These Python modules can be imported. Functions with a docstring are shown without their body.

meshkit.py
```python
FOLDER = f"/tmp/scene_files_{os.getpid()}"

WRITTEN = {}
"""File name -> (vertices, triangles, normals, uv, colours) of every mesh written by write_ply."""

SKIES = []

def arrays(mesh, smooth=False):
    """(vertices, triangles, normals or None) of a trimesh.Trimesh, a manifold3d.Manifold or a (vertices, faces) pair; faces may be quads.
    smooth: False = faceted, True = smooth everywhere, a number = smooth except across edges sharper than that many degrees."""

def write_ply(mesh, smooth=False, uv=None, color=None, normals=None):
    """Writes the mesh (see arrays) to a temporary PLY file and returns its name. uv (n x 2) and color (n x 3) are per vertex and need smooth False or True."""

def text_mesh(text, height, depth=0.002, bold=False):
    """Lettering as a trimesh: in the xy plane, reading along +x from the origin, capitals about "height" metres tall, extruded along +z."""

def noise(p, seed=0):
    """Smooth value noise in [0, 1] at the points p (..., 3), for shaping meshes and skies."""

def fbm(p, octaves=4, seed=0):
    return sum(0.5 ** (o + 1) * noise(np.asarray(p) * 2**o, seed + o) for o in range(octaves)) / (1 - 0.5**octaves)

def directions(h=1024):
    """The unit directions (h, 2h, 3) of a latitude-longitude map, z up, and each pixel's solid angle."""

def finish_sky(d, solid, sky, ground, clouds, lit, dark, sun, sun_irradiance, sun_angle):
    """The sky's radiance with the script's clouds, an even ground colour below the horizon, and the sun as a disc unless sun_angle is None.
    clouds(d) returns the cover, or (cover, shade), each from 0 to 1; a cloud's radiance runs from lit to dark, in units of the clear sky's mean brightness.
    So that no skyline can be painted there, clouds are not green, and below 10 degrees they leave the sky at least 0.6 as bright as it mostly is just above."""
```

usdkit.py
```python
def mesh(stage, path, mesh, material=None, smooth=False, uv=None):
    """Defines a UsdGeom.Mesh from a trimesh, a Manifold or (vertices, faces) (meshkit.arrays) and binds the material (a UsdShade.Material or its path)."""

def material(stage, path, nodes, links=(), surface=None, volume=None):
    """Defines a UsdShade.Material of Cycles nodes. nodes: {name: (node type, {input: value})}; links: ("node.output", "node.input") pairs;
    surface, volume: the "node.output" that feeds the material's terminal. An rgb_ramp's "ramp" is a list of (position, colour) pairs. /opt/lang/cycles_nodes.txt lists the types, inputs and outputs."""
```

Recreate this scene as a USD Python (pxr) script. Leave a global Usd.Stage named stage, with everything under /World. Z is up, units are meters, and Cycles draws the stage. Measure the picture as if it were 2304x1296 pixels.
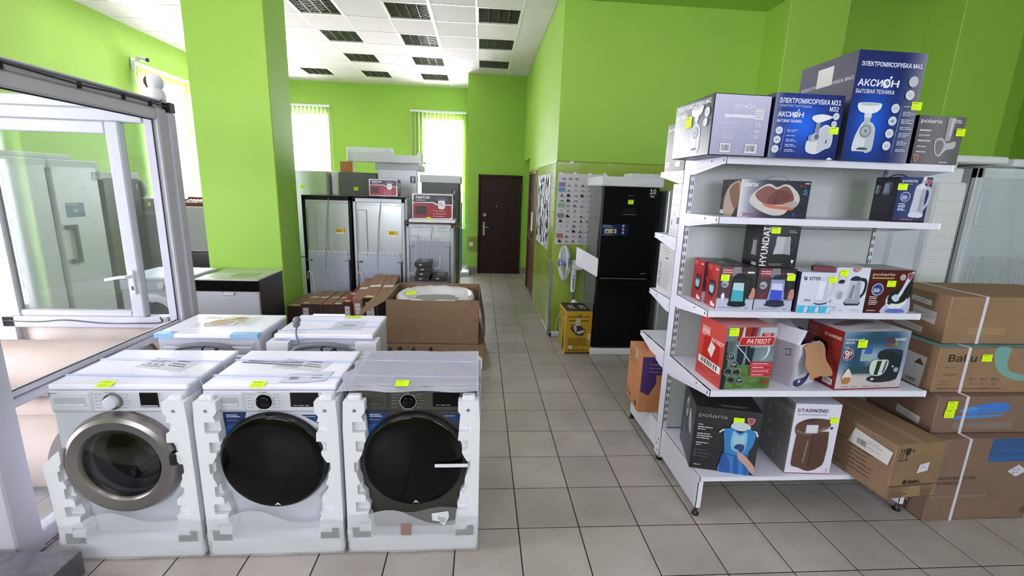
# An appliance shop: washing machines in their foam packing, a shelf of boxed goods, refrigerators and green walls.
import math, random
import numpy as np
import trimesh
import manifold3d as m3
import shapely.geometry as sg
import usdkit, meshkit
from pxr import Usd, UsdGeom, UsdLux, UsdShade, Sdf, Gf, Vt

random.seed(7)
rng = np.random.default_rng(7)
stage = Usd.Stage.CreateInMemory()
UsdGeom.SetStageUpAxis(stage, 'Z')
UsdGeom.SetStageMetersPerUnit(stage, 1.0)
UsdGeom.Xform.Define(stage, '/World')
UsdGeom.Scope.Define(stage, '/World/Looks')

# ---------------------------------------------------------------- camera, sky, daylight, exposure
EXPOSURE = 0.56
CAM_POS = (0.0, 0.0, 1.793)
YAW, PITCH, ROLL = 0.0747159, 0.2153865, 0.0327113
cam = UsdGeom.Camera.Define(stage, '/World/camera')
cam.CreateHorizontalApertureAttr(36.0)
cam.CreateFocalLengthAttr(36.0 * 1015.975 / 2304)
cam.CreateExposureAttr(EXPOSURE)
_f = np.array([math.sin(YAW) * math.cos(PITCH), math.cos(YAW) * math.cos(PITCH), -math.sin(PITCH)])
_r = np.array([math.cos(YAW), -math.sin(YAW), 0.0])
_u = np.cross(_r, _f)
_R, _U = math.cos(ROLL) * _r + math.sin(ROLL) * _u, -math.sin(ROLL) * _r + math.cos(ROLL) * _u
cam.AddTransformOp().Set(Gf.Matrix4d(*_R, 0, *_U, 0, *(-_f), 0, *CAM_POS, 1))

dome = UsdLux.DomeLight.Define(stage, '/World/sky')
dome.CreateIntensityAttr(1.6)
dome.CreateColorAttr(Gf.Vec3f(0.9, 0.9, 1.0))


def daylight(name, centre, size, facing, power, color=(0.93, 0.96, 1.0)):
    """A sheet of daylight just outside a window, shining in along facing."""
    l = UsdLux.RectLight.Define(stage, '/World/' + name)
    l.CreateWidthAttr(size[0]); l.CreateHeightAttr(size[1])
    l.CreateIntensityAttr(power); l.CreateColorAttr(Gf.Vec3f(*color))
    z = -np.array(facing, float)
    x = np.cross((0, 0, 1.0), z); x /= np.linalg.norm(x)
    y = np.cross(z, x)
    l.AddTransformOp().Set(Gf.Matrix4d(*x, 0, *y, 0, *z, 0, *centre, 1))


COOL = (1.06, 0.93, 1.14)
COOLER = (1.02, 0.93, 1.2)
daylight('daylight_far_left', (-3.83, 11.3, 2.1), (1.2, 2.6), (0, -1, 0), 32.0, COOL)
daylight('daylight_far_right', (-0.87, 11.3, 2.1), (0.95, 2.6), (0, -1, 0), 32.0, COOL)
daylight('daylight_left', (-5.62, 8.55, 2.1), (1.35, 2.6), (1, 0, 0), 25.0, COOL)
daylight('daylight_entrance', (-5.62, 1.6, 1.5), (1.8, 2.6), (1, 0, 0), 20.0, COOL)
daylight('daylight_back_left', (-2.4, -3.3, 2.4), (2.6, 2.0), (0, 1, 0), 2.3, COOLER)
daylight('daylight_back_right', (2.6, -3.3, 2.4), (2.8, 2.0), (0, 1, 0), 4.4, COOLER)


# ---------------------------------------------------------------- helpers
def lin(c):
    if isinstance(c, str):
        c = [int(c[i:i + 2], 16) for i in (1, 3, 5)]
    c = np.asarray(c, float) / 255.0
    return tuple(np.where(c <= 0.04045, c / 12.92, ((c + 0.055) / 1.055) ** 2.4))


USED, MATS = {}, {}


def numbered(parent, name):
    key = (parent, name)
    USED[key] = USED.get(key, -1) + 1
    return name if USED[key] == 0 else f'{name}_{USED[key]:03d}'


def mat(name, color, rough=0.5, metal=0.0, bump=None, vary=0.0, vscale=3.0, **kw):
    """Principled look; bump = (scale, strength, distance) noise relief; vary = strength of a soft tone variation."""
    key = name
    if key in MATS:
        return MATS[key]
    nodes = {'p': ('principled_bsdf', {'base_color': lin(color), 'roughness': rough, 'metallic': metal, **kw}), 'tc': ('texture_coordinate', {})}
    links = []
    if vary:
        c = np.array(lin(color))
        nodes['vn'] = ('noise_texture', {'scale': vscale, 'detail': 4.0})
        nodes['vr'] = ('rgb_ramp', {'ramp': [(0.3, tuple(c * (1 - vary))), (0.7, tuple(np.minimum(c * (1 + vary), 1)))]})
        links += [('tc.object', 'vn.vector'), ('vn.fac', 'vr.fac'), ('vr.color', 'p.base_color')]
    if bump:
        nodes['bn'] = ('noise_texture', {'scale': bump[0], 'detail': 3.0})
        nodes['bb'] = ('bump', {'strength': bump[1], 'distance': bump[2]})
        links += [('tc.object', 'bn.vector'), ('bn.fac', 'bb.height'), ('bb.normal', 'p.normal')]
    MATS[key] = usdkit.material(stage, '/World/Looks/' + name, nodes, links, surface='p.BSDF')
    return MATS[key]


def paint(color, rough=0.5, **kw):
    h = color if isinstance(color, str) else '#%02x%02x%02x' % tuple(int(v) for v in color)
    return mat(f'paint_{h[1:]}_{int(rough * 100):02d}', h, rough, **kw)


def glass_mat(name, tint, haze, haze_color, gloss=0.02, fac=1.45, bump=None):
    """Clear sheet: transparent, with a share of milky diffuse, and a fresnel mirror on top."""
    if name in MATS:
        return MATS[name]
    nodes = {'t': ('transparent_bsdf', {'color': tint}), 'd': ('diffuse_bsdf', {'color': lin(haze_color)}), 'g': ('glossy_bsdf', {'color': (1, 1, 1), 'roughness': gloss}),
             'm': ('mix_closure', {'fac': haze}), 'f': ('layer_weight', {}), 'p5': ('math', {'math_type': 'power', 'value2': 4.0}), 'ma': ('math', {'math_type': 'multiply_add', 'value2': 0.6, 'value3': (fac - 1) ** 2 / (fac + 1) ** 2}), 'o': ('mix_closure', {})}
    links = [('t.BSDF', 'm.closure1'), ('d.BSDF', 'm.closure2'), ('m.closure', 'o.closure1'), ('g.BSDF', 'o.closure2'), ('f.facing', 'p5.value1'), ('p5.value', 'ma.value1'), ('ma.value', 'o.fac')]
    if bump:
        nodes['tc'] = ('texture_coordinate', {}); nodes['bn'] = ('noise_texture', {'scale': bump[0], 'detail': 4.0, 'distortion': 1.5}); nodes['bb'] = ('bump', {'strength': bump[1], 'distance': bump[2]})
        links += [('tc.object', 'bn.vector'), ('bn.fac', 'bb.height'), ('bb.normal', 'g.normal'), ('bb.normal', 'd.normal')]
    MATS[name] = usdkit.material(stage, '/World/Looks/' + name, nodes, links, surface='o.closure')
    return MATS[name]


def emit(name, color, strength):
    if name not in MATS:
        MATS[name] = usdkit.material(stage, '/World/Looks/' + name, {'e': ('emission', {'color': lin(color), 'strength': strength})}, [], surface='e.emission')
    return MATS[name]


INK = {r: usdkit.material(stage, f'/World/Looks/printed_{n}', {'a': ('attribute', {'attribute': 'tint'}), 'p': ('principled_bsdf', {'roughness': r})}, [('a.color', 'p.base_color')], surface='p.BSDF') for n, r in (('gloss', 0.28), ('matt', 0.6))}


def path(p):
    return '/World' if p is None else str(p.GetPath())


def tag(o, label=None, cat=None, group=None, kind=None):
    o = o.GetPrim() if hasattr(o, 'GetPrim') else o
    for k, v in (('label', label), ('category', cat), ('group', group), ('kind', kind)):
        if v:
            o.SetCustomDataByKey(k, v)
    return o


def put(name, mesh, material, parent=None, smooth=False, label=None, kind=None, loc=None, rotz=0):
    """One Mesh prim under parent (or under /World)."""
    if isinstance(mesh, (list, tuple)) and not isinstance(mesh[0], np.ndarray):
        mesh = trimesh.util.concatenate(list(mesh))
    base = path(parent)
    m = usdkit.mesh(stage, f'{base}/{numbered(base, name)}', mesh, material, smooth)
    if loc is not None:
        m.AddTranslateOp().Set(Gf.Vec3d(*map(float, loc)))
        if rotz:
            m.AddRotateZOp().Set(float(rotz))
    return tag(m, label, kind=kind)


def thing(name, label, cat, loc=(0, 0, 0), rotz=0, group=None, kind=None, rotx=0):
    x = UsdGeom.Xform.Define(stage, f"/World/{numbered('/World', name)}")
    x.AddTranslateOp().Set(Gf.Vec3d(*map(float, loc)))
    if rotz:
        x.AddRotateZOp().Set(float(rotz))
    if rotx:
        x.AddRotateXOp().Set(float(rotx))
    return tag(x, label, cat, group, kind)


def struct(name, mesh, material, parent=None, smooth=False):
    return put(name, mesh, material, parent, smooth, kind='structure' if parent is None else None)


def copy_of(src, label, loc, rotz=0, group=None):
    """Another of the same kind: references the first one's parts."""
    was = src.GetCustomData()
    name = src.GetName()
    name = name[:-4] if name[-4:-3] == '_' and name[-3:].isdigit() else name
    r = thing(name, label, was['category'], loc, rotz, group or was.get('group'))
    r.GetReferences().AddInternalReference(src.GetPath())
    r.SetInstanceable(True)
    return r


# ---- meshes
def bx(x0, x1, y0, y1, z0, z1):
    m = trimesh.creation.box((abs(x1 - x0), abs(y1 - y0), abs(z1 - z0)))
    m.apply_translation(((x0 + x1) / 2, (y0 + y1) / 2, (z0 + z1) / 2))
    return m


def rb(x0, x1, y0, y1, z0, z1, r=0.006, n=1):
    """A box with edges chamfered (n=1) or rounded (n>1)."""
    lo, hi = np.minimum((x0, y0, z0), (x1, y1, z1)), np.maximum((x0, y0, z0), (x1, y1, z1))
    r = min(r, (hi - lo).min() * 0.49)
    if n == 1:
        d = [(0, 1, 1), (1, 0, 1), (1, 1, 0)]
    else:
        a = np.linspace(0, math.pi / 2, n + 1)
        d = [(1 - math.cos(p) * math.cos(q), 1 - math.cos(p) * math.sin(q), 1 - math.sin(p)) for p in a for q in a]
    d = np.array(d, float) * r
    pts = np.vstack([np.where(np.array(s) > 0, hi - d, lo + d) for s in np.ndindex(2, 2, 2)])
    return trimesh.convex.convex_hull(pts)


def cyl(p0, p1, r, n=20, r1=None):
    p0, p1 = np.array(p0, float), np.array(p1, float)
    return tube([p0, p1], r if r1 is None else np.array([r, r1]), n, cap=True)


def tube(pts, r, n=8, cap=True):
    p = np.asarray(pts, float)
    t = np.gradient(p, axis=0)
    t /= np.linalg.norm(t, axis=1, keepdims=True) + 1e-12
    a = np.cross(t[0], (0, 0, 1.0) if abs(t[0][2]) < 0.9 else (1.0, 0, 0)); a /= np.linalg.norm(a)
    A = []
    for k in range(len(p)):
        a = a - t[k] * (a @ t[k]); a /= np.linalg.norm(a) + 1e-12
        A.append(a)
    A = np.array(A); B = np.cross(t, A)
    g = np.arange(n) * 2 * np.pi / n
    rr = np.broadcast_to(r, (len(p),))[:, None, None]
    v = p[:, None] + rr * (np.cos(g)[None, :, None] * A[:, None] + np.sin(g)[None, :, None] * B[:, None])
    i, j = np.meshgrid(np.arange(len(p) - 1), np.arange(n), indexing='ij')
    q = np.stack([i * n + j, i * n + (j + 1) % n, (i + 1) * n + (j + 1) % n, (i + 1) * n + j], -1).reshape(-1, 4)
    f = np.vstack([q[:, [0, 1, 2]], q[:, [0, 2, 3]]])
    v = v.reshape(-1, 3)
    if cap:
        m = len(v)
        v = np.vstack([v, p[0], p[-1]])
        k = np.arange(n); e = (len(p) - 1) * n
        f = np.vstack([f, np.stack([np.full(n, m), (k + 1) % n, k], 1), np.stack([np.full(n, m + 1), e + k, e + (k + 1) % n], 1)])
    return trimesh.Trimesh(v, f, process=False)


def curve(pts, r, n=8, steps=8):
    """A tube along a smooth (Catmull-Rom) line through pts."""
    p = np.asarray(pts, float)
    q = np.vstack([2 * p[0] - p[1], p, 2 * p[-1] - p[-2]])
    out = []
    for i in range(1, len(q) - 2):
        for s in np.linspace(0, 1, steps, endpoint=False):
            a, b, c, d = q[i - 1], q[i], q[i + 1], q[i + 2]
            out.append(0.5 * (2 * b + (c - a) * s + (2 * a - 5 * b + 4 * c - d) * s * s + (3 * b - a - 3 * c + d) * s ** 3))
    return tube(np.array(out + [p[-1]]), r, n)


def lathe(prof, n=40, axis='z', at=(0, 0, 0)):
    """Revolves (radius, height) pairs. axis 'y': heights run along -y (towards the viewer)."""
    p = np.asarray(prof, float)
    g = np.arange(n) * 2 * np.pi / n
    v = np.stack([p[:, 0, None] * np.cos(g), p[:, 0, None] * np.sin(g), np.broadcast_to(p[:, 1, None], (len(p), n))], -1).reshape(-1, 3)
    i, j = np.meshgrid(np.arange(len(p) - 1), np.arange(n), indexing='ij')
    q = np.stack([i * n + j, i * n + (j + 1) % n, (i + 1) * n + (j + 1) % n, (i + 1) * n + j], -1).reshape(-1, 4)
    f = np.vstack([q[:, [0, 1, 2]], q[:, [0, 2, 3]]])
    if axis == 'y':
        v = np.stack([v[:, 0], -v[:, 2], v[:, 1]], 1)
    elif axis == 'x':
        v = np.stack([-v[:, 2], -v[:, 0], v[:, 1]], 1)
    m = trimesh.Trimesh(v + np.array(at), f, process=True)
    m.update_faces(m.nondegenerate_faces())
    return m


def prism(poly, y0, y1, plane='xz'):
    """A polygon in the xz (or xy, yz) plane given thickness along the third axis."""
    g = poly if hasattr(poly, 'exterior') else sg.Polygon(poly)
    m = trimesh.creation.extrude_polygon(g, abs(y1 - y0), engine='earcut')
    lo = min(y0, y1)
    v = m.vertices
    if plane == 'xz':
        m = trimesh.Trimesh(np.stack([v[:, 0], lo + v[:, 2], v[:, 1]], 1), m.faces[:, ::-1], process=False)
    elif plane == 'yz':
        m = trimesh.Trimesh(np.stack([lo + v[:, 2], v[:, 0], v[:, 1]], 1), m.faces, process=False)
    else:
        m.apply_translation((0, 0, lo))
    return m


def man(m):
    m.merge_vertices()
    return m3.Manifold(m3.Mesh(np.asarray(m.vertices, np.float32), np.asarray(m.faces, np.uint32)))


def unman(m):
    a = m.to_mesh()
    return trimesh.Trimesh(a.vert_properties[:, :3], a.tri_verts, process=False)


def moved(m, loc=(0, 0, 0), rz=0, ry=0, rx=0):
    m = m.copy()
    for a, d in ((rx, (1, 0, 0)), (ry, (0, 1, 0)), (rz, (0, 0, 1))):
        if a:
            m.apply_transform(trimesh.transformations.rotation_matrix(math.radians(a), d))
    m.apply_translation(loc)
    return m


def sheet(fn, nu, nv, thick=0.0012):
    """A thin crumpled sheet: fn(u, v) -> points (nv, nu, 3), given a little thickness."""
    u, v = np.meshgrid(np.linspace(0, 1, nu), np.linspace(0, 1, nv))
    p = np.asarray(fn(u, v), float)
    du, dv = np.gradient(p, axis=1), np.gradient(p, axis=0)
    n = np.cross(du, dv); n /= np.linalg.norm(n, axis=-1, keepdims=True) + 1e-12
    i, j = np.meshgrid(np.arange(nv - 1), np.arange(nu - 1), indexing='ij')
    q = np.stack([i * nu + j, i * nu + j + 1, (i + 1) * nu + j + 1, (i + 1) * nu + j], -1).reshape(-1, 4)
    f = np.vstack([q[:, [0, 1, 2]], q[:, [0, 2, 3]]])
    if not thick:
        return trimesh.Trimesh(p.reshape(-1, 3), f, process=False)
    k = nu * nv
    ring = np.concatenate([np.arange(nu), np.arange(1, nv) * nu + nu - 1, (nv - 1) * nu + np.arange(nu - 2, -1, -1), np.arange(nv - 2, 0, -1) * nu])
    nx = np.roll(ring, -1)
    side = np.vstack([np.stack([ring, nx + k, nx], 1), np.stack([ring, ring + k, nx + k], 1)])
    return trimesh.Trimesh(np.vstack([p.reshape(-1, 3), (p - n * thick).reshape(-1, 3)]), np.vstack([f, f[:, ::-1] + k, side]), process=False)


# ---- flat print: lettering and pictures on packages, posters, labels
TEXTS = {}


def text2d(s, bold):
    if (s, bold) not in TEXTS:
        m = meshkit.text_mesh(s, 1.0, 0.1, bold)
        n = m.face_normals[:, 2] > 0.5
        f = m.faces[n]
        k, inv = np.unique(f, return_inverse=True)
        v = m.vertices[k][:, :2]
        TEXTS[s, bold] = (v, inv.reshape(-1, 3))
    return TEXTS[s, bold]


class Art:
    """Print on a w x h metre face. Coordinates run 0..1 across and up; every call lies over the ones before."""
    LIFT = 0.00022

    def __init__(s, w, h, step=None):
        s.w, s.h, s.V, s.F, s.C, s.n, s.k = w, h, [], [], [], 0, 1

    def add(s, v, f, col, same=False):
        v = np.asarray(v, float)
        s.k += 0 if same else 1
        s.V.append(np.c_[v, np.full(len(v), s.k * s.LIFT)])
        s.F.append(np.asarray(f) + s.n)
        c = np.asarray(col, float)
        s.C.append(np.broadcast_to(c, (len(v), 3)) if c.ndim == 1 else c)
        s.n += len(v)
        return s

    def rect(s, x0, y0, x1, y1, col, same=False):
        return s.add([(x0 * s.w, y0 * s.h), (x1 * s.w, y0 * s.h), (x1 * s.w, y1 * s.h), (x0 * s.w, y1 * s.h)], [(0, 1, 2), (0, 2, 3)], lin(col), same)

    def poly(s, pts, col, same=False):
        g = sg.Polygon(np.asarray(pts, float) * (s.w, s.h)).buffer(0)
        for q in getattr(g, 'geoms', [g]):
            if q.is_empty:
                continue
            v, f = trimesh.creation.triangulate_polygon(q, engine='earcut')
            f = np.asarray(f)
            a = v[f]
            flip = np.cross(a[:, 1] - a[:, 0], a[:, 2] - a[:, 0]) < 0
            f[flip] = f[flip][:, ::-1]
            s.add(v, f, lin(col), same)
            same = True
        return s

    def smooth(s, pts, col, n=6, same=False):
        p = np.asarray(pts, float)
        out = []
        for i in range(len(p)):
            a, b, c, d = p[i - 1], p[i], p[(i + 1) % len(p)], p[(i + 2) % len(p)]
            for t in np.linspace(0, 1, n, endpoint=False):
                out.append(0.5 * (2 * b + (c - a) * t + (2 * a - 5 * b + 4 * c - d) * t * t + (3 * b - a - 3 * c + d) * t ** 3))
        return s.poly(out, col, same)

    def ell(s, cx, cy, rx, ry, col, same=False, n=28, sides=None):
        """rx in widths, ry in widths too (so equal values make a circle)."""
        g = np.arange(sides or n) * 2 * np.pi / (sides or n) + (np.pi / 2 if sides else 0)
        v = np.c_[cx * s.w + rx * s.w * np.cos(g), cy * s.h + ry * s.w * np.sin(g)]
        v = np.vstack([v, (cx * s.w, cy * s.h)])
        m = len(g)
        return s.add(v, [(m, i, (i + 1) % m) for i in range(m)], lin(col), same)

    def line(s, pts, t, col, same=False):
        """A stroke t metres wide."""
        g = sg.LineString(np.asarray(pts, float) * (s.w, s.h)).buffer(t / 2, quad_segs=4)
        v, f = trimesh.creation.triangulate_polygon(g, engine='earcut')
        f = np.asarray(f); a = v[f]
        flip = np.cross(a[:, 1] - a[:, 0], a[:, 2] - a[:, 0]) < 0
        f[flip] = f[flip][:, ::-1]
        return s.add(v, f, lin(col), same)

    def text(s, t, x0, y, x1, hh, col, bold=False, up=False, slant=0.0, same=False):
        """Lettering that fills x0..x1 with its baseline at y and capitals hh (of the height) tall; up = reads upwards."""
        v, f = text2d(t, bold)
        v = (v - (v[:, 0].min(), 0)) / (np.ptp(v[:, 0]), 1.0)
        if up:
            v = np.c_[x1 * s.w - v[:, 1] * (x1 - x0) * s.w, (y + v[:, 0] * hh) * s.h]
        else:
            v = np.c_[(x0 + v[:, 0] * (x1 - x0)) * s.w + slant * v[:, 1] * hh * s.h, (y + v[:, 1] * hh) * s.h]
        return s.add(v, f, lin(col), same)

    def lines(s, x0, x1, ys, t, col, seed=0):
        """Rows of print too small to read."""
        r = random.Random(seed)
        s.k += 1
        for y in ys:
            x = x0
            e = x0 + (x1 - x0) * r.uniform(0.6, 1.0)
            while x < e:
                w = r.uniform(0.14, 0.4) * (x1 - x0)
                s.rect(x, y - t / 2, min(x + w, e), y + t / 2, col, True)
                x += w + 0.009
        return s

    def field(s, x0, y0, x1, y1, fn, nx=14, ny=14):
        """A smooth picture: fn(u, v) -> sRGB 0..255, u and v arrays over the patch."""
        u, v = np.meshgrid(np.linspace(0, 1, nx), np.linspace(0, 1, ny))
        c = np.clip(np.stack(np.broadcast_arrays(*[np.asarray(q, float) for q in fn(u, v)]), -1), 0, 255)
        p = np.c_[((x0 + (x1 - x0) * u) * s.w).ravel(), ((y0 + (y1 - y0) * v) * s.h).ravel()]
        i, j = np.meshgrid(np.arange(ny - 1), np.arange(nx - 1), indexing='ij')
        q = np.stack([i * nx + j, i * nx + j + 1, (i + 1) * nx + j + 1, (i + 1) * nx + j], -1).reshape(-1, 4)
        return s.add(p, np.vstack([q[:, [0, 1, 2]], q[:, [0, 2, 3]]]), np.array(lin(c.reshape(-1, 3))))

    def barcode(s, x0, y0, x1, y1, seed=1, paper='#e8e8ec'):
        s.rect(x0, y0, x1, y1, paper)
        r = random.Random(seed); x = x0 + (x1 - x0) * 0.12; s.k += 1
        while x < x1 - (x1 - x0) * 0.14:
            w = (x1 - x0) * r.uniform(0.02, 0.06)
            s.rect(x, y0 + (y1 - y0) * 0.2, x + w, y1 - (y1 - y0) * 0.15, '#3a3a40', True)
            x += w + (x1 - x0) * r.uniform(0.02, 0.06)
        return s

    def on(s, name, parent, origin, ux, uy, gloss=True, label=None):
        v, f, c = np.vstack(s.V), np.vstack(s.F), np.vstack(s.C)
        ux, uy = np.array(ux, float), np.array(uy, float)
        n = np.cross(ux, uy)
        p = np.array(origin, float) + v[:, :1] * ux + v[:, 1:2] * uy + v[:, 2:] * n
        base = path(parent)
        m = usdkit.mesh(stage, f'{base}/{numbered(base, name)}', (p, f), INK[0.28 if gloss else 0.6])
        UsdGeom.PrimvarsAPI(m).CreatePrimvar('tint', Sdf.ValueTypeNames.Color3fArray, 'vertex').Set(Vt.Vec3fArray.FromNumpy(c.astype(np.float32)))
        return tag(m, label)


FACES = {  # origin, right, up of the faces of a w x d x h box standing on its base with its front along +x at y = 0
    'front': lambda w, d, h: ((0, 0, 0), (1, 0, 0), (0, 0, 1)),
    'left': lambda w, d, h: ((0, d, 0), (0, -1, 0), (0, 0, 1)),
    'right': lambda w, d, h: ((w, 0, 0), (0, 1, 0), (0, 0, 1)),
    'top': lambda w, d, h: ((0, 0, h), (1, 0, 0), (0, 1, 0)),
}
YELLOW = mat('price_paper', '#cdf000', 0.7)
CARD = mat('cardboard', '#7f654b', 0.75, vary=0.08, vscale=9.0, bump=(260.0, 0.12, 0.002))
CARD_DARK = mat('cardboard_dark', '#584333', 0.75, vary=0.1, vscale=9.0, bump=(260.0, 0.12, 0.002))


def carton(name, label, loc, yaw, size, body, arts=None, cat='box', group=None, tags=(), gloss=True, r=0.004, rotx=0):
    """A package: its body, the print on its faces and its price tags. loc is the lower left corner of its front."""
    w, d, h = size
    t = thing(name, label, cat, loc, yaw, group, rotx=rotx)
    put('body', rb(0, w, 0, d, 0, h, r), body, t)
    for face, fn in (arts or {}).items():
        o, ux, uy = FACES[face](w, d, h)
        aw, ah = (w if face in ('front', 'top') else d), (h if face != 'top' else d)
        a = Art(aw, ah)
        fn(a)
        a.on(face + '_print', t, o, ux, uy, gloss)
    for face, x, y, *rest in tags:
        price(t, FACES[face](w, d, h), (w if face in ('front', 'top') else d), (h if face != 'top' else d), x, y, *rest)
    return t


def price(parent, frame, aw, ah, x, y, tw=0.05, th=0.034, lift=0.0055):
    o, ux, uy = [np.array(q, float) for q in frame]
    n = np.cross(ux, uy)
    c = o + ux * x * aw + uy * y * ah
    a = Art(tw, th); a.k = 0
    a.rect(-0.5, -0.5, 0.5, 0.5, '#d2f500')
    a.lines(-0.4, 0.4, (0.32,), 0.09, '#7f9410', 3)
    a.lines(-0.4, 0.3, (-0.05, -0.25), 0.05, '#b4cf10', 5)
    m = a.on('price_tag', parent, c + n * lift, ux, uy, False)
    return m

# ---------------------------------------------------------------- the room
GREEN = mat('green_wall_paint', '#94c147', 0.62, vary=0.03, vscale=1.2, bump=(180.0, 0.08, 0.003))
WHITE_PVC = mat('white_pvc', '#dcdce2', 0.32)
WHITE_METAL = mat('white_enamel', '#dfdfe6', 0.35)
GROUT = mat('dark_grout', '#2a2622', 0.9)
TILE_LOOK = usdkit.material(stage, '/World/Looks/floor_tile', {
    'tc': ('texture_coordinate', {}), 'g': ('geometry', {}), 'o': ('object_info', {}), 'n': ('noise_texture', {'scale': 2.2, 'detail': 5.0, 'roughness': 0.6}),
    'n2': ('noise_texture', {'scale': 90.0, 'detail': 3.0}), 'r': ('rgb_ramp', {'ramp': [(0.3, lin('#948d87')), (0.7, lin('#aaa59f'))]}),
    'r2': ('rgb_ramp', {'ramp': [(0.0, (0.90,) * 3), (1.0, (1.06,) * 3)]}), 'm': ('mix', {'mix_type': 'multiply', 'fac': 1.0}),
    'q': ('map_range', {'from_min': 0.0, 'from_max': 1.0, 'to_min': 0.22, 'to_max': 0.36}), 'b': ('bump', {'strength': 0.05, 'distance': 0.002}), 'p': ('principled_bsdf', {})},
    [('g.position', 'n.vector'), ('g.position', 'n2.vector'), ('n.fac', 'r.fac'), ('o.random', 'r2.fac'), ('r.color', 'm.color1'), ('r2.color', 'm.color2'), ('m.color', 'p.base_color'),
     ('n2.fac', 'q.value'), ('q.result', 'p.roughness'), ('n2.fac', 'b.height'), ('b.normal', 'p.normal')], surface='p.BSDF')

X_MIN, X_MAX, Y_MIN, Y_MAX, Z_TOP = -5.3, 6.6, -3.0, 11.02, 4.0
floor = tag(UsdGeom.Xform.Define(stage, '/World/floor'), 'light grey square floor tiles with dark joints', None, kind='structure')
put('grout_bed', bx(X_MIN - 0.3, X_MAX + 0.3, Y_MIN - 0.3, Y_MAX + 0.3, -0.1, -0.0022), GROUT, floor)
GX, GY, GT = 0.23412, 2.10196, 1 / 3
seen, rest = [], []
tile = rb(0.0032, GT - 0.0032, 0.0032, GT - 0.0032, -0.008, 0.0, 0.0014)
for i in range(-18, 20):
    for j in range(-16, 28):
        x, y = GX + i * GT, GY + j * GT
        if x < X_MIN - 0.3 or x > X_MAX or y < Y_MIN - 0.2 or y > Y_MAX:
            continue
        aisle = -0.1 < x + GT and x < 1.35 and 1.0 < y and y < 7.3
        front = -2.2 < x and x < 3.3 and 1.05 < y and y < 2.1
        shelf = 1.2 < x and x < 2.9 and y < 3.2 and y > 1.2
        gap = -0.1 < x and x < 0.95 and 7.2 < y < 9.6
        (seen if aisle or front or shelf or gap else rest).append((x, y))
seen.sort(key=lambda p: p[1])
rest += seen[298:]
for x, y in seen[:298]:
    put('floor_tile', moved(tile, (x, y, 0)), TILE_LOOK, floor)
flat = bx(0.0022, GT - 0.0022, 0.0022, GT - 0.0022, -0.008, 0.0)
put('floor_tiling', [moved(flat, (x, y, 0)) for x, y in rest], TILE_LOOK, floor, kind='stuff')


def wall(name, axis, at, thick, a0, a1, z0, z1, holes=(), material=GREEN):
    """A slab along one axis with rectangular openings (a0, a1, z0, z1)."""
    g = sg.box(a0, z0, a1, z1)
    for h in holes:
        g = g.difference(sg.box(h[0], h[2], h[1], h[3]))
    m = prism(g, at, at + thick, 'xz')
    if axis == 'x':  # slab at constant x
        m = trimesh.Trimesh(m.vertices[:, [1, 0, 2]], m.faces[:, ::-1], process=False)
    return struct(name, m, material)


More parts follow.
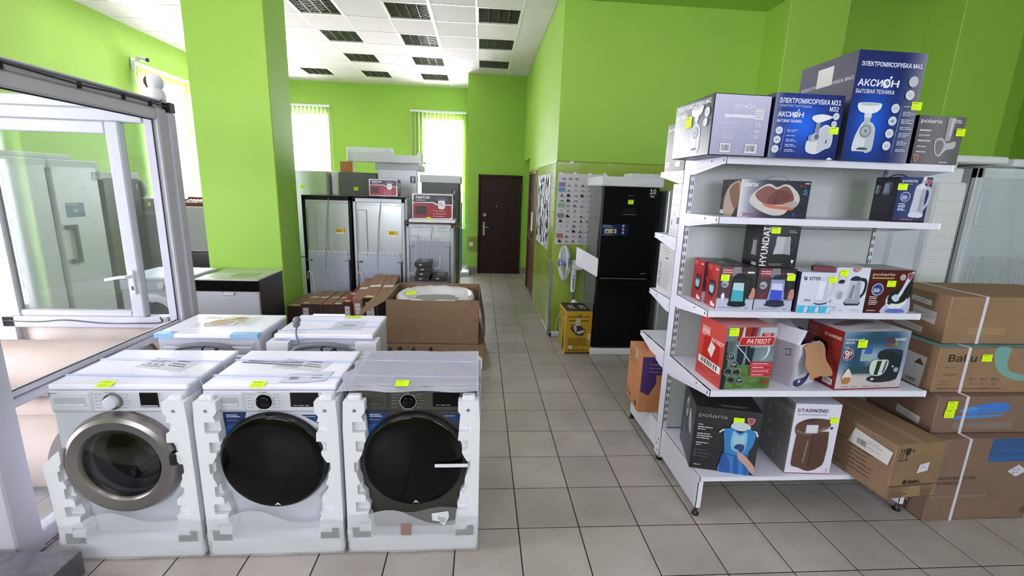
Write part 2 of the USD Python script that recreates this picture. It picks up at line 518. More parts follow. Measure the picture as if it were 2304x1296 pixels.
W_FAR = [(-4.45, -3.45, 0.85, 3.3), (-1.33, -0.42, 0.85, 3.3)]
W_LEFT = (7.9, 9.2, 0.85, 3.36)
wall('wall_far', 'y', 11.02, 0.26, -5.56, 0.0, 0, 4.3, W_FAR)
struct('wall_alcove', bx(-0.28, 1.3, 9.65, 11.0, 0, 4.3), GREEN)
wall('wall_left', 'x', -5.3, -0.26, -3.3, 11.3, 0, 4.3, [W_LEFT, (0.75, 2.45, 0.02, 2.7)])
wall('wall_back', 'y', -3.0, -0.26, -5.56, 6.9, 0, 4.3, [(-3.6, -1.2, 1.4, 3.4), (1.3, 3.9, 1.4, 3.4)])
wall('wall_right', 'x', 6.6, 0.2, -3.3, 6.0, 0, 4.3)
wc = wall('wall_corridor', 'x', 0.89, 0.25, 5.7055, 9.66, 0, 4.3, [(7.32, 8.33, -0.1, 2.06), (8.5, 9.7, -0.1, 2.36)])
struct('wall_recess', bx(1.0, 1.14, 8.45, 9.66, 0, 2.4), GREEN)
wr = wall('wall_front_right', 'y', 5.456, 0.25, 0.89, 6.9, 0, 4.3)
tag(struct('column', rb(-2.98, -2.19, 5.15, 5.68, 0, 4.25, 0.008), GREEN), 'broad green square column behind the steel dishwasher')
tag(struct('column_001', rb(3.2, 3.86, 5.03, 5.5, 0, 4.25, 0.008), GREEN), 'green column on the right wall above the boxed meat grinders')
tag(struct('column_002', rb(5.15, 5.9, 5.03, 5.5, 0, 4.25, 0.008), GREEN), 'green column at the right end of the wall')
struct('trim_1', bx(-2.98, 3.9, 5.06, 5.5, 3.845, 4.3), GREEN)   # the beam over the columns
struct('trim_2', bx(0.868, 0.902, 5.44, 5.475, 0, 0.93), mat('grey_corner_profile', '#8d9296', 0.35, 0.6))
BASE = mat('grey_base_tile', '#8b8279', 0.4)
struct('baseboard_far', [bx(-0.28, 0.0, 9.635, 9.66, 0, 0.135), bx(0.86, 1.0, 9.635, 9.66, 0, 0.135)], BASE)
struct('trim_3', [bx(0.884, 0.9, 5.45, 9.0, 2.128, 2.14), bx(0.884, 3.2, 5.446, 5.46, 2.128, 2.14)], mat('tile_edge', '#86953a', 0.4))

# glossy green wall tiles of the lower corridor wall and its front
WTILE = mat('green_wall_tile', '#96b048', 0.16, vary=0.05, vscale=6.0)
rows = [(0.004, 0.027)] + [(0.033 + 0.3 * k, 0.327 + 0.3 * k) for k in range(7)]
for z0, z1 in rows:
    for k in range(7):
        y0 = 5.46 + 0.265 * k
        put('wall_tile', rb(0.883, 0.895, y0 + 0.0015, min(y0 + 0.2635, 7.26), z0, z1, 0.0015), WTILE, wc)
    put('wall_tile', rb(0.883, 0.895, 8.37, 8.495, z0, z1, 0.0015), WTILE, wc)
    for k in range(7):
        put('wall_tile', rb(0.892 + 0.3 * k, 1.189 + 0.3 * k, 5.45, 5.465, z0, z1, 0.0015), WTILE, wr)

# suspended ceiling
PANEL = mat('ceiling_panel_board', '#d2cfca', 0.9, bump=(120.0, 0.1, 0.002))
TBAR = mat('ceiling_bar', '#e2e2e0', 0.4)
ceil = tag(UsdGeom.Xform.Define(stage, '/World/ceiling'), 'white suspended ceiling of square panels', None, kind='structure')
put('slab', bx(X_MIN - 0.3, X_MAX + 0.3, Y_MIN - 0.3, Y_MAX + 0.3, 4.16, 4.3), PANEL, ceil)
CX, CY, CW, CD = -0.09, 6.265, 0.59, 0.595
LIGHT_COLS, LIGHT_ROWS = {0: 'beside the right wall', -2: 'second from the right wall', -4: 'third from the right wall', -6: 'fourth from the right wall', -8: 'by the left wall'}, {0: 'nearest', 2: 'second', 4: 'third', 6: 'farthest'}
FRONT_ON = [(-8, -4), (-8, -8), (-4, -5), (-4, -9), (0, -5), (0, -9)]
ON = {(-6, 4), (-8, 0), (-8, 2), (-8, 4), (-6, 0), (-6, 2)}
bars, plain = [], []
for i in range(-9, 12):
    for j in range(-16, 9):
        x0, y0 = CX + CW * i, CY + CD * j
        if y0 > 11.0 or x0 + CW < -5.4 or y0 < -3.2 or (x0 > 0.85 and y0 > 5.0) or (i >= 0 and y0 > 9.3):
            continue
        if i in LIGHT_COLS and j in LIGHT_ROWS and not (i == 0 and j == 6):
            continue
        if (i, j) in FRONT_ON:
            continue
        x1 = min(x0 + CW, 0.889) if y0 > 5.0 else x0 + CW
        m = bx(x0 + 0.004, x1 - 0.004, y0 + 0.004, min(y0 + CD, 11.02) - 0.004, 4.0, 4.014)
        if j >= -1 and y0 < 11 and i <= 1:
            put('ceiling_panel', m, PANEL, ceil)
        else:
            plain.append(m)
put('ceiling_panels', plain, PANEL, ceil, kind='stuff')
bars = [bx(CX + CW * i - 0.011, CX + CW * i + 0.011, -3.0, 11.02, 3.996, 4.02) for i in range(-8, 2)] + [bx(CX + CW * i - 0.011, CX + CW * i + 0.011, -3.0, 5.1, 3.996, 4.02) for i in range(2, 12)]
bars += [bx(-5.3, 0.889 if CY + CD * j > 5.0 else 6.6, CY + CD * j - 0.011, CY + CD * j + 0.011, 3.9965, 4.02) for j in range(-15, 9)]
bars.append(bx(CX - 0.03, CX + 0.03 - 0.02, 5.5, 9.65, 3.99, 4.02) if False else bx(CX - 0.59 - 0.018, CX - 0.59 + 0.018, 5.5, 11.0, 3.994, 4.02))
put('ceiling_grid', bars, TBAR, ceil, kind='stuff')

# recessed ceiling lights with mirror louvres
ALU = mat('louvre_aluminium', '#8f9183', 0.22, 0.9)
TUBE_OFF = mat('unlit_tube', '#d5d8d2', 0.3)
GLOW = emit('lit_diffuser', '#fff2ff', 6.0)


def ceiling_light(label, x0, y0, on):
    t = thing('ceiling_light', label, 'ceiling light', (x0, y0, 4.0), 0, 'ceiling lights')
    w, d = CW, CD
    put('frame', [bx(0.008, 0.028, 0.008, d - 0.008, -0.006, 0.02), bx(w - 0.028, w - 0.008, 0.008, d - 0.008, -0.006, 0.02), bx(0.028, w - 0.028, 0.008, 0.028, -0.006, 0.02), bx(0.028, w - 0.028, d - 0.028, d - 0.008, -0.006, 0.02)], TBAR, t)
    put('housing', [bx(0.01, w - 0.01, 0.01, d - 0.01, 0.085, 0.095), bx(0.01, 0.02, 0.01, d - 0.01, 0, 0.09), bx(w - 0.02, w - 0.01, 0.01, d - 0.01, 0, 0.09), bx(0.01, w - 0.01, 0.01, 0.02, 0, 0.09), bx(0.01, w - 0.01, d - 0.02, d - 0.01, 0, 0.09)], ALU, t)
    if on:
        put('diffuser', bx(0.03, w - 0.03, 0.03, d - 0.03, 0.004, 0.012), GLOW, t)
        return t
    lane = (w - 0.056) / 4
    v = []
    for k in range(5):   # long reflectors, a V in section
        x = 0.028 + lane * k
        v.append(prism([(x - 0.014, 0.062), (x + 0.014, 0.062), (x + 0.002, 0.0), (x - 0.002, 0.0)], 0.02, d - 0.02, 'xz'))
    for k in range(10):
        y = 0.05 + k * (d - 0.1) / 9
        v.append(prism([(y - 0.004, 0.055), (y + 0.004, 0.055), (y + 0.001, 0.008), (y - 0.001, 0.008)], 0.03, w - 0.03, 'yz'))
    put('louvre', v, ALU, t)
    for k in range(4):
        put('tube', cyl((0.028 + lane * (k + 0.5), 0.03, 0.073), (0.028 + lane * (k + 0.5), d - 0.03, 0.073), 0.008, 10), TUBE_OFF, t)
    return t


first = {}
for i, cn in LIGHT_COLS.items():
    for j, rn in LIGHT_ROWS.items():
        if i == 0 and j == 6:
            continue
        on = (i, j) in ON
        text = f"{'glowing white' if on else 'unlit mirror louvre'} ceiling light, {rn} in the row {cn}"
        if on not in first:
            first[on] = ceiling_light(text, CX + CW * i, CY + CD * j, on)
        else:
            copy_of(first[on], text, (CX + CW * i, CY + CD * j, 4.0))

for k, (i, j) in enumerate(FRONT_ON):   # the lamps over the front half of the shop
    copy_of(first[True], f'glowing white ceiling light over the front of the shop, {["first", "second", "third", "fourth", "fifth", "sixth", "seventh", "eighth", "ninth"][k]} from the left', (CX + CW * i, CY + CD * j, 4.0))

# windows, blinds
PANE = glass_mat('window_pane', (0.97, 0.98, 0.98), 0.0, '#ffffff')
VANE = mat('blind_fabric', '#e6e6de', 0.8, transmission_weight=0.0)


def window(n, axis, at, a0, a1, z0, z1, mull=1, out=0.13):
    """A white PVC window set in the opening; axis = the wall's running axis; at = the inside face; out = depth, signed outwards."""
    w, k = a1 - a0, 0.06
    y0, y1 = at + out, at + out + math.copysign(0.06, out)
    g = sg.box(a0, z0, a1, z1)
    cols = [a0 + w * i / (mull + 1) for i in range(mull + 2)]
    for c0, c1 in zip(cols[:-1], cols[1:]):
        for h0, h1 in ((z0 + k, z1 - 0.75), (z1 - 0.66, z1 - k)):
            g = g.difference(sg.box(c0 + (k if c0 == a0 else 0.05), h0, c1 - (k if c1 == cols[-1] else 0.05), h1))
    parts = [prism(g, y0, y1)]
    ym = (y0 + y1) / 2
    pane = bx(a0 + k, a1 - k, ym - 0.004, ym + 0.004, z0 + k, z1 - k)
    sill = bx(a0 - 0.05, a1 + 0.05, at - math.copysign(0.12, out), at + out, z0 - 0.03, z0)
    fl = (lambda m: trimesh.Trimesh(m.vertices[:, [1, 0, 2]], m.faces[:, ::-1], process=False)) if axis == 'y' else (lambda m: m)
    wnd = tag(UsdGeom.Xform.Define(stage, f'/World/window_{n}'), None, None, kind='structure')
    put('window_frame', [fl(m) for m in parts], WHITE_PVC, wnd)
    put('pane', fl(pane), PANE, wnd)
    put('window_sill', fl(sill), WHITE_PVC, wnd)


window(1, 'x', 11.02, *W_FAR[0][:2], *W_FAR[0][2:])
window(2, 'x', 11.02, *W_FAR[1][:2], *W_FAR[1][2:], mull=0)
window(3, 'y', -5.3, *W_LEFT[:2], *W_LEFT[2:], out=-0.13)
window(4, 'x', -3.0, -3.6, -1.2, 1.4, 3.4, 2, -0.13)
window(5, 'x', -3.0, 1.3, 3.9, 1.4, 3.4, 2, -0.13)
window(6, 'y', -5.3, 0.75, 2.45, 0.02, 2.7, 1, -0.13)


def blind(label, axis, at, a0, a1, z0, z1, turn, step=0.085):
    """Vertical fabric blind: a head rail and its vanes."""
    t = thing('vertical_blind', label, 'blind', (a0, at, z1) if axis == 'x' else (at, a0, z1), 0 if axis == 'x' else 90, 'vertical blinds')
    w = a1 - a0
    put('head_rail', rb(-0.02, w + 0.02, -0.025, 0.02, -0.02, 0.025, 0.006), WHITE_PVC, t)
    n = int(w / step)
    for k in range(n + 1):
        v = moved(bx(-0.044, 0.044, -0.0006, 0.0006, z0 - z1, -0.03), (w * k / n, 0, 0), rz=turn)
        put('vane', v, VANE, t)
    return t


blind('white vertical blind with open vanes on the far window beside the green column', 'x', 10.95, -4.62, -3.4, 0.95, 3.47, 84)
blind('white vertical blind with open vanes on the far window left of the brown door', 'x', 10.95, -1.6, -0.36, 0.95, 3.45, 86)
blind('white vertical blind on the window of the left wall behind the column', 'y', -5.22, 7.72, 9.35, 0.95, 3.46, 30, 0.08)

# doors
DOOR = mat('dark_brown_door', '#26090b', 0.45, vary=0.15, vscale=12.0, specular_ior_level=0.3)
CHROME = mat('brushed_steel_fitting', '#b9b6ae', 0.28, 0.9)
d1 = tag(UsdGeom.Xform.Define(stage, '/World/door_1'), 'dark brown steel door with a chrome handle in the far wall', None, kind='structure')
put('door_frame', [rb(-0.045, 0.0, 9.60, 9.66, 0, 2.07, 0.008), rb(0.815, 0.86, 9.60, 9.66, 0, 2.07, 0.008), rb(-0.045, 0.86, 9.60, 9.66, 2.02, 2.07, 0.008)], DOOR, d1)
leaf = rb(0.0, 0.815, 9.612, 9.66, 0.005, 2.02, 0.004)
put('door_leaf', [leaf] + [prism(sg.box(0.15, a, 0.64, b).difference(sg.box(0.165, a + 0.015, 0.625, b - 0.015)), 9.604, 9.614) for a, b in ((0.17, 1.75),)] + [prism(sg.box(0.2, 0.24, 0.59, 1.68).difference(sg.box(0.208, 0.248, 0.582, 1.672)), 9.607, 9.614)], DOOR, d1)
put('door_handle', [rb(0.062, 0.1, 9.60, 9.612, 0.82, 1.1, 0.004), curve([(0.083, 9.6, 0.995), (0.083, 9.555, 0.995), (0.1, 9.548, 0.998), (0.17, 9.548, 0.99), (0.185, 9.548, 0.983)], 0.009)], CHROME, d1)
put('lock_rosette', lathe([(0, 0.012), (0.012, 0.014), (0.016, 0.006), (0.034, 0.012), (0.036, 0.0)], 24, 'y', (0.09, 9.612, 1.25)), CHROME, d1, 30)
put('peephole', lathe([(0, 0.008), (0.012, 0.006), (0.014, 0)], 16, 'y', (0.34, 9.612, 1.43)), CHROME, d1, 30)
d2 = tag(UsdGeom.Xform.Define(stage, '/World/door_2'), 'narrow view of a reddish brown door with a paper notice in the corridor wall', None, kind='structure')
DOOR2 = mat('reddish_brown_door', '#43100f', 0.4, vary=0.15, vscale=10.0)
put('door_frame', [rb(0.879, 0.96, 7.27, 7.34, 0, 2.1, 0.006), rb(0.872, 0.96, 8.31, 8.38, 0, 2.1, 0.006), rb(0.872, 0.96, 7.27, 8.38, 2.04, 2.1, 0.006)], DOOR2, d2)
put('door_leaf', [rb(0.9, 0.94, 7.34, 8.31, 0.005, 2.04, 0.004)] + [rb(0.893, 0.905, 7.48, 8.16, a, b, 0.008) for a, b in ((0.2, 0.95), (1.1, 1.9))], DOOR2, d2)
put('door_handle', [rb(0.89, 0.9, 8.2, 8.24, 0.9, 1.12, 0.003), cyl((0.9, 8.22, 1.0), (0.855, 8.22, 1.0), 0.009), cyl((0.86, 8.22, 1.0), (0.86, 8.1, 1.0), 0.009)], CHROME, d2)
put('paper_notice', bx(0.8885, 0.8925, 7.72, 7.93, 1.1, 1.42), paint('#cfcac4', 0.7), d2)
put('peephole', lathe([(0, 0.008), (0.012, 0.006), (0.014, 0)], 16, 'x', (0.894, 7.82, 1.58)), CHROME, d2, 30)

# socket beside the far door, tile patch behind it
t = thing('wall_socket', 'white wall socket on an olive tile left of the brown door', 'socket', (-0.2, 9.65, 0.62))
put('tile_backing', rb(-0.07, 0.15, -0.012, 0.0, -0.16, 0.16, 0.002), mat('olive_tile', '#7f9432', 0.3), t)
put('plate', rb(-0.02, 0.06, -0.024, -0.01, -0.04, 0.04, 0.004), WHITE_PVC, t)
put('socket_face', lathe([(0, 0.004), (0.018, 0.004), (0.021, 0.011), (0.025, 0.011), (0.027, 0)], 20, 'y', (0.02, -0.024, 0.0)), WHITE_PVC, t, 30)

# ---------------------------------------------------------------- glazed entrance lobby on the left
GLASS = glass_mat('lobby_glass', (0.93, 0.96, 0.95), 0.025, '#e8ece8')
CABLE = mat('black_cable', '#1a1a1c', 0.5)
SEAL = mat('black_seal', '#2c2c2e', 0.6)
PVC_GREY = mat('white_pvc_profile', '#b9b7c2', 0.35)
PANEL_BEIGE = mat('beige_lobby_panel', '#c9b9ad', 0.5)


def frame_profile(x0, x1, y0, y1, z0, z1):
    return rb(x0, x1, y0, y1, z0, z1, 0.008)


t = thing('glazed_partition', 'white plastic framed glass side wall of the entrance lobby, left of the washing machines', 'glass partition', (-2.15, 2.0, 0))
put('near_post', [frame_profile(-0.06, 0.05, -0.08, 0.05, 0, 2.3), frame_profile(-0.1, -0.05, -0.05, 0.02, 0, 2.3)], PVC_GREY, t)
put('corner_post', [frame_profile(-0.06, 0.04, 1.27, 1.36, 0, 2.24), frame_profile(-0.045, 0.055, 1.355, 1.43, 0, 2.22)], PVC_GREY, t)
put('top_rail', [frame_profile(-0.05, 0.035, -0.1, 1.36, 2.165, 2.235), frame_profile(-0.04, 0.02, -0.1, 1.36, 2.235, 2.28), rb(-0.06, 0.045, -0.1, 1.33, 2.28, 2.292, 0.003)], PVC_GREY, t)
put('bottom_rail', [frame_profile(-0.04, 0.035, 0.04, 1.28, 0.735, 0.775), frame_profile(-0.03, 0.02, 0.04, 1.28, 0.775, 0.805)], PVC_GREY, t)
put('glass_pane', bx(-0.012, 0.0, 0.05, 1.28, 0.8, 2.17), GLASS, t)
put('lower_pane', bx(-0.012, 0.0, 0.05, 1.28, 0.08, 0.74), GLASS, t)
put('kick_rail', frame_profile(-0.04, 0.035, 0.04, 1.28, 0, 0.085), PVC_GREY, t)
put('glazing_seal', [bx(0.0, 0.004, 1.262, 1.27, 0.8, 2.17), bx(0.0, 0.004, 0.05, 1.27, 0.803, 0.809), bx(0, 0.004, 0.05, 1.27, 2.158, 2.166)], SEAL, t)
cb = put('cable', curve([(0.05, -0.1, 2.262), (0.05, 0.15, 2.268), (0.052, 0.4, 2.262), (0.052, 0.7, 2.255), (0.05, 1.0, 2.262), (0.05, 1.3, 2.256), (0.05, 1.42, 2.25)], 0.0055, 6), CABLE, t)
for y in (0.28, 0.68, 0.98, 1.2):
    put('cable_clip', [bx(0.036, 0.058, y, y + 0.006, 2.236, 2.268)], CABLE, cb)
put('end_cap', rb(0.0, 0.057, 1.372, 1.43, 2.222, 2.288, 0.004), mat('dark_cap', '#241d2a', 0.5), t)

t = thing('glazed_partition', 'white plastic framed glass end wall of the entrance lobby with a glazed door leaf', 'glass partition', (-2.2, 3.3, 0))
put('top_rail', [frame_profile(-3.05, -0.02, -0.03, 0.05, 2.14, 2.22), frame_profile(-3.05, -0.02, -0.02, 0.04, 2.22, 2.29)], PVC_GREY, t)
put('bottom_rail', frame_profile(-3.05, -0.02, -0.04, 0.05, 0.735, 0.82), PVC_GREY, t)
put('left_post', frame_profile(-1.12, -1.03, -0.04, 0.05, 0, 2.2), PVC_GREY, t)
put('end_post', frame_profile(-3.1, -3.0, -0.04, 0.05, 0, 2.29), PVC_GREY, t)
put('glass_pane', bx(-3.02, -1.1, 0.0, 0.012, 0.8, 2.15), GLASS, t)
put('glass_pane', bx(-0.25, -0.03, 0.0, 0.012, 0.8, 2.15), GLASS, t)
put('lower_panel', bx(-3.02, -0.03, 0.0, 0.03, 0.06, 0.74), PANEL_BEIGE, t)
put('kick_rail', frame_profile(-3.05, -0.02, -0.03, 0.05, 0, 0.07), PVC_GREY, t)
s = put('door_leaf', [frame_profile(-0.98, -0.245, -0.043, 0.018, 2.062, 2.138), frame_profile(-0.98, -0.245, -0.043, 0.018, 0.822, 0.865), frame_profile(-1.05, -0.98, -0.045, 0.02, 0.82, 2.14), frame_profile(-0.245, -0.16, -0.045, 0.02, 0.82, 2.14)], PVC_GREY, t)
put('leaf_glass', bx(-0.98, -0.24, -0.02, -0.008, 0.86, 2.07), GLASS, s)
put('handle', [rb(-0.22, -0.19, -0.058, -0.044, 0.99, 1.16, 0.005), curve([(-0.205, -0.05, 1.12), (-0.205, -0.1, 1.12), (-0.24, -0.105, 1.12), (-0.34, -0.105, 1.1)], 0.011)], WHITE_PVC, s)
put('keyhole', bx(-0.212, -0.198, -0.0605, -0.058, 1.02, 1.05), SEAL, s)
put('cable', curve([(-1.3, -0.03, 0.79), (-0.9, -0.042, 0.78), (-0.7, -0.045, 0.795), (-0.45, -0.045, 0.775), (-0.2, -0.045, 0.777), (-0.06, -0.045, 0.785), (-0.06, -0.045, 0.825)], 0.0045, 6), CABLE, t)

ROLL = mat('beige_flooring_back', '#b7a398', 0.7, vary=0.08)
for n, (y, z, r, text) in enumerate(((3.02, 0.535, 0.185, 'beige roll of floor covering behind the lobby glass, upper one'), (2.98, 0.175, 0.172, 'beige roll of floor covering behind the lobby glass, lying on the floor under another'))):
    t = thing('flooring_roll', text, 'roll', (-3.25, y, z), 0, 'rolls of floor covering')
    spiral = [(r * (1 - 0.0035 * a) * math.cos(a), r * (1 - 0.0035 * a) * math.sin(a)) for a in np.linspace(0, 9 * math.pi, 140)]
    put('roll_body', [cyl((0, 0, 0), (0.98, 0, 0), r, 40)], ROLL, t, 40)
    put('rolled_end', tube([(0.985, a, b) for a, b in spiral], 0.004, 4), mat('flooring_face', '#8a6f5a', 0.6), t)
t = thing('flooring_roll', 'beige roll of floor covering leaning behind the other rolls in the lobby', 'roll', (-3.25, 2.58, 0.2), 0, 'rolls of floor covering')
put('roll_body', cyl((0, 0, 0), (0.9, 0, 0), 0.2, 40), ROLL, t, 40)

# dark stone step in the near left corner
STONE = mat('grey_granite', '#53535a', 0.3, vary=0.25, vscale=30.0)
t = thing('stone_step', 'dark grey polished stone step in the near left corner of the floor', 'step', (0, 0, 0))
put('slab', rb(-3.6, -1.79, 1.28, 1.885, 0.0, 0.12, 0.004), STONE, t)

# cameras above the lobby
t = thing('security_camera', 'white dome headed security camera standing on the corner post of the lobby', 'camera', (-2.145, 3.335, 2.24))
put('base', lathe([(0, 0), (0.052, 0), (0.055, 0.01), (0.053, 0.03), (0.045, 0.055), (0.03, 0.075), (0, 0.078)], 32, at=(0, 0, 0.055)), WHITE_PVC, t, 50)
put('stand', rb(-0.04, 0.04, -0.04, 0.04, 0.04, 0.056, 0.004), WHITE_PVC, t)
h = trimesh.creation.icosphere(3, 0.052); h.apply_scale((1, 1, 0.98)); h.apply_translation((0, 0, 0.162))
put('head', h, WHITE_PVC, t, True)
put('lens_face', lathe([(0, 0.054), (0.016, 0.054), (0.02, 0.05), (0.033, 0.045), (0.036, 0.036)], 28, 'y', (0, 0, 0)), mat('brown_lens_face', '#3a2a20', 0.15), t, 40, loc=(-0.004, 0, 0.16), rotz=-62)
t = thing('surveillance_camera', 'small white bullet camera on the left wall above the window blind', 'camera', (-5.29, 7.78, 3.5))
put('bracket', [rb(0, 0.02, -0.04, 0.04, -0.14, 0.05, 0.004), curve([(0.02, 0, 0.0), (0.06, 0, 0.01), (0.09, 0.02, 0.03)], 0.012)], WHITE_PVC, t)
put('camera_body', cyl((0.08, 0.02, 0.05), (0.24, -0.03, 0.02), 0.035, 20), WHITE_PVC, t, 40)
put('lens', cyl((0.24, -0.03, 0.02), (0.246, -0.032, 0.019), 0.03, 20), SEAL, t)
put('cable', curve([(0.0, 0.0, -0.1), (0.03, 0.03, -0.18), (0.01, -0.02, -0.25), (0.02, 0.0, -0.33)], 0.006, 6), WHITE_PVC, t)

# ---------------------------------------------------------------- washing machines
FOAM = mat('white_polystyrene', '#d9dbe0', 0.85, bump=(420.0, 0.35, 0.002))
ENAMEL = mat('washer_white', '#c3c5d0', 0.28)
ENAMEL_TOP = mat('washer_lid_white', '#e9e9f8', 0.36)
GREYBODY = mat('washer_dark_grey', '#46443f', 0.38, 0.35)
BLACKGL = mat('black_glass', '#040405', 0.05, specular_ior_level=0.22)
STEEL = mat('satin_steel', '#8f8a88', 0.3, 0.85)
CHROME2 = mat('chrome', '#d8d8da', 0.1, 1.0)
FILM = glass_mat('packing_film', (0.97, 0.97, 0.975), 0.38, '#dcdde2', 0.2, 1.4, (7.0, 0.4, 0.01))
FILM_CLEAR = glass_mat('clear_film', (0.97, 0.975, 0.98), 0.12, '#eceef2', 0.14, 1.4, (5.0, 0.25, 0.01))
BLUETAPE = mat('blue_tape', '#8fb8dc', 0.35)
STRAP = mat('pale_blue_strap', '#b7cbee', 0.4)
PAPER = mat('white_paper', '#d8d9e0', 0.7)
BLACKPLASTIC = mat('black_plastic', '#141416', 0.35)
GREYPLASTIC = mat('grey_plastic', '#6c6f76', 0.4)


def foam_post(side, top, bottom=0.09, broken=None):
    """A polystyrene corner post of a washing machine with its scalloped inner edge, pockets and studs; side = -1 left, 1 right."""
    o = 0.318
    edge = [(0.215, top), (0.215, top - 0.05), (0.232, top - 0.075), (0.222, top - 0.1), (0.215, top - 0.2), (0.232, top - 0.235), (0.236, top - 0.27), (0.252, top - 0.3), (0.262, 0.50), (0.262, 0.43), (0.25, 0.40),
            (0.246, 0.345), (0.226, 0.32), (0.222, 0.27), (0.212, 0.25), (0.218, 0.205), (0.206, 0.19), (0.212, 0.15), (0.205, bottom)]
    if broken:
        edge = [(0.285, broken), (0.25, broken + 0.03)] + [e for e in edge if e[1] < broken - 0.03]
        outer = [(o, bottom), (o + 0.006, 0.3), (o + 0.014, broken - 0.05)]
    else:
        outer = [(o, bottom), (o, top - 0.12), (o - 0.006, top)]
    poly = [(side * x, z) for x, z in outer + edge]
    body = prism(sg.Polygon(poly).buffer(0), 0.0, 0.13)
    b = man(body)
    cut = []
    zs = [0.125, 0.235, 0.33, 0.45, 0.56, 0.66] if not broken else [0.125, 0.235, 0.33, 0.42]
    for k, z in enumerate(zs):
        x0 = 0.2 + (0.012 if k % 2 else 0.0)
        c = rb(side * x0, side * (x0 + 0.062), -0.01, 0.03, z, z + 0.055, 0.004)
        cut.append(man(c))
    hole = man(cyl((side * 0.262, -0.02, top - 0.045), (side * 0.262, 0.05, top - 0.045), 0.009, 14))
    for c in cut + [hole]:
        b = b - c
    # the machine's own corner
    b = b - man(bx(side * 0.0, side * 0.302, 0.06, 0.2, 0.0, 1.0))
    m = unman(b)
    parts = [m]
    if not broken:
        parts.append(rb(side * 0.235, side * 0.295, 0.015, 0.075, top - 0.004, top + 0.022, 0.006))
    return parts


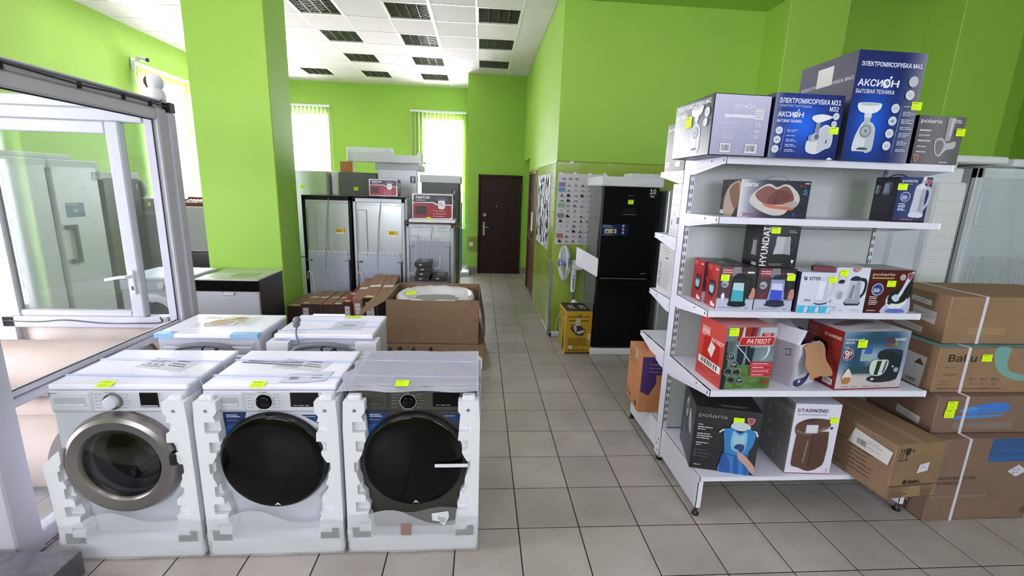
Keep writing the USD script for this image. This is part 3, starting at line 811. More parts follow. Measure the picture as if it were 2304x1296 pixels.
def washer(name, label, x, y, tone, door, tag_at, left_broken=False, bubble=False):
    """A front loader in its transport packing; x, y is the middle of the foam base's front."""
    t = thing(name, label, 'washing machine', (x, y, 0), 0, 'washing machines in the front row')
    body_m, lid_m = (ENAMEL, ENAMEL_TOP) if tone == 'white' else (GREYBODY, GREYBODY)
    yf, yb = 0.062, 0.5
    shell = rb(-0.299, 0.299, yf, yb, 0.075, 0.848, 0.008)
    if door == 'bowl':   # the porthole opens into the drum
        shell = unman(man(shell) - man(cyl((-0.012, yf - 0.05, 0.492), (-0.012, yf + 0.3, 0.492), 0.168, 48)))
    b = put('body', shell, body_m, t)
    put('lid', rb(-0.3, 0.3, yf - 0.004, yb + 0.012, 0.846, 0.872, 0.006), lid_m, t)
    # control panel
    cp = put('control_panel', rb(-0.297, 0.297, yf - 0.012, yf + 0.01, 0.742, 0.845, 0.006), body_m, t)
    put('detergent_drawer', [rb(-0.285, -0.118, yf - 0.016, yf - 0.005, 0.752, 0.838, 0.005)], body_m, cp)
    put('drawer_recess', [bx(-0.27, -0.14, yf - 0.0168, yf - 0.01, 0.779, 0.815)], paint('#a9acb2' if tone == 'white' else '#34322f', 0.4), cp)
    put('drawer_grip', rb(-0.272, -0.138, yf - 0.021, yf - 0.012, 0.774, 0.785, 0.003), body_m, cp)
    dial_dark = tone == 'grey' or door == 'black'
    dx = -0.022
    put('dial', lathe([(0, 0.03), (0.024, 0.03), (0.028, 0.027), (0.0335, 0.0), (0.036, 0.0)], 36, 'y', (dx, yf - 0.012, 0.797)), BLACKGL if dial_dark else ENAMEL, cp, 40)
    put('dial_ring', lathe([(0.034, 0.0), (0.036, 0.012), (0.039, 0.012), (0.0405, 0.0)], 36, 'y', (dx, yf - 0.012, 0.797)), CHROME2 if dial_dark else STEEL, cp, 40)
    wd = 0.08 if door == 'bowl' else 0.128
    put('display', rb(0.092, 0.092 + wd, yf - 0.0145, yf - 0.005, 0.766, 0.838, 0.002), BLACKGL, cp)
    ink = '#4a4e58' if tone == 'white' else '#a9a9a4'
    a = Art(0.594, 0.1)
    a.text('beko', 0.012, 0.82, 0.075, 0.14, ink, True)
    a.line([(0.014, 0.76), (0.072, 0.8)], 0.0018, ink)
    for k in range(5):
        yy = 0.87 - 0.16 * k
        a.lines(0.335, 0.4, (yy,), 0.018, ink, k)
        a.lines(0.53, 0.585, (yy,), 0.018, ink, 20 + k)
    a.lines(0.42, 0.52, (0.97, 0.07), 0.018, ink, 7)
    if door == 'bowl':
        a.lines(0.79, 0.83, (0.9, 0.75, 0.6, 0.45), 0.02, ink, 4)
        a.rect(0.657, 0.27, 0.787, 0.36, '#8d9096')
    else:
        a.lines(0.89, 0.93, (0.9, 0.78, 0.66), 0.03, ink, 4)
        a.lines(0.68, 0.85, (0.33,), 0.025, '#b9bcc2', 4)
    a.on('panel_print', cp, (-0.297, yf - 0.0122 - 0.003, 0.744), (1, 0, 0), (0, 0, 1))
    put('panel_seam', [bx(-0.113, -0.1115, yf - 0.0125, yf - 0.011, 0.744, 0.844), bx(-0.297, 0.297, yf - 0.0015, yf + 0.004, 0.7375, 0.7405)], paint('#8d9096' if tone == 'white' else '#1c1b1a', 0.6), cp)
    # door
    c = (-0.012 if door == 'bowl' else 0.004, yf, 0.492)
    if door == 'bowl':
        R = 0.252
        dr = put('door_ring', lathe([(R, -0.004), (R + 0.003, 0.018), (R - 0.012, 0.05), (R - 0.03, 0.058), (0.182, 0.05), (0.172, 0.036), (0.17, 0.02)], 72, 'y', c), STEEL, t, 35)
        put('door_glass', lathe([(0.172, 0.034), (0.15, 0.035), (0.1, 0.05), (0.04, 0.056), (0.0, 0.057)], 56, 'y', c), glass_mat('door_bowl_glass', (0.34, 0.34, 0.35), 0.0, '#000000', 0.02, 1.5), dr, True)
        put('door_seal', lathe([(0.172, 0.03), (0.168, -0.02), (0.15, -0.05), (0.14, -0.06)], 56, 'y', c), GREYPLASTIC, dr, True)
        dm = lathe([(0.145, -0.05), (0.21, -0.06), (0.215, -0.28), (0.0, -0.29)], 56, 'y', c) if False else lathe([(0.166, -0.02), (0.164, -0.26), (0.12, -0.285), (0.0, -0.29)], 56, 'y', c)
        put('drum', dm, mat('drum_steel', '#6f7074', 0.4, 0.85), dr, 30)
        hol = [lathe([(0, 0.0015), (0.0045, 0.0)], 8, 'y', (c[0] + dx_, c[1] + 0.281, c[2] + dz_)) for dx_ in np.arange(-0.09, 0.1, 0.021) for dz_ in np.arange(-0.07, 0.08, 0.021)]
        put('drum_holes', hol, BLACKPLASTIC, dr, kind='stuff')
        put('drum_rib', curve([(c[0] - 0.06, c[1] + 0.08, c[2] - 0.135), (c[0] - 0.05, c[1] + 0.15, c[2] - 0.14), (c[0] - 0.03, c[1] + 0.26, c[2] - 0.135)], 0.022), mat('drum_steel', '#6f7074', 0.4, 0.85), dr, True)
        put('door_grip', rb(0.215, 0.25, -0.006, 0.05, 0.5, 0.56, 0.006), BLACKPLASTIC, dr)
    else:
        R = 0.244
        dr = put('door_ring', lathe([(R - 0.006, -0.006), (R + 0.004, 0.012), (R, 0.03), (R - 0.01, 0.04)], 72, 'y', c), BLACKPLASTIC if tone == 'grey' else mat('door_dark_ring', '#2b2b2f', 0.2, 0.6), t, 35)
        put('door_glass', lathe([(R - 0.008, 0.038), (R - 0.014, 0.043), (0.2, 0.05), (0.12, 0.056), (0.0, 0.058)], 72, 'y', c), BLACKGL, dr, True)
        a = Art(0.03, 0.02)
        a.poly([(0.5, 1), (0, 0), (0.5, 0.3), (1, 0)], '#c9c9cc')
        a.on('door_emblem', dr, (c[0] - 0.008, yf - 0.0475, 0.268), (1, 0, 0), (0, 0, 1))
        a = Art(0.17, 0.15)   # blue stickers on the front corners
        a.poly([(0, 0), (0, 1), (0.62, 1), (0.5, 0.45), (0.25, 0.1)], '#0e2a58')
        a.poly([(0, 0.15), (0.06, 0.55), (0.5, 0.62), (0.44, 0.42), (0.22, 0.1)], '#184a90')
        a.lines(0.08, 0.5, (0.9, 0.84), 0.03, '#b7c7e0', 3)
        a.lines(0.08, 0.5, (0.72,), 0.015, '#8fa8d0', 3)
        a.on('energy_sticker', t, (-0.222, yf - 0.0006, 0.585), (1, 0, 0), (0, 0, 1))
        a = Art(0.11, 0.06)
        a.poly([(0, 1), (1, 1), (1, 0), (0.82, 0.1)], '#17336e')
        a.lines(0.15, 0.8, (0.85,), 0.05, '#b7c7e0', 3)
        a.on('energy_sticker', t, (0.13, yf - 0.0006, 0.66), (1, 0, 0), (0, 0, 1))
    # packing: foam posts and base, film, straps
    fp = FOAM
    put('foam_post', foam_post(1, 0.815), fp, t, label='scalloped white foam corner post')
    put('foam_post', foam_post(-1, 0.815, broken=0.55 if left_broken else None), fp, t, label='broken foam corner post' if left_broken else None)
    base = man(rb(-0.318, 0.318, 0.0, 0.55, 0.0, 0.17, 0.022, 3)) - man(bx(-0.3, 0.3, 0.06, 0.52, 0.07, 0.3)) - man(rb(-0.205, 0.205, -0.1, 0.2, 0.1, 0.4, 0.02, 2))
    put('foam_base', unman(base), fp, t)
    for s in (-1, 1):
        put('foam_post', [rb(s * 0.24, s * 0.326, 0.46, 0.55, 0.09, 0.83, 0.01)] if False else [prism(sg.box(min(s * 0.25, s * 0.318), 0.09, max(s * 0.25, s * 0.318), 0.83).buffer(0), 0.513, 0.55)], fp, t)
    r = random.Random(int(abs(x) * 100))
    def wrap(u, v):   # the stretch film round the foot of the machine
        g = (u - 0.5) * 2
        px_ = np.clip(g * 1.7, -1, 1) * 0.3185
        py_ = -0.008 + np.clip(np.abs(g) * 1.7 - 1, 0, 1) * 0.5
        top = 0.20 + 0.03 * np.sin(7 * u + x) + 0.02 * np.sin(19 * u)
        z = 0.012 + v * top
        w = 0.003 * np.sin(17 * u + 9 * v) + 0.002 * np.sin(23 * v + 5 * u) + 0.003 * meshkit.noise(np.stack([u * 12, v * 6, 0 * u + x], -1))
        return np.stack([px_ + np.sign(g) * np.where(np.abs(g) > 0.58, np.abs(w) * 0.6, 0), py_ - np.where(np.abs(g) <= 0.6, np.abs(w), 0), z], -1)
    put('packing_film', sheet(wrap, 90, 14, 0), FILM, t, True)
    def flap(u, v):   # clear film hanging down the gap side
        return np.stack([0.314 + 0.01 * v + 0.004 * np.sin(9 * u + 5 * v), 0.06 + u * 0.44, 0.872 - v * 0.34 - 0.03 * np.sin(6 * u), ], -1)
    put('packing_film', sheet(flap, 26, 14, 0), FILM_CLEAR, t, True)
    for k in range(2):
        yy = 0.16 + 0.2 * k
        put('strap', [tube([(-0.318, yy, 0.6), (-0.316, yy, 0.83), (-0.302, yy, 0.877), (0.302, yy - 0.02, 0.877), (0.318, yy - 0.02, 0.83), (0.318, yy - 0.02, 0.6)], 0.0035, 6)], STRAP, t)
    if not bubble:
        a = Art(0.26, 0.13)
        a.rect(0, 0, 1, 1, '#cfd0da')
        a.lines(0.06, 0.5, (0.85, 0.74, 0.63, 0.2), 0.05, '#6a6a72', 3)
        a.lines(0.55, 0.95, (0.85, 0.6, 0.4), 0.07, '#55555c', 4)
        for k in range(3):
            a.poly([(0.1 + 0.14 * k, 0.3), (0.2 + 0.14 * k, 0.3), (0.15 + 0.14 * k, 0.5)], '#85858c')
        a.on('sheet_label', t, (-0.08, 0.27, 0.8725), (0.97, -0.22, 0), (0.22, 0.97, 0), False)
    frame = ((-0.05, yf - 0.005, 0.8725), (1, 0, 0), (0, 0.98, 0.2))
    price(t, frame, 0, 0, 0.5, 0.5, 0.062, 0.05, 0.004 if not bubble else 0.012)
    return t


w1 = washer('washing_machine', 'white washing machine with a steel ringed porthole and broken left foam post, front row', -1.622, 1.957, 'white', 'bowl', None, True)
w2 = washer('washing_machine', 'white washing machine with a round black glass door, middle of the front row', -0.96, 1.957, 'white', 'black', None)
a = Art(0.33, 0.05)
a.poly([(0, 0.2), (0.03, 0.9), (1, 0.5), (0.98, 0.0)], '#d4d5dc')
a.poly([(0, 0.2), (0.02, 0.0), (0.98, -0.18), (0.98, 0.0)], '#3c3c44', True)
a.lines(0.08, 0.95, (0.45,), 0.2, '#55555c', 2)
a.on('paper_strip', w2, (-0.26, 0.33, 0.8735), (1, -0.1, 0), (0.1, 1, 0), False)
a = Art(0.22, 0.12)
a.poly([(0, 0.1), (0.1, 0.9), (1.05, 1.05), (0.95, 0.1), (0.5, 0.0)], '#cdd0dc')
a.barcode(0.15, 0.2, 0.4, 0.75, 4, '#cdd0dc'); a.barcode(0.6, 0.25, 0.88, 0.75, 6, '#cdd0dc')
a.on('paper_sheet', w2, (0.03, 0.07, 0.8745), (0.99, 0.1, 0), (-0.1, 0.99, 0), False)
w3 = washer('washing_machine', 'dark grey washing machine with bubble wrap on its lid, right end of the front row', -0.303, 1.957, 'grey', 'black', None, False, True)
BUBBLE = glass_mat('bubble_wrap', (0.94, 0.95, 0.98), 0.5, '#d9dcea', 0.1, 1.5)
g = []
U, V_ = np.meshgrid(np.linspace(0, 1, 150), np.linspace(0, 1, 110))
def bub(u, v):
    x_ = -0.318 + 0.625 * u + (0.012 * np.sin(17 * v) - 0.03 * (1 - v)) * (u < 0.06)
    y_ = 0.03 + 0.0 * u + 0.47 * v + 0.012 * np.sin(13 * u) * (v < 0.05)
    i, j = np.floor(v * 38), 0
    cu = (u * 50 + 0.5 * (np.floor(v * 38) % 2)) % 1 - 0.5
    cv = (v * 38) % 1 - 0.5
    bump = np.sqrt(np.clip(0.2 - cu * cu - cv * cv, 0, 1)) * 0.011
    z_ = 0.8745 + bump + 0.004 * np.abs(np.sin(5 * u + 3 * v)) - np.where(v < 0.07, (0.07 - v) * 0.35, 0)
    return np.stack([x_, y_, z_], -1)
put('bubble_wrap', sheet(bub, 301, 229, 0), BUBBLE, w3, True)
put('door_tape', bx(0.105, 0.262, -0.004, -0.0025, 0.475, 0.493), PAPER, w3, rotz=0)
def bagfn(u, v):
    return np.stack([-0.2 + 0.42 * u, -0.002 - 0.012 * np.sin(5 * u + 2 * v) ** 2, 0.1 + v * (0.13 + 0.03 * u) + 0.006 * np.sin(11 * u)], -1)
put('manual_bag', sheet(bagfn, 24, 10, 0), FILM_CLEAR, w3, True)
a = Art(0.09, 0.08)
a.poly([(0, 0.85), (0.9, 1), (0.95, 0.6), (0.7, 0), (0.35, 0.3), (0.05, 0.35)], '#d4d6da')
a.lines(0.4, 0.85, (0.55, 0.45, 0.35, 0.25), 0.05, '#77787e', 3)
a.text('C', 0.33, 0.45, 0.42, 0.2, '#55565c', True)
a.on('paper_slip', w3, (0.09, -0.018, 0.165), (1, 0, 0), (0, 0, 1), False)
put('brown_tag', rb(-0.06, -0.01, -0.016, -0.013, 0.11, 0.175, 0.001), mat('faded_tag', '#8d6f66', 0.7), w3)
put('corner_clip', rb(0.3, 0.328, 0.42, 0.46, 0.8, 0.86, 0.005), FOAM, w3)

# second row, seen from behind
def back_washer(label, x, y, foam):
    t = thing('washing_machine', label, 'washing machine', (x, y, 0), 0)
    put('body', rb(-0.297, 0.297, 0.02, 0.44, 0.03, 0.845, 0.008), ENAMEL, t)
    put('lid', rb(-0.3, 0.3, 0.0, 0.44, 0.842, 0.87, 0.005), ENAMEL_TOP, t)
    put('back_panel', [rb(-0.26, 0.26, 0.004, 0.024, 0.2, 0.79, 0.01), bx(-0.27, 0.27, 0.012, 0.022, 0.8, 0.812)], mat('washer_back', '#bfc2cc', 0.4), t)
    put('hose', curve([(-0.24, -0.02, 0.68), (-0.17, -0.03, 0.78), (-0.06, -0.035, 0.81), (0.08, -0.035, 0.81), (0.16, -0.03, 0.775), (0.22, -0.02, 0.65)], 0.017, 10), GREYPLASTIC, t, True)
    put('power_cord', curve([(0.08, -0.03, 0.79), (0.02, -0.04, 0.76), (0.0, -0.05, 0.8), (0.05, -0.04, 0.82), (0.09, -0.035, 0.77), (0.2, -0.03, 0.68)], 0.006, 8), BLACKPLASTIC, t, True)
    put('inlet', [lathe([(0, 0.02), (0.02, 0.018), (0.024, 0)], 20, 'y', (-0.2, 0.005, 0.755))], GREYPLASTIC, t)
    return t


b1 = back_washer('white washing machine with blue tape on its lid, seen from behind', -1.655, 2.745, False)
for x0_, x1_ in ((-0.302, -0.19), (0.14, 0.302)):
    put('blue_tape', bx(x0_, x1_, -0.002, 0.05, 0.846, 0.8715), BLUETAPE, b1)
put('side_vent', [bx(0.296, 0.299, 0.2 + 0.02 * k, 0.212 + 0.02 * k, 0.76, 0.82) for k in range(5)], GREYPLASTIC, b1)
t = thing('fittings_bag', 'clear bag of manuals and hoses lying on the lid of the taped washing machine', 'bag', (-1.82, 2.86, 0.871))
def bag(u, v):
    return np.stack([0.0 + 0.34 * u, 0.2 * v + 0.05 * u, 0.004 + 0.035 * np.sin(np.pi * u) * np.sin(np.pi * v) * (0.6 + 0.4 * np.sin(9 * u) * np.sin(7 * v)) ], -1)
put('bag_film', sheet(bag, 30, 20, 0), FILM_CLEAR, t, True)
put('booklet', moved(rb(0.02, 0.2, 0.0, 0.14, 0.001, 0.006, 0.001), (0.04, 0.04, 0), rz=12), PAPER, t)
for k in range(5):
    put('cable_tie', curve([(0.06 + 0.03 * k, 0.05, 0.012), (0.15 + 0.02 * k, 0.1 + 0.012 * k, 0.028), (0.27, 0.1 + 0.024 * k, 0.012)], 0.004, 6), paint('#cbb98f', 0.5), t)
put('white_card', moved(bx(0, 0.13, 0, 0.05, 0, 0.002), (-0.03, 0.2, 0.001)), PAPER, t)
b2 = back_washer('white washing machine seen from behind with foam corners and a plug lying on its lid', -0.962, 2.76, True)
for s in (-1, 1):
    put('foam_post', [prism(sg.Polygon([(s * 0.33, 0.1), (s * 0.33, 0.83), (s * 0.2, 0.83), (s * 0.22, 0.6), (s * 0.2, 0.5), (s * 0.22, 0.1)]).buffer(0), -0.045, 0.0), bx(s * 0.3, s * 0.33, -0.0, 0.08, 0.1, 0.83)], FOAM, b2)
put('foam_block', rb(0.1, 0.3, -0.06, -0.005, 0.62, 0.77, 0.01), FOAM, b2)
put('foam_base', rb(-0.33, 0.33, -0.05, 0.48, 0, 0.09, 0.01), FOAM, b2)
a = Art(0.2, 0.2)
a.rect(0, 0, 1, 1, '#cdcfd6'); a.lines(0.1, 0.9, (0.9, 0.8, 0.3, 0.2), 0.03, '#8a8a90', 3); a.lines(0.3, 0.8, (0.5,), 0.08, '#66666c', 5)
a.on('sheet_label', b2, (0.0, 0.1, 0.8705), (1, 0, 0), (0, 1, 0), False)
put('strap', [tube([(-0.3, 0.06, 0.874), (0.3, 0.17, 0.874)], 0.003, 6), tube([(-0.3, 0.3, 0.874), (0.3, 0.26, 0.874)], 0.003, 6), tube([(-0.3, 0.02, 0.83), (-0.15, -0.004, 0.84), (0.1, 0.12, 0.874)], 0.005, 6)], STRAP, b2)
put('power_plug', [moved(rb(-0.018, 0.018, -0.02, 0.025, 0.0, 0.05, 0.012, 3), (-0.18, 0.05, 0.9)), lathe([(0, 0.0), (0.024, 0.004), (0.024, 0.02), (0.014, 0.034), (0, 0.035)], 20, at=(-0.18, 0.06, 0.93)), curve([(-0.18, 0.05, 0.9), (-0.165, 0.0, 0.865), (-0.13, -0.03, 0.79), (-0.09, -0.03, 0.72)], 0.005, 6)], GREYPLASTIC, b2, 40)
put('white_rod', cyl((-0.2, 0.4, 0.88), (0.02, 0.4, 0.88), 0.01, 10), WHITE_PVC, b2)
price(b2, ((0.08, 0.4, 0.8705), (1, 0, 0), (0, 1, 0)), 0, 0, 0, 0, 0.1, 0.05, 0.002)

# dishwasher and the washer beside the column
t = thing('dishwasher', 'stainless steel dishwasher with a black control strip in front of the green column', 'dishwasher', (-2.8, 4.57, 0))
put('cabinet', rb(0, 0.6, 0.02, 0.56, 0.08, 0.82, 0.004), mat('dark_steel_side', '#5a595f', 0.32, 0.6), t)
put('plinth', bx(0.01, 0.59, 0.05, 0.5, 0, 0.08), BLACKPLASTIC, t)
dd = put('door', rb(0.0, 0.6, 0.0, 0.03, 0.1, 0.705, 0.004), mat('brushed_inox', '#b9bcc4', 0.42, 0.3), t)
put('handle', [rb(0.25, 0.36, -0.016, 0.002, 0.672, 0.684, 0.003), rb(0.245, 0.255, -0.016, 0.002, 0.672, 0.7, 0.003), rb(0.355, 0.365, -0.016, 0.002, 0.672, 0.7, 0.003)], mat('light_handle', '#e2e3e6', 0.3, 0.5), dd)
put('groove', rb(0.19, 0.42, -0.003, 0.002, 0.635, 0.642, 0.001), mat('light_handle', '#e2e3e6', 0.3, 0.5), dd)
put('rivet', [cyl((x, 0.002, z), (x, -0.003, z), 0.004, 8) for x in (0.02, 0.58) for z in (0.13, 0.69)], GREYPLASTIC, dd, kind='stuff')
put('control_strip', rb(0, 0.6, -0.004, 0.03, 0.708, 0.815, 0.003), BLACKGL, t)
put('top', rb(0, 0.6, 0.0, 0.56, 0.815, 0.83, 0.003), mat('grey_top_sheet', '#b9bdb6', 0.35), t)
t = thing('dishwasher_papers', 'papers and film lying on top of the steel dishwasher', 'papers', (-2.8, 4.57, 0.83))
put('white_sheet', moved(bx(0.03, 0.27, 0.1, 0.36, 0.001, 0.003), rz=-6), PAPER, t)
put('instruction_sheet', moved(bx(0.27, 0.52, 0.12, 0.3, 0.001, 0.004), rz=3), mat('newsprint', '#8d9378', 0.8, vary=0.5, vscale=40.0), t)
put('film', sheet(lambda u, v: np.stack([0.02 + 0.57 * u, 0.02 + 0.52 * v, 0.006 + 0.006 * np.sin(9 * u + 5 * v) ** 2], -1), 24, 20, 0), FILM_CLEAR, t, True)

t = thing('washing_machine', 'white washing machine left of the steel dishwasher, half hidden by the lobby post', 'washing machine', (-3.16, 4.5, 0))
put('body', rb(-0.3, 0.3, 0.02, 0.58, 0.01, 0.825, 0.008), ENAMEL, t)
put('lid', rb(-0.3, 0.3, 0.0, 0.58, 0.825, 0.85, 0.006), ENAMEL_TOP, t)
cp = put('control_panel', rb(-0.298, 0.298, 0.005, 0.03, 0.72, 0.822, 0.006), ENAMEL, t)
put('dial', lathe([(0, 0.03), (0.026, 0.028), (0.034, 0)], 28, 'y', (0.09, 0.006, 0.77)), ENAMEL_TOP, cp, 40)
put('detergent_drawer', rb(-0.28, -0.11, -0.002, 0.01, 0.735, 0.81, 0.004), ENAMEL, cp)
dr = put('door_ring', lathe([(0.235, -0.004), (0.232, 0.03), (0.2, 0.04), (0.165, 0.034), (0.16, 0.02)], 56, 'y', (0, 0.02, 0.45)), ENAMEL_TOP, t, 35)
put('door_glass', lathe([(0.164, 0.03), (0.1, 0.045), (0, 0.05)], 48, 'y', (0, 0.02, 0.45)), mat('dark_blue_glass', '#191c2a', 0.08), dr, True)

# ---------------------------------------------------------------- refrigerators
FR_WHITE = mat('fridge_white', '#d9dbe2', 0.3)
FR_GREY = mat('fridge_grey', '#8d9094', 0.4, 0.3)
FR_DARK = mat('fridge_graphite', '#5c605c', 0.45, 0.3)
FR_BLACK = mat('fridge_black', '#08080a', 0.3, specular_ior_level=0.25)
FR_SILVER = mat('fridge_silver', '#b4b8bd', 0.35, 0.4)
BACKPLATE = mat('galvanised_back', '#d3d5da', 0.24, 0.75)
WIRE = mat('white_wire', '#e6e8ee', 0.35)
LABELY = mat('yellow_label', '#d9b400', 0.6)


def number_badge(parent, text, x, z, s, origin, ux, col='#16181c', ink='#e6e6ea'):
    a = Art(s, s * 1.25)
    a.rect(0, 0, 1, 1, col)
    a.text(text, 0.28 if len(text) < 2 else 0.15, 0.4, 0.72 if len(text) < 2 else 0.85, 0.42, ink, True)
    a.lines(0.25, 0.8, (0.22, 0.12), 0.05, ink, 3)
    a.on('warranty_sticker', parent, origin, ux, (0, 0, 1))


def foam_cap(w, d, z, over=0.03, h=0.06, sag=0.0):
    b = man(rb(-over, w + over, -over, d + over, z - 0.03, z + h, 0.014, 2)) - man(bx(0.0, w, 0.0, d, z - 0.2, z))
    return unman(b)


def fridge_back(label, x, y, w, h, side, cap=None, wires=11, top_wire=0.98):
    """A refrigerator standing with its back to the shop: recessed metal back, condenser, cord and label."""
    t = thing('refrigerator', label, 'refrigerator', (x, y, 0), 0, None)
    put('cabinet', [rb(0, w, 0.03, 0.6, 0.02, h, 0.006), rb(0, 0.035, 0.0, 0.06, 0.02, h, 0.004), rb(w - 0.035, w, 0.0, 0.06, 0.02, h, 0.004), rb(0.0, w, 0.0, 0.06, h - 0.05, h, 0.004)], side, t)
    bp = put('back_plate', [rb(0.035, w - 0.035, 0.012, 0.035, 0.02, h - 0.05, 0.004), rb(0.05, w * 0.27, -0.001, 0.02, h * 0.52, h - 0.14, 0.014), rb(0.045, w - 0.045, -0.001, 0.014, h - 0.085, h - 0.065, 0.004)], BACKPLATE, t)
    zt, zb = top_wire, 0.18
    for k in range(wires):
        xa = 0.06 + (w - 0.12) * k / wires
        xb = xa + (w - 0.12) / wires * 0.55
        loop = [(xa, -0.02, zb), (xa, -0.02, zt - 0.02), ((xa * 2 + xb) / 3, -0.02, zt), ((xa + 2 * xb) / 3, -0.02, zt), (xb, -0.02, zt - 0.02), (xb, -0.02, zb)]
        put('condenser_tube', tube(loop, 0.004, 6), WIRE, t)
    put('cross_wires', [cyl((0.05, -0.016, z), (w - 0.05, -0.016, z), 0.0015, 5) for z in np.arange(zb, zt, 0.06)], WIRE, t, kind='stuff')
    put('clear_cover', bx(0.05, w - 0.05, -0.03, -0.0295, 0.12, zt - 0.05), glass_mat('condenser_cover', (0.95, 0.97, 0.99), 0.22, '#d9e2f2', 0.2, 1.35), t)
    put('side_bar', bx(0.04, 0.052, -0.012, 0.02, 0.15, zt - 0.12), BLACKPLASTIC, t)
    put('side_bar', bx(w - 0.052, w - 0.04, -0.012, 0.02, 0.15, zt - 0.12), BLACKPLASTIC, t)
    for s in (0.03, w - 0.1):
        put('bracket', [rb(s, s + 0.07, -0.03, 0.0, zt - 0.13, zt - 0.115, 0.003), cyl((s + 0.06, -0.03, zt - 0.122), (s + 0.06, 0.0, zt - 0.122), 0.012, 12)], STEEL, t)
    put('hang_cord', curve([(w * 0.55, 0.005, h - 0.02), (w * 0.5, -0.02, h - 0.3), (w * 0.46, -0.03, h - 0.7), (w * 0.43, -0.02, h - 1.0)], 0.005, 6), mat('grey_cord', '#8b8f97', 0.5), t, True)
    put('cord_loop', curve([(0.03, -0.03, 0.62), (0.05, -0.06, 0.72), (0.09, -0.05, 0.68), (0.1, -0.04, 0.5), (0.13, -0.05, 0.25)], 0.005, 6), WIRE, t, True)
    a = Art(0.105, 0.06)
    a.rect(0, 0, 1, 1, '#d8b100'); a.rect(0, 0, 1, 0.2, '#e6e6e0'); a.lines(0.08, 0.92, (0.8, 0.6, 0.42), 0.1, '#6b5a10', 3)
    a.on('warning_label', t, (w - 0.2, -0.0015, h - 0.455), (1, 0, 0), (0, 0, 1), False)
    return t


f1 = fridge_back('black sided refrigerator turned with its silver back to the shop, nearest the green column', -2.16, 5.72, 0.585, 1.645, FR_BLACK)
put('top_plug', rb(0.06, 0.12, 0.02, 0.06, 1.6, 1.64, 0.008), FR_WHITE, f1)
f2 = fridge_back('refrigerator with silver back and dark film on top, middle of the three turned round', -1.555, 5.72, 0.62, 1.63, FR_SILVER, top_wire=0.97)
put('dark_film', sheet(lambda u, v: np.stack([-0.01 + 0.65 * u, -0.03 + 0.5 * v, 1.634 + 0.012 * np.sin(11 * u) * np.sin(5 * v) + 0.012], -1), 30, 14, 0.004), BLACKPLASTIC, f2, True)
f3 = fridge_back('lower refrigerator with a white wire condenser on its back, below a red printer package', -0.915, 5.72, 0.585, 1.335, FR_SILVER, wires=9, top_wire=1.18)
put('front_film', sheet(lambda u, v: np.stack([-0.01 + 0.61 * u, -0.045 - 0.012 * np.sin(13 * u + 7 * v) ** 2, 0.15 + 1.17 * v], -1), 40, 24, 0), FILM_CLEAR, f3, True)
put('pipe', curve([(0.24, -0.03, 0.55), (0.25, -0.03, 0.72), (0.33, -0.03, 0.78), (0.41, -0.03, 0.8), (0.42, -0.03, 0.95)], 0.007, 8), WIRE, f3, True)
put('cardboard_sheet', sheet(lambda u, v: np.stack([-0.015 + 0.68 * u, -0.06 + 0.5 * v, 1.342 + 0.004 * np.sin(4 * u) - 0.05 * np.clip(u - 0.85, 0, 1) * 4], -1), 20, 8, 0.004), CARD, f3)


def plain_fridge(label, x, y, w, d, h, m, num=None, cap=False, door_h=0.62, group=None):
    t = thing('refrigerator', label, 'refrigerator', (x, y, 0), 0, group)
    put('cabinet', rb(0, w, 0.04, d, 0.03, h, 0.008), m, t)
    put('upper_door', rb(0, w, -0.02, 0.035, h * (1 - door_h) + 0.01, h, 0.01), m, t)
    put('lower_door', rb(0, w, -0.02, 0.035, 0.06, h * (1 - door_h), 0.01), m, t)
    if cap:
        put('foam_cap', foam_cap(w, d - 0.02, h), FOAM, t)
    if num:
        number_badge(t, num, 0, 0, 0.075, (w - 0.1, -0.0205, h - 0.2), (1, 0, 0))
    price(t, ((w * 0.45, -0.021, h - 0.22), (1, 0, 0), (0, 0, 1)), 0, 0, 0, 0, 0.06, 0.05, 0.001)
    return t


plain_fridge('light grey refrigerator in the rear row beside the green column', -2.74, 6.62, 0.61, 0.6, 1.955, FR_SILVER)
plain_fridge('narrow view of a white refrigerator in the rear row', -2.11, 6.75, 0.3, 0.6, 1.96, FR_WHITE)
plain_fridge('dark grey refrigerator in the rear row under a white foam package', -1.97, 6.6, 0.53, 0.13, 1.95, FR_DARK)
plain_fridge('silver refrigerator under a foam cap with a number 2 sticker, in the rear row', -1.435, 6.6, 0.55, 0.6, 2.03, FR_SILVER, '2', True)
f = plain_fridge('graphite refrigerator with a tall foam cap and number 2 sticker, rear row beside the window', -0.83, 6.6, 0.52, 0.6, 1.87, FR_DARK, '2')
put('foam_cap', foam_cap(0.52, 0.58, 1.871, 0.022, 0.08), FOAM, f)

t = thing('foam_package', 'white foam packed air conditioner unit lying on the rear refrigerators', 'package', (-1.86, 6.63, 2.104))
put('casing', rb(0, 0.56, 0, 0.3, 0.0, 0.19, 0.012), FR_WHITE, t)
put('seam', bx(0.01, 0.55, -0.002, 0.004, 0.062, 0.066), GREYPLASTIC, t)
put('end_foam', [rb(0.56, 0.6, 0.02, 0.28, 0.0, 0.2, 0.01)], FOAM, t)
t = thing('foam_profile', 'long white foam moulding lying across the foam cap of a rear refrigerator', 'foam', (-1.76, 6.44, 2.095))
prof = sg.Polygon([(0.02, 0.0), (0.95, 0.0), (0.99, -0.0), (0.99, 0.02), (0.955, 0.02), (0.95, 0.13), (0.93, 0.145), (0.9, 0.14), (0.89, 0.1), (0.62, 0.1), (0.56, 0.105), (0.53, 0.15), (0.46, 0.155), (0.42, 0.11), (0.0, 0.115)])
put('moulding', prism(prof, 0, 0.16), FOAM, t)
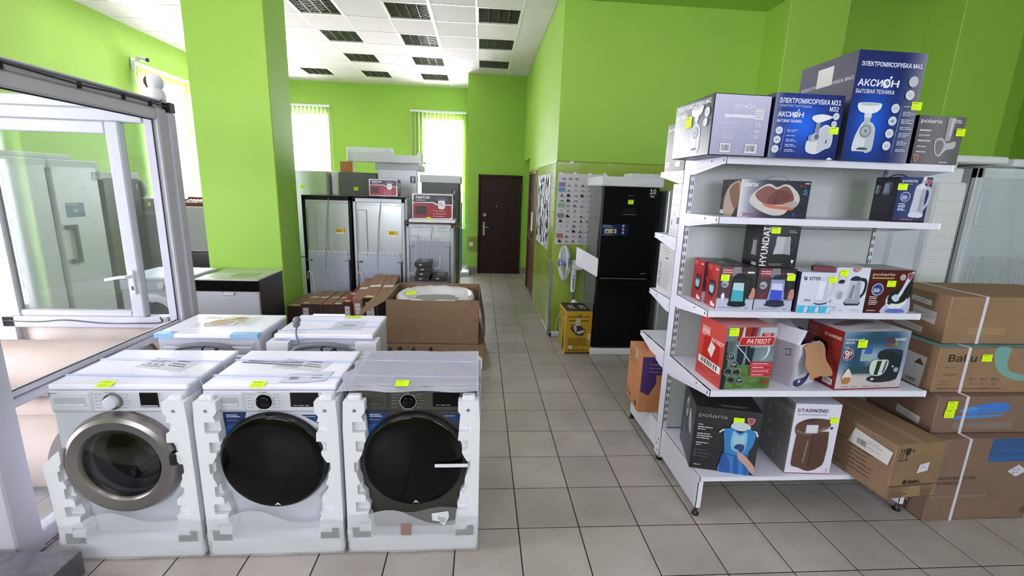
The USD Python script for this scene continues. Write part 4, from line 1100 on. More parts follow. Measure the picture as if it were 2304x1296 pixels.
carton('cardboard_box', 'small orange brown cardboard box standing on the rear refrigerators', (-1.955, 6.64, 1.951), 0, (0.17, 0.09, 0.145), mat('orange_cardboard', '#b3764a', 0.75, vary=0.08), cat='box')


def printer_art(red='#8e1c2c'):
    def fn(a):
        a.rect(0, 0, 1, 1, '#d5d3d8')
        a.poly([(0.02, 0.03), (0.02, 0.58), (0.06, 0.64), (0.5, 0.64), (0.6, 0.56), (0.96, 0.56), (0.97, 0.12), (0.93, 0.05)], red)
        a.poly([(0.02, 0.66), (0.05, 0.95), (0.98, 0.95), (0.98, 0.6), (0.62, 0.6), (0.52, 0.68)], '#2b2b36')
        a.text('PANTUM', 0.09, 0.8, 0.42, 0.1, '#e6e6ea', True, slant=0.15)
        a.lines(0.1, 0.42, (0.74,), 0.025, '#b9b9c2', 3)
        a.lines(0.6, 0.95, (0.84, 0.78), 0.02, '#8d8d98', 4)
        a.poly([(0.06, 0.18), (0.08, 0.5), (0.32, 0.52), (0.36, 0.46), (0.35, 0.16)], '#3a1420')
        a.poly([(0.08, 0.4), (0.1, 0.5), (0.31, 0.51), (0.35, 0.45)], '#241018')
        a.smooth([(0.64, 0.46), (0.64, 0.72), (0.72, 0.74), (0.8, 0.72), (0.8, 0.46), (0.72, 0.4)], '#dcdade')
        a.lines(0.66, 0.78, (0.64, 0.56), 0.03, '#8a4450', 3)
        for z in (0.33, 0.22, 0.12):
            a.ell(0.53, z, 0.012, 0.012, '#e6c9cf'); a.lines(0.57, 0.84, (z,), 0.025, '#cf9aa4', int(z * 100))
    return fn


def printer_side(a):
    a.rect(0, 0, 1, 1, '#4a3a3c')
    a.rect(0.1, 0.45, 0.9, 0.8, '#b9b3ac'); a.rect(0.15, 0.1, 0.85, 0.4, '#9a2a38')


carton('printer_box', 'smaller red and dark printed package with a printer, on the film covered refrigerator', (-1.36, 5.76, 1.66), 0, (0.34, 0.24, 0.2), paint('#c9c7cc', 0.5), {'front': printer_art(), 'right': printer_side}, tags=())
carton('printer_box', 'larger red and dark printed package with a printer, on the lower refrigerator', (-0.84, 5.74, 1.395), 0, (0.5, 0.3, 0.31), paint('#c9c7cc', 0.5), {'front': printer_art(), 'right': printer_side}, tags=(('front', 0.4, 0.03),))
put('white_tray', rb(-0.88, -0.33, 5.7, 6.1, 1.366, 1.394, 0.004), FOAM) if False else None
t = thing('foam_tray', 'flat white foam tray under the larger red printer package', 'foam', (-0.88, 5.7, 1.353))
put('tray', rb(0, 0.57, 0, 0.4, 0.0, 0.04, 0.006), FOAM, t)

# glass showcase by the far alcove
t = thing('glass_showcase', 'tall narrow glass showcase with a pale blue edge standing left of the brown door', 'showcase', (-0.56, 9.25, 0))
put('base', rb(0, 0.35, 0, 0.35, 0, 0.08, 0.006), FR_SILVER, t)
put('glass_side', bx(0, 0.35, 0.0, 0.008, 0.08, 1.62), GLASS, t)
put('glass_side', bx(0.342, 0.35, 0.0, 0.35, 0.08, 1.55), GLASS, t)
put('blue_edge', [bx(0.14, 0.17, -0.012, 0.0, 0.06, 1.72)], mat('blue_glass_edge', '#7fb6cf', 0.2), t)
put('dark_post', [bx(0.171, 0.195, -0.008, 0.0, 0.1, 1.5)], mat('showcase_post', '#2e4a58', 0.4), t)
put('shelf', [bx(0.01, 0.34, 0.01, 0.34, z, z + 0.006) for z in (0.45, 0.85, 1.25)][0], GLASS, t)

# black refrigerator by the corner, with film and foam
t = thing('refrigerator', 'tall matt black refrigerator with a number 10 sticker, right of the yellow package', 'refrigerator', (1.278, 4.75, 0))
W10 = 0.6
put('cabinet', rb(0.005, W10 - 0.005, 0.05, 0.6, 0.07, 1.885, 0.006), FR_BLACK, t)
ud = put('upper_door', rb(0, W10, -0.01, 0.045, 0.895, 1.885, 0.01), FR_BLACK, t)
ld = put('lower_door', rb(0, W10, -0.01, 0.045, 0.085, 0.865, 0.01), FR_BLACK, t)
put('grip_strip', bx(0.03, W10 - 0.045, -0.014, 0.02, 0.872, 0.884), STEEL, ld)
number_badge(t, '10', 0, 0, 0.09, (W10 - 0.115, -0.0106, 1.745), (1, 0, 0), '#101114')
a = Art(0.29, 0.13)
a.rect(0.0, 0.0, 0.6, 0.93, '#14284e'); a.rect(0.6, 0.05, 1, 1, '#101c34')
a.rect(0.12, 0.22, 0.55, 0.56, '#c9c6ba'); a.ell(0.2, 0.36, 0.05, 0.05, '#3f8a3a'); a.ell(0.31, 0.38, 0.05, 0.06, '#a8b04a'); a.ell(0.45, 0.38, 0.06, 0.07, '#9c4030')
a.lines(0.04, 0.5, (0.84, 0.72), 0.04, '#b7c3dc', 3); a.lines(0.04, 0.55, (0.1,), 0.03, '#8fa0c0', 3)
for k in range(3):
    a.ell(0.8, 0.84 - 0.28 * k, 0.045, 0.05, '#8fa2c6')
a.on('energy_sticker', ud, (0.01, -0.0105, 1.34), (1, 0, 0), (0, 0, 1))
a = Art(0.14, 0.1)
a.rect(0, 0.0, 1, 0.78, '#030304'); a.rect(0.0, 0.02, 1, 0.07, '#8a8a90'); a.lines(0.08, 0.4, (0.55, 0.35), 0.04, '#33363a', 3); a.lines(0.65, 0.95, (0.55, 0.35), 0.04, '#33363a', 3)
a.on('control_panel', ud, (0.225, -0.0105, 1.565), (1, 0, 0), (0, 0, 1))
a = Art(0.07, 0.02)
a.text('beko', 0.1, 0.2, 0.9, 0.7, '#6f7176')
a.on('door_badge', ud, (0.26, -0.0105, 1.755), (1, 0, 0), (0, 0, 1))
a = Art(0.08, 0.012)
a.lines(0.05, 1.1, (0.5,), 0.6, '#8a8c90', 3)
a.on('door_badge', ud, (0.47, -0.0105, 0.93), (1, 0, 0), (0, 0, 1))
price(t, ((0.3, -0.011, 1.7), (1, 0, 0), (0, 0, 1)), 0, 0, 0, 0, 0.058, 0.046, 0.001)
put('foam_base', rb(-0.02, W10 + 0.04, -0.02, 0.62, 0.0, 0.072, 0.012, 2), FOAM, t)
put('foam_cap', foam_cap(W10, 0.6, 1.886, 0.035, 0.07), FOAM, t)
put('packing_film', sheet(lambda u, v: np.stack([-0.012 - 0.022 * np.sin(np.pi * u) - 0.1 * v * u * (1 - v) + 0.006 * np.sin(13 * v), 0.02 + 0.58 * u, 1.88 - 1.75 * v], -1), 20, 40, 0), FILM_CLEAR, t, True)
put('white_card', sheet(lambda u, v: np.stack([-0.2 + 0.2 * u, 0.2 - 0.2 * u, 0.99 + 0.2 * v - 0.1 * u], -1), 4, 4, 0.002), PAPER, t)
t = thing('white_tray_package', 'flat white package lying on the foam cap of the black refrigerator', 'package', (1.62, 4.95, 1.957))
put('package', rb(0, 0.37, 0, 0.25, 0, 0.045, 0.006), PAPER, t)
t = thing('refrigerator', 'light grey film wrapped refrigerator behind the shelf, right of the black one', 'refrigerator', (2.0, 4.8, 0))
put('cabinet', rb(0, 0.6, 0.04, 0.62, 0.03, 1.83, 0.008), FR_GREY, t)
put('upper_door', rb(0, 0.6, -0.02, 0.035, 0.72, 1.83, 0.01), FR_SILVER, t)
put('lower_door', rb(0, 0.6, -0.02, 0.035, 0.05, 0.7, 0.01), FR_SILVER, t)
put('packing_film', sheet(lambda u, v: np.stack([-0.03 + 0.66 * u, -0.035 - 0.01 * np.sin(15 * u + 3 * v) ** 2, 0.06 + 1.78 * v], -1), 30, 20, 0), FILM_CLEAR, t, True)

# refrigerators along the left wall, behind the lobby
def wall_fridge(label, y, h, m, num=None, cap=True, handle=None, w=0.595):
    """Stands against the left wall and faces into the shop (+x)."""
    t = thing('refrigerator', label, 'refrigerator', (-4.6, y, 0), 90)
    put('cabinet', rb(0, w, 0.04, 0.6, 0.03, h, 0.008), m, t)
    d = put('door', rb(0, w, -0.025, 0.035, 0.06, h, 0.01), m, t)
    if cap:
        put('foam_cap', [foam_cap(w, 0.6, h, 0.024, 0.07)], FOAM, t)
    if handle:
        put('handle', [rb(0.05, 0.16, -0.06, -0.025, h - 0.69, h - 0.64, 0.006), rb(0.05, 0.16, -0.06, -0.025, h - 1.07, h - 1.02, 0.006), rb(0.14, 0.18, -0.065, -0.035, h - 1.07, h - 0.64, 0.006)], mat('dark_bar_handle', '#3c3e44', 0.4), d)
        a = Art(0.24, 0.16)
        a.rect(0, 0, 1, 1, '#15346e'); a.ell(0.5, 0.45, 0.1, 0.1, '#8fa8a0'); a.ell(0.7, 0.5, 0.08, 0.07, '#3f74b0'); a.lines(0.08, 0.9, (0.88,), 0.06, '#9fb2d0', 3)
        a.on('energy_sticker', d, (0.1, -0.0256, h - 0.56), (1, 0, 0), (0, 0, 1))
        a = Art(0.08, 0.02)
        a.text('beko', 0.1, 0.2, 0.9, 0.7, '#6f7176'); a.on('door_badge', d, (0.33, -0.0256, h - 0.24), (1, 0, 0), (0, 0, 1))
    if num:
        number_badge(t, num, 0, 0, 0.075, (w - 0.085, -0.0258, h - 0.15), (1, 0, 0))
    return t


wall_fridge('tall white refrigerator without a handle behind the lobby glass', 4.635, 1.885, FR_WHITE)
wall_fridge('tall white refrigerator with a grey bar handle and blue sticker behind the lobby glass', 5.29, 1.885, FR_WHITE, '2', True, True)
t = thing('white_tray_package', 'white foam tray lying on the foam caps of the tall white refrigerators', 'package', (-5.0, 4.9, 1.957))
put('package', rb(0, 0.4, 0, 0.7, 0, 0.05, 0.008), FOAM, t)
wall_fridge('dark grey refrigerator with a foam cap behind the lobby door', 5.95, 1.775, mat('fridge_black_film', '#2a2d2d', 0.4), '2')
f = wall_fridge('low grey refrigerator without foam beside the left window', 6.6, 1.51, FR_DARK, None, False)
price(f, ((0.08, -0.026, 1.43), (1, 0, 0), (0, 0, 1)), 0, 0, 0, 0, 0.06, 0.05, 0.001)
t = thing('black_bag', 'dark bag standing on the low grey refrigerator by the left window', 'bag', (-4.85, 6.9, 1.511))
m = trimesh.creation.icosphere(3, 0.12); m.apply_scale((0.8, 1.1, 1.15)); m.apply_translation((0, 0, 0.12)); m.vertices[:, 2] = np.maximum(m.vertices[:, 2], 0.0)
put('bag_body', m, mat('olive_black_bag', '#23250f', 0.6), t, True)
t = thing('freezer', 'white upright freezer below the left window, beside the green column', 'freezer', (-4.62, 7.23, 0))
put('cabinet', rb(0, 0.62, 0.03, 0.6, 0.03, 1.385, 0.008), FR_WHITE, t)
put('door', rb(0, 0.62, -0.025, 0.03, 0.06, 1.385, 0.01), FR_WHITE, t)
put('side_rail', bx(0.62, 0.628, 0.0, 0.02, 0.06, 1.36), GREYPLASTIC, t)
t = thing('open_carton', 'open reddish cardboard tray holding white cables on the upright freezer', 'box', (-4.55, 7.25, 1.386))
put('tray', [rb(0, 0.4, 0, 0.012, 0, 0.05, 0.003), rb(0, 0.4, 0.25, 0.262, 0, 0.13, 0.003), rb(0, 0.012, 0, 0.26, 0, 0.1, 0.003), rb(0.388, 0.4, 0, 0.26, 0, 0.1, 0.003), bx(0, 0.4, 0, 0.26, 0, 0.008)], mat('red_cardboard', '#8d4a42', 0.7), t)
put('cables', [curve([(0.05 + 0.05 * k, 0.05, 0.03), (0.12 + 0.05 * k, 0.12, 0.09), (0.18 + 0.04 * k, 0.08, 0.06), (0.2 + 0.03 * k, 0.2, 0.05)], 0.012, 6) for k in range(4)], WIRE, t, True, kind='stuff')
t = thing('foam_stack', 'white foam slabs stacked on a narrow cabinet beside the green column', 'foam', (-3.98, 7.4, 0))
put('cabinet', rb(0.0, 0.4, 0.0, 0.4, 0, 1.88, 0.006), FR_WHITE, t)
put('foam_slab', rb(-0.2, 0.45, -0.05, 0.42, 1.88, 1.97, 0.01), FOAM, t)
put('foam_slab', rb(-0.22, 0.45, -0.02, 0.42, 2.0, 2.06, 0.01), FOAM, t)
put('foam_slab', rb(0.0, 0.45, 0.0, 0.42, 1.965, 2.005, 0.006), FOAM, t)
t = thing('office_chair', 'black office chair half hidden behind the white washing machine and the column', 'chair', (-3.345, 5.42, 0))
put('seat', rb(-0.23, 0.23, -0.23, 0.23, 0.5, 0.58, 0.03, 3), BLACKPLASTIC, t, 30)
put('backrest', rb(-0.17, 0.2, 0.2, 0.26, 0.62, 0.95, 0.03, 3), BLACKPLASTIC, t, 30)
put('back_bar', curve([(0, 0.1, 0.5), (0, 0.27, 0.52), (0, 0.28, 0.8)], 0.02), BLACKPLASTIC, t, True)
for s in (-1, 1):
    put('armrest', [curve([(s * 0.22, 0.1, 0.53), (s * 0.28, 0.08, 0.55), (s * 0.28, 0.06, 0.66)], 0.015), rb(s * 0.25, s * 0.31, -0.15, 0.15, 0.65, 0.69, 0.012, 2)], BLACKPLASTIC, t, True)
put('column', cyl((0, 0, 0.08), (0, 0, 0.5), 0.028), BLACKPLASTIC, t, 40)
put('star_base', [cyl((0, 0, 0.1), (0.28 * math.cos(a), 0.28 * math.sin(a), 0.06), 0.018, 10, 0.014) for a in np.arange(5) * 2 * math.pi / 5], BLACKPLASTIC, t, 40)
for a in np.arange(5) * 2 * math.pi / 5:
    put('castor', cyl((0.28 * math.cos(a) - 0.012, 0.28 * math.sin(a), 0.028), (0.28 * math.cos(a) + 0.012, 0.28 * math.sin(a), 0.028), 0.028, 16), BLACKPLASTIC, t, 40)

# ---------------------------------------------------------------- cardboard in the middle of the floor
BROWN_TOP = mat('brown_box_top', '#8a6a50', 0.6, vary=0.1, vscale=14.0)
BROWN_END = mat('brown_box_end', '#3a2420', 0.5)


def long_box(label, x, y, z, w, d, h, rz, rx, front, group='long brown boxes in front of the turned refrigerators', tape=True, sticker=True, yellow=False, top=None):
    t = thing('long_box', label, 'box', (x, y, z), rz, group, rotx=rx)
    put('body', rb(0, w, 0, d, 0, h, 0.005), top or BROWN_TOP, t)
    a = Art(w, h)
    a.rect(0.03, 0.0, 0.97, 0.985, front)
    if sticker:
        a.rect(0.22, 0.55, 0.78, 0.9, '#c3c4c6'); a.lines(0.28, 0.72, (0.82, 0.74, 0.66), 0.02, '#8a8a8c', 2)
    a.lines(0.25, 0.9, (0.42, 0.36), 0.02, '#8d7a6c', 7)
    a.on('end_print', t, (0, 0, 0), (1, 0, 0), (0, 0, 1), False)
    a = Art(w, d)
    a.rect(0.48, 0, 0.52, 1, '#5f4632')
    if tape:
        a.poly([(0.12, 0.42), (0.15, 0.5), (0.9, 0.53), (0.92, 0.44)], '#d4d2d0')
    if yellow:
        a.poly([(0.2, 0.01), (0.25, 0.08), (0.8, 0.06), (0.78, 0.01)], '#d6cf6a')
    a.on('top_print', t, (0, 0, h), (1, 0, 0), (0, 1, 0), False)
    return t


ends = ['leftmost, lowest', 'second from the left, with a white end sticker', 'third from the left', 'fourth from the left', 'fifth from the left']
xs = [-2.13, -1.945, -1.835, -1.715, -1.6]
for k, (x, e) in enumerate(zip(xs, ends)):
    w = 0.175 if k == 0 else 0.105
    long_box(f'long brown box in the floor row, {e}', x, 4.93 if k else 5.02, 0, w, 0.62, (0.45 if k == 0 else 0.5), 0, 0, '#2c1a18' if k != 1 else '#3c2a24', tape=k > 0, sticker=k == 1, yellow=k in (0, 1, 4))
long_box('long red topped cardboard box between the brown ones on the floor', -1.487, 4.93, 0, 0.095, 0.66, 0.535, 0, 3, '#2a1718', None, True, True, True, mat('red_box_top', '#8a2a2c', 0.5))
hb = long_box('long tan cardboard box with a hand hole in its end, beside taller black ended ones', -1.385, 5.0, 0, 0.105, 0.66, 0.575, 0, 9, '#8a664a', None, True, True)
put('hand_hole', rb(0.028, 0.078, -0.003, 0.003, 0.24, 0.262, 0.01, 2), BLACKPLASTIC, hb)
long_box('long black ended cardboard box with a white sticker, beside the open package of the sink', -1.27, 5.0, 0, 0.15, 0.68, 0.6, 0, 11, '#15100f', 'tall black ended long boxes', True, True, True)
long_box('long black ended cardboard box partly behind the flap of the big open package', -1.118, 5.0, 0, 0.14, 0.68, 0.6, 0, 11, '#15100f', 'tall black ended long boxes', True, False)

# the big open box with its wrapped basin on a flat box
t = carton('flat_carton', 'flat brown cardboard box on the floor under the big open one', (-0.97, 4.28, 0), 0, (1.035, 1.0, 0.262), CARD, cat='box')
a = Art(1.035, 0.262)
for k, x in enumerate((0.06, 0.16, 0.28, 0.45)):
    a.poly([(x, 0.5), (x + 0.02, 0.9), (x + 0.05, 0.95), (x + 0.07, 0.6)] if k % 2 else [(x, 0.7), (x + 0.05, 0.95), (x + 0.07, 0.7), (x + 0.05, 0.75)], '#2a211c')
a.on('front_print', t, (0, 0, 0), (1, 0, 0), (0, 0, 1), False)
t = thing('open_carton', 'big open brown cardboard box holding a film wrapped oval basin', 'box', (-0.9, 4.31, 0.262))
w, d, h = 0.905, 0.84, 0.445
put('body', [rb(0, w, 0, 0.006, 0, h, 0.002), rb(0, w, d - 0.006, d, 0, h, 0.002), rb(0, 0.006, 0, d, 0, h, 0.002), rb(w - 0.006, w, 0, d, 0, h, 0.002), bx(0, w, 0, d, 0, 0.006)], CARD, t)
def flap(p0, p1, out, drop):
    p0, p1 = np.array(p0, float), np.array(p1, float)
    o = np.array(out, float)
    return sheet(lambda u, v: p0 + u[..., None] * (p1 - p0) + v[..., None] * o + (0.03 * np.sin(np.pi * u) * v)[..., None] * np.array((0, 0, 1.0)), 8, 6, 0.006)
put('flap', flap((0.0, 0.0, h), (0.0, d, h), (-0.26, -0.06, -0.15), 0), CARD, t, label='left flap bent outwards')
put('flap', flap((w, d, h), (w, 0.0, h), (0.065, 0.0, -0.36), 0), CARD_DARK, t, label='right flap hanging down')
put('flap', flap((w, d - 0.008, h - 0.005), (0, d - 0.008, h - 0.005), (0.0, -0.012, -0.3), 0), CARD, t)
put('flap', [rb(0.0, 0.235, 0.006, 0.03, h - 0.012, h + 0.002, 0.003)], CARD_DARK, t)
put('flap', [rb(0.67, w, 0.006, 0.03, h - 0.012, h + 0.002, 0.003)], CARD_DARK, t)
t = thing('wrapped_basin', 'oval basin wrapped in white film inside the big open cardboard box', 'basin', (-0.45, 4.73, 0.27))
gv = lathe([(0.0, 0.36), (0.18, 0.355), (0.25, 0.385), (0.32, 0.43), (0.38, 0.455), (0.41, 0.43), (0.415, 0.38), (0.4, 0.25), (0.33, 0.08), (0.2, 0.0), (0.0, 0.0)], 72)
v = gv.vertices.copy(); v[:, 1] *= 0.93
v[:, 2] *= 0.93
v += (meshkit.noise(v * 18)[:, None] - 0.5) * 0.028 * np.array((1, 1, 1.2))
put('wrapped_rim', trimesh.Trimesh(v, gv.faces, process=False), mat('milky_film', '#d9d6dc', 0.35, bump=(40.0, 0.5, 0.006)), t, True)
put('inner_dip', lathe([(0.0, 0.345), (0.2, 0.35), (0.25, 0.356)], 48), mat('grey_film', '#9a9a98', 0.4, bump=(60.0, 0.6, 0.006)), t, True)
price(t, ((-0.25, -0.12, 0.435), (0.95, 0.2, 0.1), (0, 0.9, 0.4)), 0, 0, 0, 0, 0.1, 0.06, 0.01)

# stack of small dark boxes
for k in range(5):
    x = -0.765 if k < 4 else -0.575
    z = 0.69 + 0.055 * k if k < 4 else 0.69
    carton('cartridge_box', ('small black cartridge box, lowest of the stack on the grey stool', 'small black cartridge box, second from below in its stack', 'small black cartridge box, third from below in its stack', 'small black cartridge box, top of its stack', 'small black cartridge box beside the stack of them')[k], (x + 0.012 * (k % 3), 5.335 + 0.004 * k, z + 0.0006 * k), -3 + 3 * (k % 3), (0.17, 0.3, 0.054), mat('cartridge_black', '#2b2826', 0.4), {'front': lambda a: a.rect(0.3, 0.35, 0.5, 0.6, '#b9b9bc'), 'top': lambda a: (a.rect(0.3, 0.5, 0.75, 0.75, '#a3a58e'), a.lines(0.1, 0.9, (0.2, 0.3), 0.02, '#8d8d8d', 3))}, group=None)
t = thing('low_stool', 'grey storage box under the small black cartridge boxes', 'box', (-0.82, 5.3, 0))
put('box_body', rb(0, 0.44, 0, 0.36, 0, 0.665, 0.008), mat('grey_storage', '#5a5c66', 0.5), t)
put('box_lid', rb(-0.01, 0.45, -0.01, 0.37, 0.665, 0.689, 0.006), mat('grey_storage', '#5a5c66', 0.5), t)

# ---------------------------------------------------------------- the double sided shop shelf
SHELFW = mat('shelf_white', '#d9dae8', 0.33)
SHELFB = mat('shelf_back_panel', '#bfc3c4', 0.4)
GX0, GX1, GYF, GYB = 1.25, 2.475, 2.70, 2.79
g = thing('shop_shelf', 'white double sided metal shop shelf loaded with boxed kitchen appliances', 'shelf', (0, 0, 0))
for x in (GX0, GX1):
    u = put('upright', [bx(x - 0.002, x + 0.028, GYF, GYF + 0.003, 0.03, 2.0), bx(x - 0.002, x + 0.028, GYB - 0.003, GYB, 0.03, 2.0), bx(x - 0.002, x + 0.001, GYF, GYB, 0.03, 2.0), bx(x - 0.002, x + 0.028, GYF, GYB, 1.996, 2.0)], SHELFW, g)
    put('upright_slots', [bx(x + a, x + a + 0.005, GYF - 0.0006, GYF + 0.001, z, z + 0.027) for z in np.arange(0.3, 1.97, 0.05) for a in (0.005, 0.017)], BLACKPLASTIC, u, kind='stuff')
    put('upright_foot', [lathe([(0, 0.0), (0.022, 0.0), (0.022, 0.008), (0.012, 0.014), (0.008, 0.04), (0, 0.04)], 16, at=(x + 0.013, GYF + 0.03, 0.0))], BLACKPLASTIC, u, 40)
    for k in range(3):
        put('bolt', [cyl((x - 0.006, GYF + 0.03 + 0.02 * (k % 2), 0.07 + 0.04 * k), (x, GYF + 0.03 + 0.02 * (k % 2), 0.07 + 0.04 * k), 0.006, 8)], STEEL, u)
edges = [0.25, 0.66, 1.10, 1.61, 1.985]
for z0, z1 in zip(edges[:-1], edges[1:]):
    put('back_panel', rb(GX0 + 0.028, GX1, GYF + 0.006, GYF + 0.02, z0 + 0.002, z1 - 0.002, 0.002), SHELFB, g)
    put('back_panel', rb(GX0 + 0.028, GX1, GYB - 0.02, GYB - 0.006, z0 + 0.002, z1 - 0.002, 0.002), SHELFB, g)


def shelf(z, depth, back, fall):
    """A shelf on two brackets; fall = how deep the bracket is at the upright."""
    y0, sgn = (GYF, -1) if not back else (GYB, 1)
    ye = y0 + sgn * depth
    s = put('shelf', [bx(GX0 + 0.014, GX1 + 0.012, y0, ye, z - 0.003, z), rb(GX0 + 0.004, GX1 + 0.024, ye, ye + sgn * 0.003, z - 0.034, z + 0.001, 0.001), bx(GX0 + 0.014, GX1 + 0.012, ye - sgn * 0.012, ye, z - 0.034, z - 0.031)], SHELFW, g)
    for x in (GX0 - 0.004, GX1 + 0.02):
        p = [(y0, z), (ye, z), (ye, z - 0.034), (ye - sgn * 0.03, z - 0.036), (y0 + sgn * 0.05, z - fall), (y0, z - fall)]
        put('bracket', [prism(p, x, x + 0.004, 'yz'), prism([(y0 + sgn * 0.03, z - 0.03), (ye - sgn * 0.09, z - 0.03), (y0 + sgn * 0.06, z - fall + 0.025), (y0 + sgn * 0.03, z - fall + 0.025)], x - 0.002, x, 'yz')], SHELFW, s)
        put('bracket_hook', bx(x - 0.002, x, ye - sgn * 0.02, ye - sgn * 0.012, z - 0.024, z - 0.008), STEEL, s)
        put('bracket_screw', [cyl((x - 0.003, ye - sgn * 0.14, z - 0.016), (x, ye - sgn * 0.14, z - 0.016), 0.005, 8)], STEEL, s)
    put('rail_cap', rb(GX1 + 0.02, GX1 + 0.03, ye - sgn * 0.01, ye + sgn * 0.006, z - 0.036, z + 0.002, 0.003), SHELFW, s)
    return s


TOP, SH2, SH3, SH4, SH5 = 1.99, 1.685, 1.175, 0.765, 0.248
shelf(TOP, 0.385, False, 0.08); shelf(SH2, 0.385, False, 0.075); shelf(SH3, 0.39, False, 0.075); shelf(SH4, 0.52, False, 0.12)
shelf(1.94, 0.365, True, 0.08); shelf(1.525, 0.365, True, 0.08); shelf(1.12, 0.365, True, 0.085); shelf(0.765, 0.46, True, 0.12)
for y0, sgn in ((GYF, -1), (GYB, 1)):   # the base shelves with their legs
    ye = y0 + sgn * 0.53
    s = put('base_shelf', [bx(GX0 + 0.01, GX1 + 0.016, y0, ye, SH5 - 0.003, SH5), bx(GX0 + 0.01, GX1 + 0.016, ye, ye + sgn * 0.003, SH5 - 0.026, SH5)], SHELFW, g)
    for x in (GX0, GX1 + 0.016):
        put('base_side', [prism([(y0, SH5), (ye, SH5), (ye, 0.05), (ye - sgn * 0.03, 0.05), (y0 + sgn * 0.03, 0.06), (y0, 0.06)], x, x + 0.004, 'yz'), bx(x, x + 0.03, ye - sgn * 0.002, ye, 0.05, SH5 - 0.03)], SHELFW, s)
        put('base_foot', lathe([(0, 0.0), (0.02, 0.0), (0.021, 0.01), (0.012, 0.018), (0.007, 0.05), (0, 0.05)], 16, at=(x + 0.012, ye - sgn * 0.015, 0.0)), BLACKPLASTIC, s, 40)

# ---------------------------------------------------------------- pictures printed on the packages
def glow(c0, c1, cx, cy, rad, c2=None):
    c0, c1 = np.array(c0, float), np.array(c1, float)
    def fn(u, v):
        t = np.exp(-(((u - cx) / rad) ** 2 + ((v - cy) / (rad * 1.1)) ** 2))
        c = [c0[i] + (c1[i] - c0[i]) * t for i in range(3)]
        if c2 is not None:
            e = np.clip((u - c2[3]) / max(1 - c2[3], 1e-3), 0, 1) if c2[3] >= 0 else np.clip((-c2[3] - u) / -c2[3], 0, 1)
            c = [c[i] + (c2[i] - c[i]) * e for i in range(3)]
        return c
    return fn


def badge(a, x, y, r, mark=None, col='#c8ccdc'):
    a.ell(x, y, r, r, col)
    if mark:
        a.text(mark, x - r * 0.45, y - 0.012, x + r * 0.45, 0.024, '#3a4258', True)
    else:
        a.ell(x, y, r * 0.6, r * 0.35, '#b3b8cb'); 


def wordmark(a, x0, y, x1, h, col='#e4e6f0'):
    """The grinder maker's name with its planet-like fifth letter."""
    w = x1 - x0
    a.text('АКСИ', x0, y, x0 + w * 0.6, h, col, True, slant=0.06)
    cx, cy, r = x0 + w * 0.705, y + h * 0.48, w * 0.095
    a.ell(cx, cy, r, r * 1.02, col)
    a.ell(cx + r * 0.1, cy + h * 0.08, r * 0.45, r * 0.5, '#27345c')
    a.line([(cx - r * 0.7, cy - h * 0.7), (cx + r * 0.2, cy + h * 0.2), (cx + r * 1.15, cy + h * 1.05)], 0.0035, col)
    a.ell(cx + r * 0.85, cy + h * 0.95, r * 0.28, r * 0.28, col)
    a.text('Н', x0 + w * 0.81, y, x1, h, col, True, slant=0.06)


def grinder_front(a, cx, y0, s):
    """A meat grinder seen from the front; s = its width in box widths."""
    k = a.w / a.h
    P = lambda pts: [(cx + x * s, y0 + y * s * k) for x, y in pts]
    W1, W2, W3 = '#cfd3dc', '#b4b9c4', '#e2e4ea'
    a.smooth(P([(-0.48, 0.02), (-0.46, 0.5), (-0.3, 1.0), (-0.12, 1.25), (0.25, 1.22), (0.45, 1.0), (0.5, 0.6), (0.48, 0.05), (0.25, -0.02), (-0.25, -0.02)]), W1)
    a.smooth(P([(0.1, 0.0), (0.15, 1.1), (0.36, 1.05), (0.46, 0.7), (0.46, 0.05)]), W2)
    a.rect(cx - 0.14 * s, y0 + 1.1 * s * k, cx + 0.16 * s, y0 + 1.62 * s * k, W2)
    a.rect(cx - 0.17 * s, y0 + 1.42 * s * k, cx + 0.19 * s, y0 + 1.66 * s * k, W1)
    a.smooth(P([(-0.55, 2.0), (-0.5, 1.75), (-0.25, 1.62), (0.25, 1.62), (0.52, 1.78), (0.56, 2.02), (0.2, 2.06), (-0.2, 2.06)]), W3)
    a.smooth(P([(-0.5, 1.97), (0.0, 1.92), (0.52, 1.99), (0.2, 2.04), (-0.2, 2.04)]), W2)
    a.ell(cx + 0.02 * s, y0 + 0.85 * s * k, 0.28 * s, 0.28 * s, '#7f8795'); a.ell(cx + 0.02 * s, y0 + 0.85 * s * k, 0.2 * s, 0.2 * s, '#a5acb8'); a.ell(cx + 0.02 * s, y0 + 0.85 * s * k, 0.07 * s, 0.07 * s, '#6c7482')
    a.smooth(P([(-0.25, 0.05), (-0.15, 0.14), (0.15, 0.14), (0.25, 0.05)]), '#4a4f5a')


